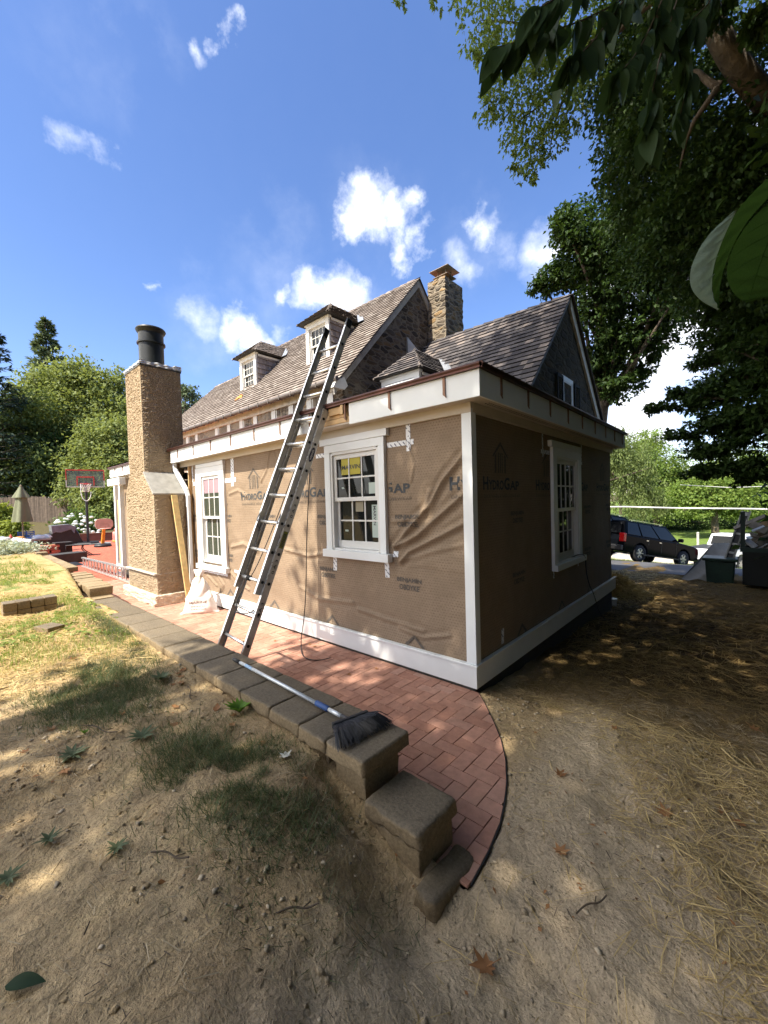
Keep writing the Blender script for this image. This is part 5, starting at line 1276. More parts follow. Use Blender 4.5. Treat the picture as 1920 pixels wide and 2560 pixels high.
clutter('bag', 'plastic_bag', .62, -.05, .19, 'white crumpled bag to the right of the blue crate', 'bag', CL4)
clutter('bag', 'plastic_bag', .86, .1, .16, 'small white bag at the right end of the ledge', 'bag', CL4)
clutter('bag', 'field_stone', -1.2, .0, .17, 'rounded beige rock at the left end of the ledge', 'rock', STONEL)
clutter('bottle', 'plastic_bottle', -.24, -.15, .06, 'small red plastic bottle beside the orange ball', 'bottle', CL6)
ob = MB(); ob.tube([(-.34, .3, .10), (.14, -.22, .0)], .09, 16, cap=False); ob.tube([(-.34, .3, .10), (.14, -.22, .0)], .078, 16, cap=False); o = ob.build('drain_pipe', CL4, smooth=True); o.matrix_world = facing(-17.9, -.95, .60); tag(o, 'short white plastic pipe with an open dark end lying above the garden pot', 'pipe')
um = local('patio_umbrella', facing(-20.3, -.78, .0), 'closed olive green patio umbrella beside the cluttered ledge', 'umbrella')
m = MB(); m.tube([(0, 0, 0), (0, 0, 2.78)], .025, 8); m.lathe([(.03, 2.76), (.035, 2.80), (0, 2.84)], 10, cap=False); m.build('pole', simple('umbrella_pole', (.20, .15, .10), .5), um)
def umb(u, v):
    q = 2 * math.pi * u; r = .05 + .24 * v ** .75 + (.06 * math.cos(q * 4 + v) * v) + (.04 if .20 < v < .26 else 0); return Vector((r * math.cos(q), r * math.sin(q), 2.76 - 1.45 * v))
m = MB(); m.grid(umb, 64, 16); m.grid(lambda u, v: (lambda q, r: Vector((r * math.cos(q), r * math.sin(q), 2.72 - .42 * v)))(2 * math.pi * u, .06 + .20 * v + .05 * math.cos(2 * math.pi * u * 4 + 1) * v), 64, 6); m.build('canopy', simple('olive_canvas', (.145, .155, .095), .85, var=.12), um, smooth=True)
# boxy step and black sheet near the far wall
o = MB(); o.box(-.55, .55, -.30, .30, .0, .32); ob = o.build('storage_box', simple('dark_box_side', (.05, .048, .045), .6), bevel=.015); ob.matrix_world = facing(-14.9, -.38, 0, 25); tag(ob, 'low dark storage box with a flat lid between the far wall and the patio', 'box')
o = MB(); o.grid(lambda u, v: Vector((u * .5 - .25, v * .35 - .17, .10 * math.sin(u * 3.14) * math.sin(v * 3.14) + .02 * mnoise.noise(Vector((u * 5, v * 5, 0))))), 12, 10); ob = o.build('plastic_sheet', BLACK, smooth=True); ob.matrix_world = facing(-13.9, -.32, .0); tag(ob, 'crumpled scrap of black plastic beside the storage box', 'plastic')
o = MB(); o.grid(lambda u, v: Vector((u * 2.6 - 1.3, v * .9 - .45, .02 + .04 * abs(mnoise.noise(Vector((u * 6, v * 3, 0)))))), 26, 10); ob = o.build('grey_tarp', simple('grey_sheet', (.20, .20, .20), .7), smooth=True); ob.matrix_world = facing(-22.9, 1.55, 0); tag(ob, 'flat grey plastic sheet spread on the ground behind the hoop pole', 'tarp')
o = MB(); o.box(-1.5, 1.5, -.06, .06, 0, .42); o.box(-1.55, 1.55, -.10, .10, .42, .46); ob = o.build('planter_edge', simple('weathered_timber', (.16, .10, .065), .8, var=.3), bevel=.01); ob.matrix_world = facing(-25.0, 2.2, 0); tag(ob, 'weathered brown timber edge of the bed below the hydrangea', 'planter')
# ladder lying on its side along the patio
ll_ = thing('ladder', (-10.3, -.2, 0), 'aluminium ladder lying on its long edge along the wall behind the stucco chimney', 'ladder')
za, zb_ = .36, .285
for nm, a, b in (('rail', za, zb_), ('rail', .03, .03)):
    m = MB(); m.bar((-7.0, -.20, a), (-13.1, -.23, b), .035, .075, (0, 0, 1)); m.build(nm, ALUR, ll_)
for i in range(20):
    x = -7.2 - i * .305; t_ = (-7 - x) / 6.1; m = MB(); m.tube([(x, -.205 - .03 * t_, .04), (x, -.205 - .03 * t_, za + (zb_ - za) * t_ - .01)], .02, 8); m.build('rung', ALUR, ll_)
# stockade fence
def pix(px, py, d):
    v = RIGHT * (px - 960) + FWD * 1007 - UP * (py - 1280); return CAMP + v * (d / 1007.0)
fe = thing('stockade_fence', (-36, 1.5, 1), 'weathered grey stockade fence of upright pickets behind the yard', 'fence')
fa_, fb_ = pix(-260, 1240, 33), pix(420, 1252, 37); n_ = 230; m = MB(); rg = random.Random(9)
d_ = (fb_ - fa_); d_.z = 0; L_ = d_.length; d_.normalize(); nn_ = Vector((-d_.y, d_.x, 0))
for i in range(n_):
    p = fa_ + d_ * (L_ * i / n_); hgt = 2.92 + rg.uniform(-.05, .05) + (0 if i > 120 else .15); w_ = L_ / n_ * .46
    q = [p + d_ * -w_, p + d_ * w_, p + d_ * w_, p, p + d_ * -w_]; zs = [-.3, -.3, hgt - .08, hgt, hgt - .08]
    m.prism([Vector((a.x, a.y, z)) + nn_ * rg.uniform(-.01, .01) for a, z in zip(q, zs)], nn_ * .03)
m.build('pickets', simple('weathered_picket', (.165, .125, .09), .9, var=.3, sc=5, rndv=.3), fe)
m = MB()
for z in (1.2, 2.4): m.bar(fa_.xy.to_3d() + Vector((0, 0, z)) + nn_ * .06, fb_.xy.to_3d() + Vector((0, 0, z)) + nn_ * .06, .05, .09, (0, 0, 1))
m.build('back_rail', bpy.data.materials['weathered_picket'], fe)

# ------------------------------------------------------------------ vehicles and clutter on the right
BPAINT = NT('black_car_paint'); BPAINT.col((.004, .005, .007)).rough(.06).spec(.035); BPAINT = BPAINT.m
WPAINT = NT('white_car_paint'); WPAINT.col((.70, .72, .74)).rough(.2); WPAINT.p.inputs['Coat Weight'].default_value = .4; WPAINT = WPAINT.m
TYRE = simple('tyre_rubber', (.016, .016, .017), .85); RIM = simple('alloy_rim', (.38, .39, .40), .3, metal=.8); TAILM = simple('red_lens', (.55, .012, .012), .15); CHROME = simple('chrome', (.6, .6, .62), .15, metal=1.0)
def wheel(root, x, y, r=.39, side=1):
    m = MB(); m.lathe([(r * .62, -.12), (r * .93, -.13), (r, -.09), (r, .09), (r * .93, .13), (r * .62, .12)], 28, cap=False); 
    m.v = [(x + a, y + c * side, b + r) for a, b, c in m.v]; t_ = m.build('wheel', TYRE, root, smooth=True)
    m = MB(); m.lathe([(r * .64, .02), (r * .64, .11), (r * .58, .115), (r * .56, .04), (.0, .03)], 28, cap=False)
    for i in range(6):
        q = i * math.pi / 3; m.obox((r * .34 * math.cos(q), r * .34 * math.sin(q), .085), (r * .25 * math.cos(q), r * .25 * math.sin(q), 0), (-.04 * math.sin(q), .04 * math.cos(q), 0), (0, 0, .02))
    m.lathe([(.07, .03), (.07, .11), (0, .115)], 12, cap=False)
    m.v = [(x + a, y + c * side, b + r) for a, b, c in m.v]; m.build('rim', RIM, t_)
def profile_body(root, name, prof, hw_, paint, bevel=.07):
    m = MB(); m.prism([(x, -hw_, z) for x, z in prof], (0, 2 * hw_, 0)); return m.build(name, paint, root, bevel=bevel, seg=3, smooth=False)
def arch(cx, r, z0, n=9): return [(cx + r * math.cos(math.pi - i * math.pi / (n - 1)), z0 + r * math.sin(math.pi - i * math.pi / (n - 1)) * 1.0) for i in range(n)]
def suv(mat, label, cat='SUV'):
    c = local('parked_suv', mat, label, cat)
    pr = [(-2.62, .55), (-2.60, .42), (-2.0, .36)] + arch(-1.5, .47, .40) + [(1.0, .34)] + arch(1.55, .47, .40) + [(2.3, .36), (2.62, .45), (2.66, .80), (2.58, 1.02), (2.25, 1.10), (1.25, 1.17), (-2.55, 1.20), (-2.64, .95)]
    profile_body(c, 'body', pr, .97, BPAINT)
    m = MB(); B = [(-2.56, .93), (1.30, .93), (.42, .76), (-2.42, .76)]
    vs = [(-2.56, -.92, 1.19), (1.32, -.92, 1.15), (1.32, .92, 1.15), (-2.56, .92, 1.19), (-2.40, -.74, 1.88), (.40, -.74, 1.88), (.40, .74, 1.88), (-2.40, .74, 1.88)]
    m.add(vs, [(0, 1, 5, 4), (2, 3, 7, 6), (1, 2, 6, 5), (3, 0, 4, 7), (4, 5, 6, 7), (0, 3, 2, 1)]); m.build('cabin', BPAINT, c, bevel=.05, seg=3)
    def lerp(a, b, t_): return tuple(a[i] + (b[i] - a[i]) * t_ for i in range(3))
    for s_ in (-1, 1):
        A = [(x, s_ * y_, z) for x, y_, z in ((-2.50, .925, 1.24), (1.18, .925, 1.21), (.34, .765, 1.80), (-2.36, .765, 1.80))]
        for u0, u1 in ((.03, .27), (.30, .60), (.63, .98)):
            m = MB(); q = [lerp(A[0], A[1], u0), lerp(A[0], A[1], u1), lerp(A[3], A[2], min(u1, 1)), lerp(A[3], A[2], u0)]; m.prism(q, (0, s_ * .012, 0)); m.build('window', CGLASS, c)
        m = MB(); m.box(-.1, -.08, s_ * .974 - .004, s_ * .974 + .004, .50, 1.15); m.box(-1.0, -.98, s_ * .974 - .004, s_ * .974 + .004, .85, 1.15); m.box(.95, .97, s_ * .974 - .004, s_ * .974 + .004, .5, 1.15); m.build('door_seam', BLACK, c)
        m = MB(); m.box(-.30, -.14, s_ * .985 - .012, s_ * .985 + .012, 1.02, 1.05); m.box(-1.18, -1.03, s_ * .985 - .012, s_ * .985 + .012, 1.03, 1.06); m.build('door_handle', CHROME, c)
        m = MB(); m.box(-2.0, .3, s_ * .62 - .02, s_ * .62 + .02, 1.93, 1.96); m.box(-1.9, -1.8, s_ * .62 - .02, s_ * .62 + .02, 1.88, 1.94); m.box(.1, .2, s_ * .62 - .02, s_ * .62 + .02, 1.88, 1.94); m.build('roof_rail', CHROME, c)
        m = MB(); m.box(1.0, 1.18, s_ * 1.06 - .10, s_ * 1.06 + .10, 1.20, 1.38); m.build('mirror', BPAINT, c, bevel=.04)
        m = MB(); m.box(-2.67, -2.50, s_ * .86 - .125, s_ * .86 + .125, .86, 1.26); m.build('tail_lamp', TAILM, c, bevel=.03)
        m = MB(); m.box(2.50, 2.68, s_ * .76 - .16, s_ * .76 + .16, .80, .98); m.build('headlamp', simple('clear_lens', (.5, .52, .55), .1) if 'clear_lens' not in bpy.data.materials else bpy.data.materials['clear_lens'], c, bevel=.02)
        m = MB(); m.box(-1.4, 1.1, s_ * .99 - .06, s_ * .99 + .06, .33, .39); m.build('running_board', BLACK, c)
    m = MB(); m.prism([(-2.585, -.74, 1.26), (-2.585, .74, 1.26), (-2.47, .66, 1.74), (-2.47, -.66, 1.74)], (-.012, 0, 0)); m.build('rear_window', CGLASS, c)
    m = MB(); m.prism([(1.24, -.80, 1.20), (1.24, .80, 1.20), (.50, .68, 1.80), (.50, -.68, 1.80)], (.02, 0, .012)); m.build('windscreen', CGLASS, c)
    m = MB(); m.box(-2.76, -2.58, -.95, .95, .46, .70); m.build('rear_bumper', BLACK, c, bevel=.04); m = MB(); m.box(-2.765, -2.755, -.75, .75, .60, .64); m.build('bumper_trim', CHROME, c)
    m = MB(); m.box(2.60, 2.72, -.9, .9, .42, .66); m.build('front_bumper', BLACK, c, bevel=.04); m = MB(); m.box(2.61, 2.68, -.55, .55, .70, .96); m.build('grille', BLACK, c, bevel=.02)
    for x in (-1.5, 1.55):
        for s_ in (-1, 1): wheel(c, x, s_ * .86, .40, s_)
    return c
def place(rear, front, wb0=-1.5, wb1=1.55):
    f = (front - rear).normalized(); l = Vector((0, 0, 1)).cross(f).normalized(); u = f.cross(l)
    o = rear - f * wb0
    return Matrix(((f.x, l.x, u.x, o.x), (f.y, l.y, u.y, o.y), (f.z, l.z, u.z, o.z), (0, 0, 0, 1)))
rw_, fw_ = pix(1597, 1405, 19), pix(1728, 1421, 20.3)
side_off = Vector((0, 0, 1)).cross((fw_ - rw_).normalized()).normalized() * .95
suvM = place(rw_ + side_off, fw_ + side_off)
s1 = suv(suvM, 'black SUV with red tail lamp parked on the driveway slope')
rw2, fw2 = pix(1480, 1385, 17.6), pix(1640, 1402, 19.6)
M2 = suvM.copy(); M2.translation = pix(1508, 1402, 20.5) + Vector((0, 0, .42))
s2 = copy_tree(s1, None, [o for o in COL.objects if o.type in ('MESH', 'EMPTY')]); s2.matrix_world = M2; s2.name = 'parked_suv.001'
tag(s2, 'second dark vehicle almost hidden behind the corner of the addition', 'SUV')
# driveway slab under them
mb = MB()
L0 = [pix(1490, 1392, 19.2), pix(1560, 1376, 17.3), pix(1715, 1437, 13.2), pix(1850, 1450, 13.2), pix(2060, 1455, 13.4)]
def drive(u, v):
    x = -14 + 34 * u; y = 12.6 + 9.6 * v + max(0, -2 - x) * .22
    return Vector((x, y, hz_s(x, y) + .012))
def hz_s(x, y): return float(height(np.array([x]), np.array([y]), False)[0])
mb.grid(drive, 90, 26, .5); structure(mb.build('driveway', ASPH, smooth=True))
tk = local('pickup_truck', place(pix(1796, 1425, 21.5), pix(1890, 1405, 23.5), -1.6, 1.7), 'white pickup truck parked beyond the grey tarp', 'pickup truck')
pr = [(-2.75, .55), (-2.1, .45)] + arch(-1.6, .48, .45) + [(1.1, .45)] + arch(1.7, .48, .45) + [(2.5, .45), (2.75, .55), (2.72, 1.10), (1.2, 1.18), (-2.75, 1.22)]
m = MB(); m.prism([(x, -.98, z) for x, z in pr], (0, 1.96, 0)); m.build('body', WPAINT, tk, bevel=.05)
m = MB(); m.add([(-.75, -.93, 1.2), (1.25, -.93, 1.17), (1.25, .93, 1.17), (-.75, .93, 1.2), (-.60, -.75, 1.85), (.45, -.75, 1.85), (.45, .75, 1.85), (-.60, .75, 1.85)], [(0, 1, 5, 4), (2, 3, 7, 6), (1, 2, 6, 5), (3, 0, 4, 7), (4, 5, 6, 7), (0, 3, 2, 1)]); m.build('cab', WPAINT, tk, bevel=.06, seg=3)
m = MB(); m.prism([(-.735, -.72, 1.28), (-.735, .72, 1.28), (-.62, .64, 1.74), (-.62, -.64, 1.74)], (-.015, 0, 0)); m.build('rear_window', CGLASS, tk)
for s_ in (-1, 1):
    m = MB(); m.prism([(-.62, s_ * .925, 1.26), (1.05, s_ * .925, 1.24), (.42, s_ * .78, 1.76), (-.52, s_ * .78, 1.76)], (0, s_ * .012, 0)); m.build('window', CGLASS, tk)
    m = MB(); m.box(-2.78, -2.70, s_ * .90 - .08, s_ * .90 + .08, .82, 1.14); m.build('tail_lamp', TAILM, tk, bevel=.02)
    for x in (-1.6, 1.7): wheel(tk, x, s_ * .86, .40, s_)
m = MB(); m.box(-2.7, -.85, -.99, .99, 1.221, 1.25); m.build('bed_rail', BLACK, tk); m = MB(); m.box(-2.9, -2.76, -.95, .95, .52, .68); m.build('rear_bumper', CHROME, tk, bevel=.03); m = MB(); m.box(-2.765, -2.752, -.78, .78, .74, 1.18); m.build('tailgate', WPAINT, tk, bevel=.005)
# dark green garden bin
bn = thing('garden_bin', tuple(pix(1800, 1459, 11)), 'dark green garden bin with a wide lid standing on the straw by the driveway', 'bin')
cb = pix(1798, 1459, 11.1); gz_ = cb.z
BINM = simple('dark_green_plastic', (.010, .028, .020), .45, var=.4, sc=4, tint=(.02, .055, .04))
m = MB(); r_, f_ = Vector((1, 0, 0)), Vector((0, 1, 0))
def fr(p, s0, s1, d0, d1, z0, z1, m, tp=1.0):
    vs = []
    for z, k_ in ((z0, tp), (z1, 1.0)):
        for a, b in ((s0, d0), (s1, d0), (s1, d1), (s0, d1)): vs.append(Vector((p.x, p.y, 0)) + r_ * a * k_ + f_ * b * k_ + Vector((0, 0, z)))
    m.add(vs, [(0, 3, 2, 1), (4, 5, 6, 7), (0, 1, 5, 4), (1, 2, 6, 5), (2, 3, 7, 6), (3, 0, 4, 7)])
fr(cb, -.31, .34, 0, .6, gz_ - .02, gz_ + .62, m, .88); m.build('bin_body', BINM, bn, bevel=.03)
m = MB(); fr(cb, -.37, .40, -.06, .66, gz_ + .62, gz_ + .70, m); m.build('lid', BINM, bn, bevel=.02)
# dark rubbish container full of scrap lumber
dm = thing('rubbish_container', tuple(pix(1900, 1465, 10.2)), 'dark steel rubbish container heaped with scrap lumber at the right edge', 'container')
dp = pix(1856, 1462, 10.2); gz2 = dp.z
m = MB()
fr(dp, .0, 1.9, 0, .05, gz2, gz2 + .92, m); fr(dp, .0, .05, .05, 2.5, gz2, gz2 + .92, m); fr(dp, 1.85, 1.9, .05, 2.5, gz2, gz2 + .92, m); fr(dp, .05, 1.85, 2.45, 2.5, gz2, gz2 + .92, m); fr(dp, .05, 1.85, .05, 2.45, gz2 + .02, gz2 + .06, m)
m.build('steel_shell', simple('dark_steel', (.012, .014, .014), .6), dm, bevel=.01); m = MB(); fr(dp, -.04, 1.94, -.04, .0, gz2 + .84, gz2 + .95, m); fr(dp, -.03, .06, -.03, .06, gz2 + .951, gz2 + 1.85, m); m.build('corner_post', simple('green_steel', (.016, .035, .03), .5), dm)
rg = random.Random(21); SCR = [simple('scrap_grey_wood', (.24, .21, .17), .8, var=.35), simple('scrap_tan_wood', (.30, .21, .12), .8, var=.35), simple('scrap_white_board', (.58, .60, .62), .6)]
words = ['grey', 'tan', 'white']
for i in range(26):
    k_ = 2 if i in (3, 9) else rg.choice((0, 0, 1)); m = MB(); L_ = rg.uniform(.35, 1.0) if k_ < 2 else .26
    c = Vector((dp.x, dp.y, gz2 + .85 + rg.uniform(0, .75) * (1 - i / 50))) + r_ * rg.uniform(.12, 1.0) + f_ * rg.uniform(.1, 1.4)
    if k_ == 2: c = Vector((dp.x, dp.y, gz2 + (1.05 if i == 3 else 1.42))) + r_ * (.16 if i == 3 else .30) + f_ * .12
    d = (r_ * rg.uniform(-1, 1) + f_ * rg.uniform(-.6, .6) + Vector((0, 0, rg.uniform(-.5, .9)))).normalized(); m.bar(c - d * L_ / 2, c + d * L_ / 2, rg.uniform(.09, .2), rg.uniform(.02, .05), (rg.random(), rg.random(), rg.random()))
    o = m.build('scrap_board', SCR[k_]); tag(o, ['short grey weathered scrap board in the heap on the rubbish container', 'tan splintered scrap board in the heap on the rubbish container', 'short white painted board end sticking out of the scrap heap'][k_], 'scrap board', ['grey boards in the scrap heap', 'tan boards in the scrap heap', 'white board ends in the scrap heap'][k_])
# grey canvas tarp over a heap
tl, tr_, bl, br_ = pix(1783, 1358, 12.4), pix(1838, 1357, 12.6), pix(1703, 1448, 11.6), pix(1780, 1452, 11.4)
tl.z = tl.z; m = MB()
def tarp(u, v):
    a = tl.lerp(tr_, u); b = bl.lerp(br_, u); p = a.lerp(b, v); p = p + Vector((0, 0, -.10 * math.sin(v * math.pi) + .03 * math.sin(u * 9 + v * 3) * v)); return p
m.grid(tarp, 20, 24); bkk = [tl + f_ * .9, tr_ + f_ * .9]
m.grid(lambda u, v: tl.lerp(tr_, u).lerp((tl + f_ * (.5 + .6 * v) + Vector((0, 0, -.95 * v))).lerp(tr_ + f_ * (.5 + .6 * v) + Vector((0, 0, -.95 * v)), u), min(1, v * 1.0 + .001)), 10, 10)
m.grid(lambda u, v: tl.lerp(bl, v).lerp(Vector((tl.x, tl.y, bl.z)) + f_ * 1.0, u * (1 - v * .6)), 8, 12)
tag(m.build('canvas_tarp', simple('grey_canvas', (.34, .315, .265), .9, var=.15), smooth=True), 'pale grey canvas tarp draped over a heap behind the green bin', 'tarp')
# boxed ladder section leaning over the bin
A_, B_ = pix(1823, 1396, 11.15), pix(1866, 1279, 11.5)
lp = thing('folded_ladder', tuple(A_), 'short folded ladder section with dark printed infill leaning above the bin', 'ladder')
for s_ in (-.085, .085):
    m = MB(); m.bar(A_ + r_ * s_ - (B_ - A_) * .28, B_ + r_ * s_, .035, .10, r_); m.build('rail', simple('dull_rail', (.20, .20, .18), .5, metal=.4) if s_ < 0 else bpy.data.materials['dull_rail'], lp)
m = MB(); m.bar(A_ + f_ * .03, B_ + f_ * .03, .13, .015, r_); m.build('label_panel', simple('black_panel', (.02, .02, .022), .5), lp)
m = MB(); 
for t_ in (.12, .3, .52, .7, .93): c = A_.lerp(B_, t_); m.bar(c - (B_ - A_) * .02, c + (B_ - A_) * (.02 if t_ < .9 else .05), .11, .012, r_)
m.build('panel_print', simple('grey_panel_print', (.36, .36, .34), .5), lp)
tag(MB().tube([pix(1430, 1268, 17), pix(1560, 1267, 16.2), pix(1700, 1270.5, 15.6), pix(1860, 1272, 15), pix(2100, 1276, 14)], .028, 8).build('overhead_cable', simple('white_cable', (.82, .82, .80), .5)), 'thick pale overhead cable crossing in front of the bright trees', 'cable')
tag(MB().tube([pix(1700, 1212, 19), pix(1830, 1219, 18), pix(2000, 1212, 17.4)], .012, 6).build('overhead_cable', bpy.data.materials['white_cable']), 'thin upper overhead wire among the dark branches', 'cable')
p_ = pix(1745, 1372, 29); m = MB(); m.box(p_.x - .07, p_.x + .07, p_.y - .07, p_.y + .07, p_.z - .3, p_.z + 1.15); m.add([(p_.x - .09, p_.y - .09, p_.z + 1.15), (p_.x + .09, p_.y - .09, p_.z + 1.15), (p_.x + .09, p_.y + .09, p_.z + 1.15), (p_.x - .09, p_.y + .09, p_.z + 1.15), (p_.x, p_.y, p_.z + 1.22)], [(0, 1, 4), (1, 2, 4), (2, 3, 4), (3, 0, 4)])
tag(m.build('post', simple('grey_post', (.42, .40, .36), .8)), 'pale wooden post standing on the sunny gravel past the black SUV', 'post')
# ------------------------------------------------------------------ vegetation
def unit(a): return a / np.maximum(1e-9, np.linalg.norm(a, axis=-1, keepdims=True))
def leaf_arrays(pos, axis, nrm, ln, wd, fold=.12):
    axis = unit(axis); side = unit(np.cross(axis, nrm)); up = np.cross(side, axis)
    ln = np.asarray(ln).reshape(-1, 1); wd = np.asarray(wd).reshape(-1, 1)
    a = pos; b = pos + axis * ln * .42 + side * wd * .5 + up * wd * fold; c = pos + axis * ln - up * ln * .08; d = pos + axis * ln * .42 - side * wd * .5 + up * wd * fold
    return np.stack([a, b, c, d], 1)
def leaf_obj(name, V, m, parent=None, rng=RNG, sub=False):
    n = len(V); co = V.reshape(-1, 3)
    if parent is not None: co = co - np.array(ORG.get(parent.name, Vector((0, 0, 0))))
    F = np.arange(n * 4).reshape(n, 4)
    o = np_mesh(name, co, quads=F, rnd=rng.random(n), m=m, parent=parent)
    if parent is not None: ORG[o.name] = ORG.get(parent.name, Vector((0, 0, 0)))
    return o
def crown_pts(lobes, n, rng, shell=.5, clump=.22, per=14, flat=.55):
    """clumped sample of lobes (x, y, z, rx, ry, rz)"""
    L = np.array(lobes, float); vol = np.prod(L[:, 3:6], 1) ** (2 / 3.0); pk = vol / vol.sum()
    nc = max(1, n // per); k = rng.choice(len(L), nc, p=pk)
    d = unit(rng.normal(size=(nc, 3))); r = rng.random((nc, 1)) ** shell
    wob = .78 + .5 * vnoise(d[:, 0] * 2.3 + k * 3.1, d[:, 1] * 2.3 + d[:, 2] * 1.7 + k * 5.7, 5)[:, None]
    c = L[k, :3] + d * r * wob * L[k, 3:6]
    rad = np.cbrt(np.prod(L[k, 3:6], 1))[:, None] * clump
    i = np.repeat(np.arange(nc), per)
    off = rng.normal(size=(len(i), 3)) * np.array([1, 1, flat]) * .6
    pos = c[i] + off * rad[i]
    out = unit(pos - L[k[i], :3])
    return pos, out, c
def foliage(name, lobes, n, size, m, parent, seed=1, droop=.3, shell=.5, clump=.22, per=14, flat=.55, aspect=.55):
    rng = np.random.default_rng(seed); pos, out, c = crown_pts(lobes, n, rng, shell, clump, per, flat)
    ax = out * .5 + rng.normal(size=pos.shape) * .7 - np.array([0, 0, droop]); nr = out * .3 + np.array([0, 0, .9]) + rng.normal(size=pos.shape) * .5
    ln = size * rng.uniform(.6, 1.25, len(pos)); V = leaf_arrays(pos, ax, nr, ln, ln * aspect)
    return leaf_obj(name, V, m, parent, rng), c
def limbs(mb, start, targets, r0, rng, n=9):
    for t in targets:
        s = Vector(start); e = Vector(t); mid = s.lerp(e, .45) + Vector((rng.uniform(-1, 1), rng.uniform(-1, 1), rng.uniform(.0, .8))) * (e - s).length * .10
        pts = smooth_pts([s, mid, e], 2); k = len(pts); mb.tube(pts, [r0 * (1 - .88 * i / (k - 1)) for i in range(k)], 6)
def tree(name, label, cat, base, trunk_top, r, lobes, n, size, m, seed, group=None, bark=None, nl=10, **kw):
    t = thing(name, tuple(base), label, cat, group); rng = random.Random(seed)
    fo, c = foliage('crown', lobes, n, size, m, t, seed, **kw)
    mb = MB(); b, tp = Vector(base), Vector(trunk_top); md = b.lerp(tp, .5) + Vector((rng.uniform(-.1, .1), rng.uniform(-.1, .1), 0)) * (tp - b).length * .3
    pts = smooth_pts([b - Vector((0, 0, .3)), md, tp], 2); k = len(pts); mb.tube(pts, [r * (1.15 - .65 * i / (k - 1)) for i in range(k)], 10)
    idx_ = rng.sample(range(len(c)), min(nl, len(c))); limbs(mb, b.lerp(tp, .75), [c[i] for i in idx_], r * .42, rng); limbs(mb, tp, [c[i] for i in rng.sample(range(len(c)), min(nl, len(c)))], r * .4, rng)
    mb.build('trunk', bark or BARK, t, smooth=True)
    return t
def plobes(lst):
    out = []
    for px, py, d, rp, *k in lst:
        p = pix(px, py, d); r = rp * d / 1007.0; s = k[0] if k else 1.0; out.append((p.x, p.y, p.z, r, r, r * s))
    return out
def conifer(name, label, base, H, rad, seed, m, n=5200, size=.34, group=None, z0=.12):
    t = thing(name, tuple(base), label, 'tree', group); rng = np.random.default_rng(seed); rr = random.Random(seed)
    mb = MB(); b = Vector(base); mb.tube([b, b + Vector((0, 0, H * .5)), b + Vector((0, 0, H))], [rad * .07, rad * .045, .03], 8)
    P, A = [], []
    levels = int(H / .62)
    for i in range(levels):
        f = z0 + (1 - z0) * i / levels; z = b.z + H * f; L = rad * (1 - f) ** .8 * rr.uniform(.75, 1.1) + .15
        for j in range(rr.randint(5, 8)):
            q = rr.uniform(0, 6.283); d = np.array([math.cos(q), math.sin(q), -.10 + .5 * f]); o = np.array([b.x, b.y, z])
            mb.tube([Vector(o), Vector(o + d * L * .6 + [0, 0, -.05 * L]), Vector(o + d * L)], [.045, .03, .012], 4)
            k = int(n / (levels * 6.5)); s = rng.random(k) ** .6; sp = o + d * (L * s)[:, None] + np.stack([-math.sin(q) * rng.normal(0, .20 * L, k) * (1.1 - s * .6), math.cos(q) * rng.normal(0, .20 * L, k) * (1.1 - s * .6), -abs(rng.normal(0, .12, k)) - .06 * L * s * s * 2], 1)
            P.append(sp); A.append(np.tile(d, (k, 1)) + rng.normal(0, .5, (k, 3)) + [0, 0, -.25])
    P = np.concatenate(P); A = np.concatenate(A); ln = size * rng.uniform(.6, 1.3, len(P))
    leaf_obj('crown', leaf_arrays(P, A, np.tile([0, 0, 1.], (len(P), 1)) + rng.normal(0, .4, P.shape), ln, ln * .36), m, t, rng)
    mb.build('trunk', BARK, t, smooth=True); return t

# --- far trees behind the left fence
G1 = None
def gb(px, d): p = pix(px, 1300, d); p.z = hz_s(p.x, p.y); return p
conifer('spruce_tree', 'tall dark spruce at the far left edge behind the fence', gb(-14, 38), 20.0, 4.8, 3, LF_SPR, 9000, .42)
conifer('pine_tree', 'pointed blue green pine rising above the leafy trees at left', gb(136, 50), 24.0, 5.2, 4, LF_CON, 12000, .50)
tree('leafy_tree', 'broad olive green tree in front of the pointed pine', 'tree', gb(165, 46), gb(165, 46) + Vector((0, 0, 8)), .35, plobes([(110, 985, 46, 60), (185, 945, 46, 58), (230, 1000, 46, 62), (150, 1060, 45, 75), (240, 1090, 45, 70), (90, 1090, 45, 60), (285, 960, 47, 40), (300, 1030, 46, 50)]), 30000, .42, LF_MID, 5, clump=.28, per=16)
tree('leafy_tree', 'rounded mid green tree at far left beneath the dark spruce', 'tree', gb(30, 41), gb(30, 41) + Vector((0, 0, 6)), .3, plobes([(0, 1060, 41, 70), (60, 1030, 41, 60), (40, 1120, 41, 75), (-40, 1110, 41, 80), (110, 1160, 40, 60), (20, 1190, 40, 70), (85, 1210, 40, 55)]), 26000, .36, LF_MID2, 6, clump=.28, per=16)
tree('leafy_tree', 'yellowish green tree against the left side of the stucco chimney', 'tree', gb(270, 37), gb(270, 37) + Vector((0, 0, 4.5)), .28, plobes([(260, 1105, 37, 62), (300, 1090, 37, 50), (215, 1160, 37, 55), (290, 1170, 36, 60), (230, 1230, 35, 52), (190, 1225, 36, 45), (310, 1240, 35, 55), (255, 1275, 34, 45), (340, 1150, 38, 60)]), 26000, .30, LF_MID, 7, clump=.26, per=16)
tree('leafy_tree', 'dark green tree directly behind the stockade fence', 'tree', gb(150, 44), gb(150, 44) + Vector((0, 0, 4)), .28, plobes([(135, 1170, 43, 65), (170, 1130, 43, 60), (60, 1190, 43, 60), (150, 1225, 42, 50), (0, 1215, 42, 60)]), 16000, .34, LF_DARK, 8, clump=.28, per=16)
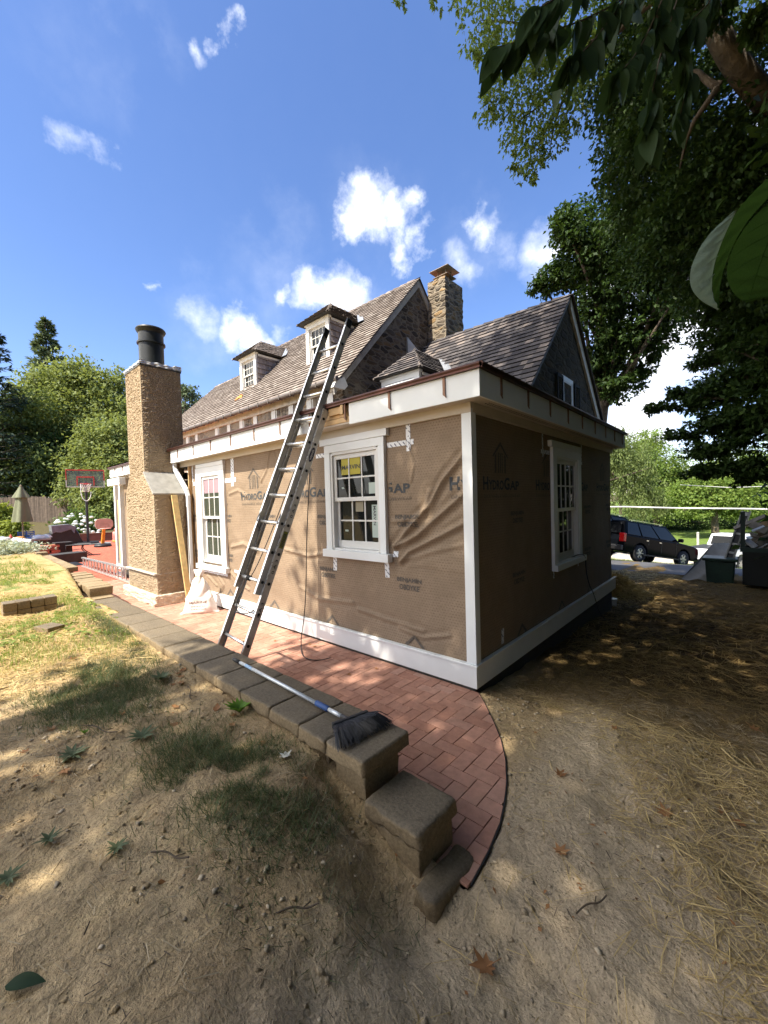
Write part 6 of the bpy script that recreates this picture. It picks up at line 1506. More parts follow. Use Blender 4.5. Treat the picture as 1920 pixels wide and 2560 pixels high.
tree('thin_tree', 'thin sparse tree seen between the stucco chimney and the cedar roof', 'tree', gb(470, 60), gb(470, 60) + Vector((0, 0, 15)), .22, plobes([(472, 985, 60, 22), (492, 1010, 60, 18), (462, 1025, 60, 20), (480, 1045, 60, 18), (500, 1040, 60, 10), (450, 975, 60, 16)]), 1700, .55, LF_CON, 9, clump=.3, per=9)
# yard shrubs
tree('shrub', 'bright yellow green shrub in front of the fence at far left', 'shrub', pix(8, 1345, 26), pix(8, 1320, 26), .06, plobes([(-5, 1305, 26, 42), (35, 1322, 25.5, 26), (10, 1285, 26, 22)]), 5000, .22, LF_YEL, 12, clump=.3)
hb = pix(190, 1352, 25.5); hy = tree('hydrangea', 'large hydrangea bush covered with pale blue and white flower heads', 'shrub', hb, hb + Vector((0, 0, .5)), .05, plobes([(165, 1320, 25.5, 32), (195, 1302, 25.5, 30), (222, 1318, 25.5, 32), (185, 1335, 25, 30), (225, 1340, 25, 26), (205, 1325, 25, 30)]), 5200, .20, LF_HYD, 13, clump=.25, shell=.4)
rg = random.Random(2); Vp = []
mbf = MB()
for i in range(95):
    px, py = rg.uniform(136, 250), rg.uniform(1282, 1352)
    if ((px - 192) / 58) ** 2 + ((py - 1320) / 36) ** 2 > 1: continue
    p = pix(px, py, 24.2 + rg.uniform(-.3, .4)); r = rg.uniform(.08, .13); mbf = MB(); mbf.lathe([(r * .35, -r * .5), (r * .95, -r * .15), (r * .9, r * .3), (r * .45, r * .62), (0, r * .7)], 8, p, cap=False); mbf.build('flower_head', PETAL, hy)

# lamb's ear beds near the pot
for i, (px, py, d, n_) in enumerate(((6, 1392, 13.0, 700), (45, 1404, 12.6, 800), (5, 1414, 12.0, 800), (74, 1398, 13.2, 350))):
    p = pix(px, py, d); p.z = hz_s(p.x, p.y); t = thing('silver_leaf_plant', tuple(p), ['pale silver leaved plant left of the garden pot', 'pale silver leaved plant spilling in front of the garden pot', 'pale silver leaved plant nearest the sunny grass at the left edge', 'small silver leaved plant beside the two loose tan pavers'][i], 'plant', None)
    rng = np.random.default_rng(40 + i); b = np.array(p) + np.stack([rng.normal(0, .32, n_), rng.normal(0, .26, n_), rng.random(n_) ** 1.5 * (.36 if i in (0, 2) else .20)], 1); ax = rng.normal(size=(n_, 3)) * [.8, .8, .5] + [0, 0, .25]
    leaf_obj('foliage', leaf_arrays(b, ax, rng.normal(size=(n_, 3)) * .5 + [0, 0, 1], rng.uniform(.07, .15, n_), rng.uniform(.03, .05, n_)), LF_LAMB, t, rng)
# --- trees on the right, beyond the driveway
def gr_(px, d): p = pix(px, 1300, d); p.z = hz_s(p.x, p.y); return p
tree('weeping_tree', 'dark weeping tree just past the far corner of the addition', 'tree', gr_(1500, 25), gr_(1500, 25) + Vector((0, 0, 6)), .2, plobes([(1545, 1130, 25, 42, 1.4), (1590, 1160, 25, 42, 1.5), (1560, 1210, 25, 48, 1.3), (1620, 1220, 25, 34, 1.6), (1650, 1250, 25, 24, 1.6), (1595, 1260, 24.5, 36, 1.2), (1500, 1150, 25.5, 50)]), 15000, .20, LF_MID2, 20, droop=1.6, aspect=.28, clump=.2, flat=1.6, per=20, nl=2)
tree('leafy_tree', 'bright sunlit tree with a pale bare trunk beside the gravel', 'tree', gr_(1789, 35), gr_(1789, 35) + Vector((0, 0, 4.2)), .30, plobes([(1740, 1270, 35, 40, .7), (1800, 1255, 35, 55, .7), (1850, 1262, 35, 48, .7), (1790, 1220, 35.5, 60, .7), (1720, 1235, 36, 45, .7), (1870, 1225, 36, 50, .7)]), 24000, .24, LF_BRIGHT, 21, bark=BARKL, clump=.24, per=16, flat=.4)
tree('leafy_tree', 'tall pale yellow green tree rising behind the weeping tree', 'tree', gr_(1640, 42), gr_(1640, 42) + Vector((0, 0, 6)), .3, plobes([(1640, 1165, 42, 55), (1690, 1190, 42, 50), (1620, 1110, 43, 35), (1600, 1130, 43, 35), (1700, 1240, 41, 50), (1650, 1250, 41, 55), (1560, 1190, 43, 60)]), 22000, .27, LF_BRIGHT, 22, clump=.26, per=16)
tree('leafy_tree', 'broad sunlit tree at the right edge behind the overhead cable', 'tree', gr_(1930, 40), gr_(1930, 40) + Vector((0, 0, 5)), .3, plobes([(1890, 1200, 40, 60), (1940, 1240, 39, 70), (1830, 1190, 42, 60), (1760, 1200, 43, 50), (1920, 1300, 38, 40), (1950, 1150, 41, 60)]), 22000, .26, LF_BRIGHT, 23, clump=.26, per=16)
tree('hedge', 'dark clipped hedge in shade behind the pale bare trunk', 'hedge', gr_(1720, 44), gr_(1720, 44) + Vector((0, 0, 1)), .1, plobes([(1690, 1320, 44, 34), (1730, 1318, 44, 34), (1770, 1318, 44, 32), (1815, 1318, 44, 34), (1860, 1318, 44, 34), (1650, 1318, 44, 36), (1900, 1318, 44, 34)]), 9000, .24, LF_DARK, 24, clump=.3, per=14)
tree('small_conifer', 'thin spire of a conifer showing above the gutter corner', 'tree', gr_(1552, 48), gr_(1552, 48) + Vector((0, 0, 8)), .15, plobes([(1552, 1085, 48, 10, 1.6), (1554, 1110, 48, 14, 1.4), (1550, 1140, 48, 20, 1.3)]), 2500, .22, LF_MID2, 25)
# --- big trees overhead and at the right
tree('leafy_tree', 'dark leafy tree behind the gable of the stone wing', 'tree', (-3.4, 15.5, -.5), (-2.2, 14.6, 7), .3, plobes([(1500, 600, 14, 85), (1590, 690, 14, 90), (1480, 770, 15, 75), (1570, 840, 14.5, 65), (1670, 760, 14, 80), (1500, 900, 15.5, 52), (1545, 960, 15, 42), (1590, 930, 15, 35), (1450, 660, 15, 60), (1385, 695, 15.5, 45), (1430, 560, 14, 55), (1610, 580, 13.5, 90), (1700, 640, 13, 90), (1345, 715, 15.8, 24), (1640, 850, 14.5, 45)]), 36000, .17, LF_DARK, 30, clump=.22, per=16, nl=14)
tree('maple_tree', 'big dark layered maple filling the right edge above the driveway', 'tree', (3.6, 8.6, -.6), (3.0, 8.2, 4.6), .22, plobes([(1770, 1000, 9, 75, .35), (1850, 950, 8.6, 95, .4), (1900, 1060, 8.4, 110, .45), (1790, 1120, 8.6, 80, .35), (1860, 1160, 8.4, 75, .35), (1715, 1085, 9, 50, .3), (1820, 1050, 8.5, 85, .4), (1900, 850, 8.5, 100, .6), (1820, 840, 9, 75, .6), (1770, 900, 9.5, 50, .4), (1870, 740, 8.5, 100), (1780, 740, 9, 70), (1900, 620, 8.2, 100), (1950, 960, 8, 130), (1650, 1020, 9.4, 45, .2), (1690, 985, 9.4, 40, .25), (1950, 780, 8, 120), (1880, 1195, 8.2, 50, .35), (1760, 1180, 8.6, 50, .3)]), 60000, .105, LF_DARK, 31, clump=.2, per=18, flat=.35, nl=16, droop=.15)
el = thing('elm_tree', (4.4, 2.4, -.1), 'old elm with a mottled limb leaning in from the upper right over the yard', 'tree')
mb = MB(); rt = random.Random(8)
lm = [Vector((4.4, 2.4, -.4)), Vector((4.1, 2.7, 3.0)), Vector((3.7, 3.0, 5.6)), pix(2050, 420, 6.6), pix(1925, 262, 6.3), pix(1840, 165, 6.1), pix(1780, 60, 6.0), pix(1740, -80, 6.2), pix(1600, -260, 6.6)]
pts = smooth_pts(lm, 2); k = len(pts); mb.tube(pts, [.24 - .13 * i / (k - 1) for i in range(k)], 14)
mb.build('trunk', BARKL, el, smooth=True)
mb = MB()
def limb(*p, r=.07, r1=.012): q = smooth_pts([pix(*a) for a in p], 2); kk = len(q); mb.tube(q, [r + (r1 - r) * i / (kk - 1) for i in range(kk)], 7)
limb((1800, 215, 6.15), (1775, 210, 6.2), (1730, 165, 6.4), (1690, 250, 7)); limb((1790, 225, 6.1), (1765, 260, 6.1), (1722, 320, 6.3), (1700, 420, 6.8), r=.055)
limb((1740, -80, 6.2), (1560, 60, 7), (1430, 200, 7.5), (1390, 290, 7.5), (1375, 370, 7.5), r=.06, r1=.006); limb((1440, 190, 7.4), (1370, 250, 7.4), (1300, 300, 7.3), r=.03, r1=.005); limb((1500, 110, 7.2), (1330, 60, 7.2), (1200, 50, 7.2), r=.035, r1=.005); limb((1400, 270, 7.5), (1360, 330, 7.4), (1330, 420, 7.4), r=.02, r1=.004)
mb.build('limb', BARK, el, smooth=True)
foliage('foliage', plobes([(1240, 60, 7.2, 85), (1210, 20, 7.2, 60), (1300, 120, 7.2, 100), (1190, 140, 7.2, 28), (1270, 230, 7.3, 75), (1230, 240, 7.3, 35), (1340, 260, 7.3, 85), (1320, 350, 7.4, 70), (1370, 370, 7.4, 55), (1300, 400, 7.4, 30), (1330, 440, 7.4, 30), (1400, 190, 7.4, 85), (1420, 290, 7.5, 45), (1150, 10, 7.2, 30), (1090, 5, 7.3, 22), (1400, 60, 7.3, 110), (1000, -10, 7.4, 24)]), 7800, .088, LF_ELM, el, 33, clump=.20, per=12, shell=.42, droop=.6, aspect=.5)
foliage('foliage', plobes([(1530, 120, 8.5, 120), (1640, 220, 8.8, 110), (1560, 330, 9, 80), (1680, 400, 9, 110), (1800, 380, 8.6, 120), (1900, 440, 8.4, 110), (1620, 480, 9.2, 90), (1750, 520, 9, 110), (1880, 560, 8.6, 110), (1560, 540, 9.5, 60), (1890, 60, 8, 100), (1850, 140, 8.5, 60), (1650, 60, 7.8, 130), (1760, 180, 8.6, 60), (1540, 430, 9.4, 60), (1890, 60, 5.3, 40), (1800, 10, 5.4, 55), (1700, 10, 5.6, 80), (1650, 300, 7, 110), (1800, 330, 6.8, 120), (1900, 420, 6.6, 110), (1750, 480, 7, 100), (1860, 560, 6.8, 100), (1560, 420, 7.5, 65), (1680, 560, 7.5, 90), (1620, 650, 8.5, 80), (1750, 670, 8, 100), (1570, 240, 7.5, 85), (1900, 680, 7.2, 90)]), 62000, .105, LF_DARK, el, 34, clump=.24, per=14, shell=.45, droop=.5)
# overhead part of the same crown and neighbouring trees that shade the yard, then added light blockers
foliage('foliage', [(1.6, -1.0, 9.4, 2.4, 2.6, 1.5), (3.2, 1.0, 9.6, 2.8, 2.6, 1.6), (.6, -3.4, 9.2, 2.0, 2.0, 1.3), (4.2, -2.4, 8.8, 2.4, 2.6, 1.6), (2.6, 3.2, 10.6, 2.0, 2.6, 1.5), (1.2, 1.4, 10.2, 2.0, 2.2, 1.4), (4.8, 3.6, 9.8, 2.2, 2.6, 1.6), (6.6, -1.5, 9.2, 2.2, 3.0, 1.5), (1.0, 4.2, 11.6, 2.0, 1.8, 1.2)], 60000, .17, LF_ELM, el, 35, clump=.25, per=16, shell=.7)
tree('shade_tree', 'leafy shade tree standing behind the viewpoint', 'tree', (1.2, -9.5, 0), (1.0, -8.8, 6.5), .32, [(-.9, -7.6, 9.0, 1.9, 2.4, 1.5), (1.2, -7.2, 9.4, 2.0, 2.6, 1.6), (3.2, -7.4, 9.2, 2.0, 2.6, 1.6), (.2, -9.4, 10.4, 2.4, 1.8, 1.6), (-1.3, -6.0, 9.6, 1.5, 1.6, 1.1), (2.4, -5.4, 8.8, 2.2, 1.8, 1.3), (.4, -5.6, 9.2, 1.8, 1.5, 1.1)], 18000, .20, LF_MID, 36, clump=.25, per=16, shell=.7)
tree('shade_tree', 'tall shade tree behind the viewpoint reaching above the wing roof', 'tree', (-2.0, -9.5, 0), (-2.2, -7.0, 14), .36, [(-2.4, -5.2, 18.5, 1.9, 2.6, 1.7), (-3.2, -3.6, 19.6, 1.4, 1.8, 1.3), (-1.2, -3.8, 18.8, 1.8, 2.4, 1.5), (-2.4, -7.4, 16.5, 1.6, 1.8, 1.6), (-2.0, -1.6, 19.0, 1.9, 1.6, 1.2)], 9500, .20, LF_MID, 37, clump=.25, per=16, shell=.7)
tree('shade_tree', 'dense unseen tree added beyond the right edge to shade the side wall', 'tree', (6.5, 3.5, -.3), (6.3, 3.6, 3), .3, [(4.5, 1.0, 3.6, 1.5, 2.2, 3.2), (4.6, 4.4, 3.8, 1.7, 2.2, 3.6), (4.4, 7.6, 3.6, 1.6, 2.2, 3.4), (3.9, 2.4, 5.2, 1.2, 2.4, 2.4), (5.2, 3.5, 8.0, 2.4, 4, 2.2), (5.0, 10.5, 4, 2, 2, 4), (4.5, -.2, 1.3, 1.4, 1.6, 1.6), (4.4, 2.4, 1.2, 1.4, 1.8, 1.6), (4.4, 5.2, 1.1, 1.4, 1.8, 1.6), (4.4, 8.2, 1.0, 1.4, 2.0, 1.6), (5.6, -2.2, 3.0, 1.2, 1.6, 3.0), (3.6, 10.8, 1.6, 1.2, 1.6, 2.4), (3.3, 1.0, 6.4, 1.2, 2.0, 1.4), (3.3, 5.0, 6.6, 1.2, 2.4, 1.4)], 110000, .26, LF_DARK, 38, clump=.26, per=16, shell=.8)  # added out of view to keep light off the side wall
tree('shade_tree', 'dark bushy unseen tree added at the right behind the viewpoint to block light', 'tree', (5.6, -6.0, -.2), (5.6, -6.0, 3), .25, [(5.0, -5.0, 2.6, 1.8, 1.8, 2.8), (5.6, -8.0, 3.2, 2.0, 2.0, 3.2), (6.2, -6.2, 6.0, 2.2, 2.6, 2.2), (5.0, -3.4, 5.6, 1.6, 1.6, 2.2), (4.2, -9.6, 3.4, 1.8, 1.6, 3.4)], 42000, .26, LF_DARK, 39, clump=.26, per=16, shell=.8)  # added out of view to block low sky light behind the viewpoint
# --- broad leaves hanging close to the lens
ob_ = thing('overhanging_branch', tuple(pix(1560, -160, 1.35)), 'dark branch with long pointed leaves hanging close in front of the upper right', 'branch')
rg = random.Random(14); P, A, N_, LL = [], [], [], []
mb = MB()
def twig(pxs):
    q = smooth_pts([pix(*a) for a in pxs], 2); kk = len(q); mb.tube(q, [.004 - .0028 * i / (kk - 1) for i in range(kk)], 5); return q
tw = [twig([(1700, -120, 1.5), (1560, 0, 1.4), (1440, 60, 1.3), (1330, 90, 1.25), (1245, 120, 1.22)]), twig([(1700, -120, 1.5), (1640, 40, 1.4), (1590, 140, 1.35), (1540, 190, 1.3)]), twig([(1740, -140, 1.5), (1660, 100, 1.45), (1625, 250, 1.4), (1620, 330, 1.4)]), twig([(1560, 0, 1.4), (1480, 110, 1.3), (1420, 160, 1.28)]), twig([(1640, 40, 1.4), (1700, 120, 1.45), (1720, 200, 1.5), (1700, 290, 1.5)]), twig([(1500, -100, 1.3), (1400, -10, 1.2), (1330, 30, 1.2)]), twig([(1760, -150, 1.5), (1800, -20, 1.5), (1720, 60, 1.45)])]
for q in tw:
    for i in range(2, len(q)):
        for j in range(2 if rg.random() < .85 else 3):
            p = q[i - 1].lerp(q[i], rg.random()); P.append(p); d = (q[i] - q[i - 1]).normalized(); A.append(d * rg.uniform(.1, .7) + Vector((rg.uniform(-.5, .5), rg.uniform(-.5, .5), -1.0))); N_.append(Vector((rg.uniform(-1, 1), rg.uniform(-1, 1), .4)) - FWD * .8); LL.append(rg.uniform(.085, .135))
def broad_leaf(mb, p, ax, nr, ln, wd, nseg=7):
    ax = ax.normalized(); sd_ = ax.cross(nr).normalized(); up = sd_.cross(ax); vs = []; fs = []
    for i in range(nseg + 1):
        t_ = i / nseg; w_ = wd * .5 * (math.sin(math.pi * min(1, t_ * 1.0) ** .85)) ** .8 * (1 - .35 * t_) * 1.25 if 0 < t_ < 1 else 0.0004
        c = p + ax * ln * t_ - up * ln * .16 * t_ * t_
        vs += [c - sd_ * w_ + up * w_ * .28, c, c + sd_ * w_ + up * w_ * .28]
    for i in range(nseg):
        a = i * 3; fs += [(a, a + 1, a + 4, a + 3), (a + 1, a + 2, a + 5, a + 4)]
    mb.add(vs, fs)
ml = MB()
for p, a, n_, l_ in zip(P, A, N_, LL): broad_leaf(ml, p, a, n_, l_, l_ * .44)
mb.build('twigs', TWIG, ob_, smooth=True); ml.build('leaves', LF_BIG, ob_, smooth=True, fix=False)
fz = thing('fuzzy_leaf_sprig', tuple(pix(1980, 470, .45)), 'two big fuzzy green leaves very close at the right edge', 'sprig')
def leaf_part(name, mat_, parent, La, Lb, dA, dB, bow, seed):
    """a fuzzy half blade between two edge curves given as control points"""
    a = smooth_pts([pix(x, y, d) for (x, y), d in zip(La, dA)], 3); b = smooth_pts([pix(x, y, d) for (x, y), d in zip(Lb, dB)], 3)
    def samp(c, t_): q = t_ * (len(c) - 1); i_ = min(int(q), len(c) - 2); return c[i_].lerp(c[i_ + 1], q - i_)
    def f(u, v):
        p = samp(a, v).lerp(samp(b, v), u); return p + FWD * bow * math.sin(u * math.pi) * math.sin(v * math.pi) + FWD * .0016 * math.sin(v * 52 + u * 7) * math.sin(u * math.pi) ** .5
    m_ = MB(); m_.grid(f, 20, 40); return m_.build(name, mat_, parent, smooth=True, fix=False)
l1 = leaf_part('leaf', FUZZ, fz, [(1975, 405), (1900, 460), (1830, 540), (1790, 640), (1778, 720), (1795, 775)], [(1985, 425), (1925, 490), (1860, 560), (1815, 650), (1798, 720), (1797, 776)], [.46, .44, .42, .41, .41, .42], [.48, .46, .445, .43, .42, .42], .0, 1)
leaf_part('leaf_underside', FUZZP, l1, [(1835, 527), (1765, 590), (1728, 660), (1722, 715), (1750, 752), (1793, 774)], [(1840, 530), (1812, 585), (1786, 655), (1778, 712), (1784, 750), (1795, 775)], [.42, .405, .40, .40, .41, .42], [.42, .415, .41, .41, .413, .42], -.006, 2)
leaf_part('leaf', FUZZ, fz, [(1985, 470), (1900, 520), (1838, 600), (1812, 680), (1830, 735), (1868, 758)], [(2080, 470), (2080, 560), (2060, 640), (2020, 700), (1950, 735), (1880, 752)], [.46, .45, .44, .44, .445, .45], [.5, .5, .5, .49, .47, .455], .008, 3)
def rib(parent, pts, r, name='vein', mt=None):
    m_ = MB(); q = smooth_pts([pix(*p) for p in pts], 2); kk = len(q); m_.tube(q, [r * (1 - .7 * i / (kk - 1)) for i in range(kk)], 5); return m_.build(name, mt or FUZZ, parent, smooth=True)
l3 = [o for o in COL.objects if o.parent == fz and o.name.startswith('leaf')][-1]
rib(l3, [(1985, 475, .448), (1925, 590, .440), (1890, 690, .442), (1872, 750, .448)], .0011, 'midrib')
for a, b in (((1952, 540), (1868, 585)), ((1928, 585), (1835, 640)), ((1908, 635), (1818, 690)), ((1893, 685), (1835, 728)), ((1930, 590), (2010, 610)), ((1908, 640), (1985, 670)), ((1893, 690), (1950, 715))): rib(l3, [(*a, .440), ((a[0] + b[0]) / 2, (a[1] + b[1]) / 2 - 4, .4405), (*b, .4425)], .0005)
for a, b in (((1822, 560), (1770, 600)), ((1806, 600), (1745, 650)), ((1795, 640), (1733, 695)), ((1786, 685), (1745, 735))): rib(l1, [(*a, .408), ((a[0] + b[0]) / 2, (a[1] + b[1]) / 2 - 3, .4005), (*b, .4005)], .0004, 'vein', FUZZP)
mb = MB(); mb.tube([pix(1990, 400, .46), pix(1955, 440, .44), pix(1945, 442, .42)], .0014, 6); mb.tube([pix(1990, 400, .46), pix(1985, 470, .44)], .0014, 6); mb.build('stem', TWIG, fz, smooth=True)

# ------------------------------------------------------------------ ground litter
def ground_pts(n, x0, x1, y0, y1, mask, rng):
    x = rng.uniform(x0, x1, n); y = rng.uniform(y0, y1, n); k = rng.random(n) < np.clip(mask(x, y), 0, 1); x, y = x[k], y[k]
    return np.stack([x, y, height(x, y)], 1)
def strands(name, P, rng, lmin, lmax, wd, m, lift=.02, ang=None):
    n = len(P); q = rng.uniform(0, 2 * np.pi, n) if ang is None else rng.normal(ang, .6, n) + np.pi * (rng.random(n) < .5)
    L_ = rng.uniform(lmin, lmax, n) * rng.uniform(.5, 1, n); d = np.stack([np.cos(q), np.sin(q)], 1) * L_[:, None] * .5
    a = P.copy(); b = P.copy(); a[:, :2] -= d; b[:, :2] += d; a[:, 2] = height(a[:, 0], a[:, 1]); b[:, 2] = height(b[:, 0], b[:, 1])
    lf = rng.random((n, 2)) ** 2 * lift + .003; a[:, 2] += lf[:, 0]; b[:, 2] += lf[:, 1]
    md = (a + b) / 2; gm = height(md[:, 0], md[:, 1]); up_ = np.maximum(0, gm + .003 - md[:, 2]); a[:, 2] += up_; b[:, 2] += up_
    s = np.stack([-np.sin(q), np.cos(q), rng.normal(0, .5, n)], 1) * (wd * rng.uniform(.6, 1.3, n))[:, None] * .5
    V = np.stack([a - s, a + s, b + s * .7, b - s * .7], 1); return stuff(leaf_obj(name, V, m, None, rng))
def nmask(x, y, sc, seed, lo, hi): return sstep(lo, hi, vnoise(x * sc, y * sc, seed) * .65 + vnoise(x * sc * 2.7, y * sc * 2.7, seed + 1) * .35)
rng = np.random.default_rng(77)
arcx = lambda y: np.interp(-y, [-.02, .122, .341, .51, .688, .883, 1.044, 1.2, 1.4, 1.7, 3], [.0, .139, .33, .467, .584, .683, .746, .795, .83, .86, .9])
def m_right(x, y):
    b = np.where(y > .25, .05 + .25 * (y < .5), 1.02 - .46 * y)
    d = sstep(-.30, .34, x - b) * (.45 + .55 * nmask(x, y, 2.2, 60, .3, .55)); sp = .05 * (x > arcx(y) + .02)
    return np.where((y < 0) | (x > .1), np.maximum(d, sp), 0) * (y > -2.6)
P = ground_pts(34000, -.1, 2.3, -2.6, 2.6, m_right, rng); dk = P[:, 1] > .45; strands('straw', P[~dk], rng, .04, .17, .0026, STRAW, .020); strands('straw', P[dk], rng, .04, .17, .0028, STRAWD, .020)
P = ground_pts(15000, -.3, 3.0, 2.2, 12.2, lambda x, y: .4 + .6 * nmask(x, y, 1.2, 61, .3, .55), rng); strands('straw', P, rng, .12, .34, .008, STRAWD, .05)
P = ground_pts(5000, -3.4, .3, 5.1, 12.4, lambda x, y: np.full_like(x, .8), rng); strands('straw', P, rng, .12, .34, .010, STRAW, .05)
def m_left(x, y):
    a = np.exp(-((x + 1.7) / .75) ** 2 - ((y + 2.75) / .32) ** 2) * 1.2 + np.exp(-((x + 3.0) / 1.2) ** 2 - ((y + 2.0) / .28) ** 2) * .8 + np.exp(-((x + 1.35) / .35) ** 2 - ((y + 1.98) / .18) ** 2) + np.exp(-((x + 4.2) / .8) ** 2 - ((y + 2.1) / .35) ** 2) * .7 + np.exp(-((x + .25) / .55) ** 2 - ((y + 1.9) / .14) ** 2) * .5
    return (a * nmask(x, y, 3, 63, .25, .55) + .022) * (y < -1.77)
P = ground_pts(26000, -6, 1.4, -3.5, -1.76, m_left, rng); strands('straw', P, rng, .03, .13, .0026, STRAWG, .022)
P = ground_pts(3500, -2, 1.9, -3.2, -1.7, lambda x, y: .25 + .5 * nmask(x, y, 2, 65, .4, .6), rng); strands('straw', P, rng, .02, .10, .0024, STRAWG, .012)
P = ground_pts(16000, -7, -2.2, -4.2, -1.78, lambda x, y: .25 + .75 * nmask(x, y, 1.5, 88, .35, .6), rng); strands('straw', P, rng, .05, .18, .0042, STRAW, .022)
P = ground_pts(3000, .6, 2.1, -2.5, .6, lambda x, y: sstep(-.15, .5, x - (1.05 - .46 * y)) * .8, rng); strands('straw', P, rng, .10, .30, .0034, STRAW, .03)
P = ground_pts(16000, .4, 2.2, -2.5, .9, lambda x, y: sstep(-.1, .5, x - (1.08 - .46 * y)) * (.4 + .6 * nmask(x, y, 3.5, 98, .35, .6)), rng); strands('straw', P, rng, .03, .14, .0024, STRAWG, .016)
P = ground_pts(2600, -2.6, 2.0, -3.4, .3, lambda x, y: (.06 + .7 * nmask(x, y, 2.2, 92, .5, .66)) * np.where(y > -1.66, (x > arcx(y) + .03) * 1.0, 1.0), rng); strands('litter', P, rng, .012, .06, .0032, TWIGD, .008)
k_ = ground_pts(900, -2.8, 2.0, -3.4, .3, lambda x, y: (.05 + .8 * nmask(x, y, 1.9, 95, .52, .68)) * np.where(y > -1.66, (x > arcx(y) + .03) * 1.0, 1.0), rng); n_ = len(k_)
stuff(leaf_obj('leaf_litter', leaf_arrays(k_ + [0, 0, .006], rng.normal(size=(n_, 3)) * [1, 1, .3], np.tile([0, 0, 1.], (n_, 1)) + rng.normal(0, .4, (n_, 3)), rng.uniform(.012, .04, n_), rng.uniform(.008, .022, n_)), DEADL, None, rng))
# heap of straw at the far corner
n_ = 2600; c = np.array([-.35, 6.7]); r = np.abs(rng.normal(0, .34, n_)); q = rng.uniform(0, 6.28, n_); P = np.stack([c[0] + r * np.cos(q), c[1] + r * np.sin(q) * 1.3, np.zeros(n_)], 1); P[:, 2] = height(P[:, 0], P[:, 1]) + .42 * np.exp(-(r / .38) ** 2) * rng.random(n_) ** .5
d = rng.normal(size=(n_, 3)) * [1, 1, .45]; d = unit(d) * rng.uniform(.1, .2, n_)[:, None]; s = unit(np.cross(d, rng.normal(size=(n_, 3)))) * .006
tag(leaf_obj('straw_heap', np.stack([P - d - s, P - d + s, P + d + s, P + d - s], 1), STRAW, None, rng), 'small loose heap of golden straw by the far corner of the addition', 'straw heap')
def blades(name, P, rng, h0, h1, wd, m, lean=.55):
    n = len(P); q = rng.uniform(0, 6.283, n); h_ = rng.uniform(h0, h1, n); t_ = P + np.stack([np.cos(q) * lean * h_ * rng.random(n), np.sin(q) * lean * h_ * rng.random(n), h_], 1); s = np.stack([np.sin(q), -np.cos(q), np.zeros(n)], 1) * wd * .5
    return stuff(leaf_obj(name, np.stack([P - s, P + s, t_ + s * .15, t_ - s * .15], 1), m, None, rng))
def m_grass(x, y):
    a = np.exp(-(((x + 1.95) / .62) ** 2 + ((y + 2.36) / .34) ** 2) ** 1.6) * 1.3 + np.exp(-((x + .28) / .36) ** 2 - ((y + 2.12) / .24) ** 2) * 1.1 + np.exp(-((x + 3.3) / .9) ** 2 - ((y + 1.86) / .10) ** 2) * 1.2 + np.exp(-((x + .55) / .4) ** 2 - ((y + 2.25) / .2) ** 2) * .5 + np.exp(-((x - .25) / .35) ** 2 - ((y + 2.1) / .25) ** 2) * .5
    return a * nmask(x, y, 4, 66, .25, .5) * (y < -1.76)
P = ground_pts(125000, -4.8, .8, -3.0, -1.75, m_grass, rng); blades('grass', P, rng, .012, .05, .0030, GRASS, 2.4)
P = ground_pts(14000, -4.2, .8, -3.0, -1.75, m_grass, rng); blades('grass', P, rng, .035, .085, .0034, WEED, 1.3)
P = ground_pts(60000, -9.5, -2.6, -4.6, -1.8, lambda x, y: nmask(x, y, 1.6, 68, .42, .62) * sstep(-2.4, -3.2, x) * .8, rng); blades('grass', P, rng, .02, .07, .005, GRASSL, 1.0)
n_ = 5000; P = ground_pts(n_ * 3, -10, -3.0, -4.5, -1.7, lambda x, y: nmask(x, y, 1.3, 70, .48, .62) * .5, rng); k = len(P)
stuff(leaf_obj('clover', leaf_arrays(P + [0, 0, .02], rng.normal(size=(k, 3)) * [1, 1, .3], np.tile([0, 0, 1.], (k, 1)) + rng.normal(0, .3, (k, 3)), rng.uniform(.03, .07, k), rng.uniform(.02, .04, k)), GRASSL, None, rng))
P = ground_pts(30000, -16, -8, -6, -1.6, lambda x, y: .5 * nmask(x, y, 1.0, 72, .4, .6), rng); blades('grass', P, rng, .03, .09, .010, GRASSL, 1.0)
P = ground_pts(20000, -14, 12, 20.5, 24, lambda x, y: np.full_like(x, .8), rng); blades('grass', P, rng, .06, .14, .03, GRASSL, .6)
# pebbles and crumbs
P = ground_pts(14000, -2.6, 2.0, -3.6, .4, lambda x, y: (.10 + .9 * nmask(x, y, 2.5, 74, .5, .7)) * np.where((y > -1.66), (x > arcx(y) + .02) * 1.0, 1.0), rng); n_ = len(P)
r = .002 + .013 * rng.random(n_) ** 5; base = np.array([[1, 0, 0], [-1, 0, 0], [0, 1, 0], [0, -1, 0], [0, 0, 1], [0, 0, -1]], float)
jit = base[None] + rng.normal(0, .22, (n_, 6, 3)); co = P[:, None] + jit * (r[:, None, None] * np.array([1.2, 1, .6])) + np.stack([np.zeros(n_), np.zeros(n_), r * .25], 1)[:, None]
tri = np.array([[0, 2, 4], [2, 1, 4], [1, 3, 4], [3, 0, 4], [2, 0, 5], [1, 2, 5], [3, 1, 5], [0, 3, 5]]); T_ = (tri[None] + (np.arange(n_) * 6)[:, None, None]).reshape(-1, 3)
stuff(np_mesh('pebbles', co.reshape(-1, 3), tris=T_, rnd=np.repeat(rng.random(n_), 8), m=PEB))
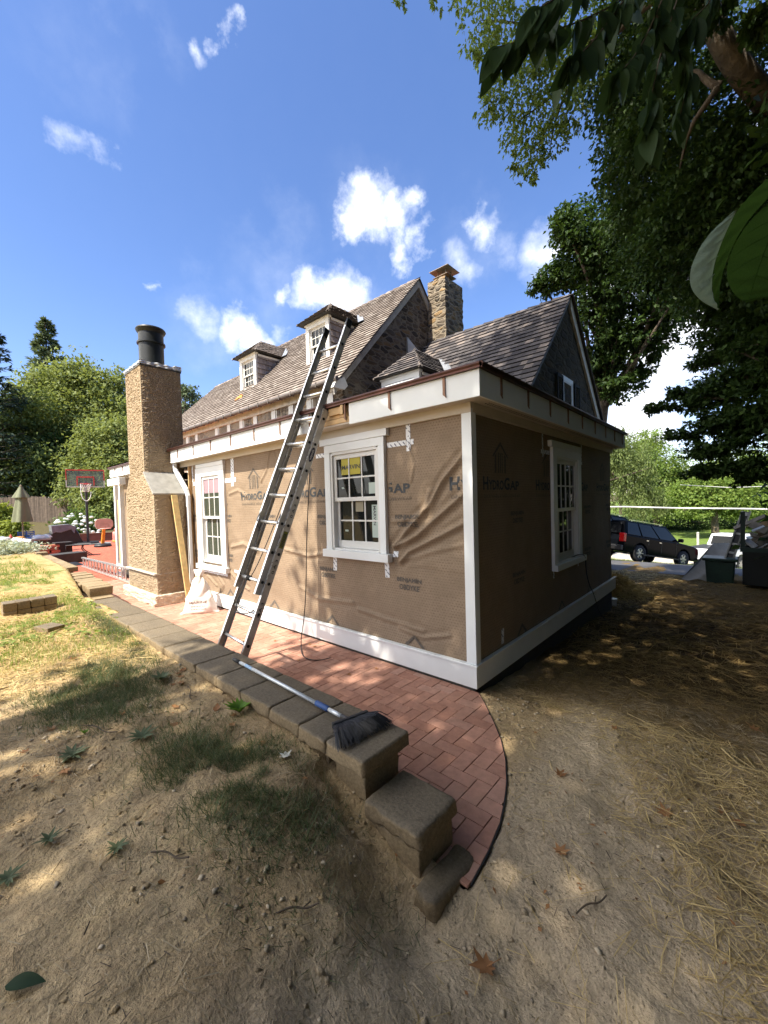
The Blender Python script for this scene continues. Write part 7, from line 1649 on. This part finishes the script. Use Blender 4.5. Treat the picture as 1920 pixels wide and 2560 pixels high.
# soil clods with the colour of the ground
P = ground_pts(9000, -2.6, 2.0, -3.6, .3, lambda x, y: (.10 + .8 * nmask(x, y, 3.1, 84, .45, .7)) * np.where((y > -1.66), (x > arcx(y) + .03) * .35, 1.0), rng); n_ = len(P)
r = .003 + .014 * rng.random(n_) ** 4; jit = base[None] + rng.normal(0, .3, (n_, 6, 3)); co = P[:, None] + jit * (r[:, None, None] * np.array([1.2, 1, .7]))
T_ = (tri[None] + (np.arange(n_) * 6)[:, None, None]).reshape(-1, 3); stuff(np_mesh('soil_crumbs', co.reshape(-1, 3), tris=T_, rnd=np.repeat(rng.random(n_), 8), m=DIRT, smooth=True))
# dead leaves
def dead_leaf(x, y, s, seed, z=None, lobed=True):
    rg = random.Random(seed); m_ = MB(); q0 = rg.uniform(0, 6.28); cu = rg.uniform(.15, .55); z = hz(x, y) + .004 if z is None else z
    pr = [1.0, .42, .80, .36, .62, .30, .45, .28, .45, .30, .62, .36, .80, .42] if lobed else [1.0, .75, .55, .42, .36, .34, .36, .5, .36, .34, .36, .42, .55, .75]
    n_ = len(pr); tx, ty = rg.uniform(-.25, .25), rg.uniform(-.25, .25)
    def pt(r_, a): 
        lx, ly = r_ * math.cos(a), r_ * math.sin(a); h_ = cu * (ly * ly * 1.4 + .4 * lx * lx) + .10 * math.sin(lx * 7 + seed) * r_
        return Vector((x + s * (lx * math.cos(q0) - ly * math.sin(q0)), y + s * (lx * math.sin(q0) + ly * math.cos(q0)), z + s * max(.02, h_ + tx * lx * .4 + ty * ly * .4 + .08)))
    vs = [pt(0, 0)]; fs = []
    for ring in (.5, 1.0): vs += [pt(pr[i] * ring * rg.uniform(.9, 1.1), i * 2 * math.pi / n_) for i in range(n_)]
    for i in range(n_):
        j = (i + 1) % n_; fs += [(0, 1 + i, 1 + j), (1 + i, 1 + n_ + i, 1 + n_ + j, 1 + j)]
    m_.add(vs, fs, rg.random()); m_.tube([pt(.0, 0), pt(-.75, 0) + Vector((0, 0, .3 * s))], s * .025, 4)
    return m_.build('dead_leaf', DEADL, smooth=True, fix=False)
for i, (x, y, s, lb) in enumerate(((.90, -.59, .062, 'curled tan maple leaf lying alone on the bare trail beside the arc of bricks'), (1.10, -1.19, .062, 'orange tan maple leaf in the small patch of sun on the trail'), (1.04, -1.81, .075, 'dark red brown maple leaf near the bottom edge'), (.61, -.25, .03, 'tiny brown leaf crumb on the trail close to the house corner'), (1.43, -.52, .07, 'brown leaf half buried in the straw at lower right'), (1.04, .15, .045, 'dark curled leaf on the edge of the straw near the addition'))):
    tag(dead_leaf(x, y, s, i + 3), lb, 'dead leaf')
LV = [(1.72, -.34), (1.66, -.30), (1.80, .93), (-2.6, -2.35), (-2.81, -2.33), (-4.13, -1.9), (-2.57, -2.82), (-1.7, -1.84), (-1.54, -1.9), (-1.91, -2.22), (-1.32, -2.83), (-.92, -2.72), (-.99, -2.15), (-1.55, -2.68), (-1.34, -2.34), (-1.2, -2.05), (-.33, -2.01), (-.48, -2.07), (-2.85, -1.80), (-4.29, -2.36), (-5.0, -1.86), (-.34, -1.90), (-.78, -1.84), (-.67, -1.92), (-.96, -1.88), (-1.62, -1.86), (-1.58, -1.93), (-1.74, -1.80)]
for i, (x, y) in enumerate(LV):
    s = random.Random(i + 50).uniform(.035, .06); rt_ = x > 1
    tag(dead_leaf(x, y, s, i + 20, lobed=i % 3 != 0), 'brown dead leaf lying in the straw at lower right' if rt_ else 'crumpled brown dead leaf on the grassy dirt left of the block wall', 'dead leaf', 'dead leaves in the right-hand straw' if rt_ else 'dead leaves on the dirt left of the wall')
for i, (x, y) in enumerate(((-2.17, -.16), (-2.06, -.17), (-1.17, -.45), (-1.86, -.55), (-2.63, -.34), (-1.05, -.18), (-2.95, -.6))):
    tag(dead_leaf(x, y, .034, i + 80, z=.003), 'small dead leaf lying on the red brick path below the front window', 'dead leaf', 'dead leaves on the brick path')
o = dead_leaf(-.12, -1.89, .055, 99); o.data.materials[0] = simple('bleached_leaf', (.62, .60, .52), .8, var=.1); tag(o, 'pale bleached leaf standing out by the foot of the wall', 'dead leaf')
# rosette weeds
def weed(x, y, s, n_, m, label, seed, up=.25, wd=.24):
    n_ = int(n_ * 1.8); wd = wd * .9; s = s * .8
    rg = random.Random(seed); z = hz(x, y); m_ = MB()
    for i in range(n_):
        q = i * 2.4 + rg.uniform(-.2, .2); broad_leaf(m_, Vector((x, y, z + .006)), Vector((math.cos(q), math.sin(q), up + rg.uniform(0, .35))), Vector((0, 0, 1)), s * rg.uniform(.6, 1.1), s * wd, 5)
    tag(m_.build('weed', m, smooth=True, fix=False), label, 'weed')
weed(-1.72, -1.97, .13, 17, WEED, 'largest grey green rosette weed in the grass beside the wall', 1, .5)
weed(-.96, -2.34, .12, 13, WEED, 'flat grey green weed in the middle of the bare dirt', 2)
weed(-1.07, -2.66, .11, 11, WEED, 'grey green weed on the edge between straw and bare dirt', 3)
weed(-1.27, -2.56, .05, 10, WEEDB, 'small bright green tuft between the two grey weeds', 4, 1.2, .22)
weed(-.47, -2.85, .07, 8, WEED, 'small round leaved weed at lower left, left of two', 5)
weed(-.15, -2.68, .065, 8, WEED, 'small round leaved weed in the dirt at lower left, right of two', 6)
weed(-.36, -2.99, .08, 8, WEED, 'low dark weed at the left edge of the dirt', 7)
weed(-.81, -1.79, .15, 22, WEEDB, 'bright green upright weed growing against the block wall', 8, .9, .30)
broad = MB(); broad_leaf(broad, Vector((.16, -3.04, hz(.16, -3.04) + .012)), Vector((.5, .55, .1)), Vector((0, 0, 1)), .11, .045); tag(broad.build('fallen_leaf', LF_BIG, smooth=True, fix=False), 'fresh green fallen leaf at the bottom left corner', 'leaf')
# twigs
for i, (x, y, q, l_, lb) in enumerate(((-1.25, -2.5, .4, .34, 'long straight twig beside the grey weeds'), (1.28, -1.35, 1.1, .17, 'dark forked twig on the trail at lower right'), (1.62, -1.62, 1.4, .16, 'thick crooked grey twig in the bottom right corner'), (.55, -2.3, .9, .16, 'thin brown twig lying on the dirt below the wall end'), (.05, -2.55, .5, .18, 'bent pale twig in the middle of the bare dirt'), (-1.35, -1.9, -.3, .28, 'long brown twig along the foot of the wall'))):
    d = Vector((math.cos(q), math.sin(q), 0)); n2 = Vector((-d.y, d.x, 0)); z = hz(x, y) + .008; c = Vector((x, y, z)); r = .006 if 'thick' in lb else .0035; m_ = MB()
    m_.tube(smooth_pts([c - d * l_ / 2, c - d * l_ * .1 + n2 * l_ * .05 + Vector((0, 0, .01)), c + d * l_ * .2 - n2 * l_ * .03, c + d * l_ / 2 + Vector((0, 0, .012))], 2), r, 6); m_.tube([c + d * l_ * .1, c + d * l_ * .3 + n2 * l_ * .14], r * .6, 5)
    tag(m_.build('twig', TWIG, smooth=True), lb, 'twig')
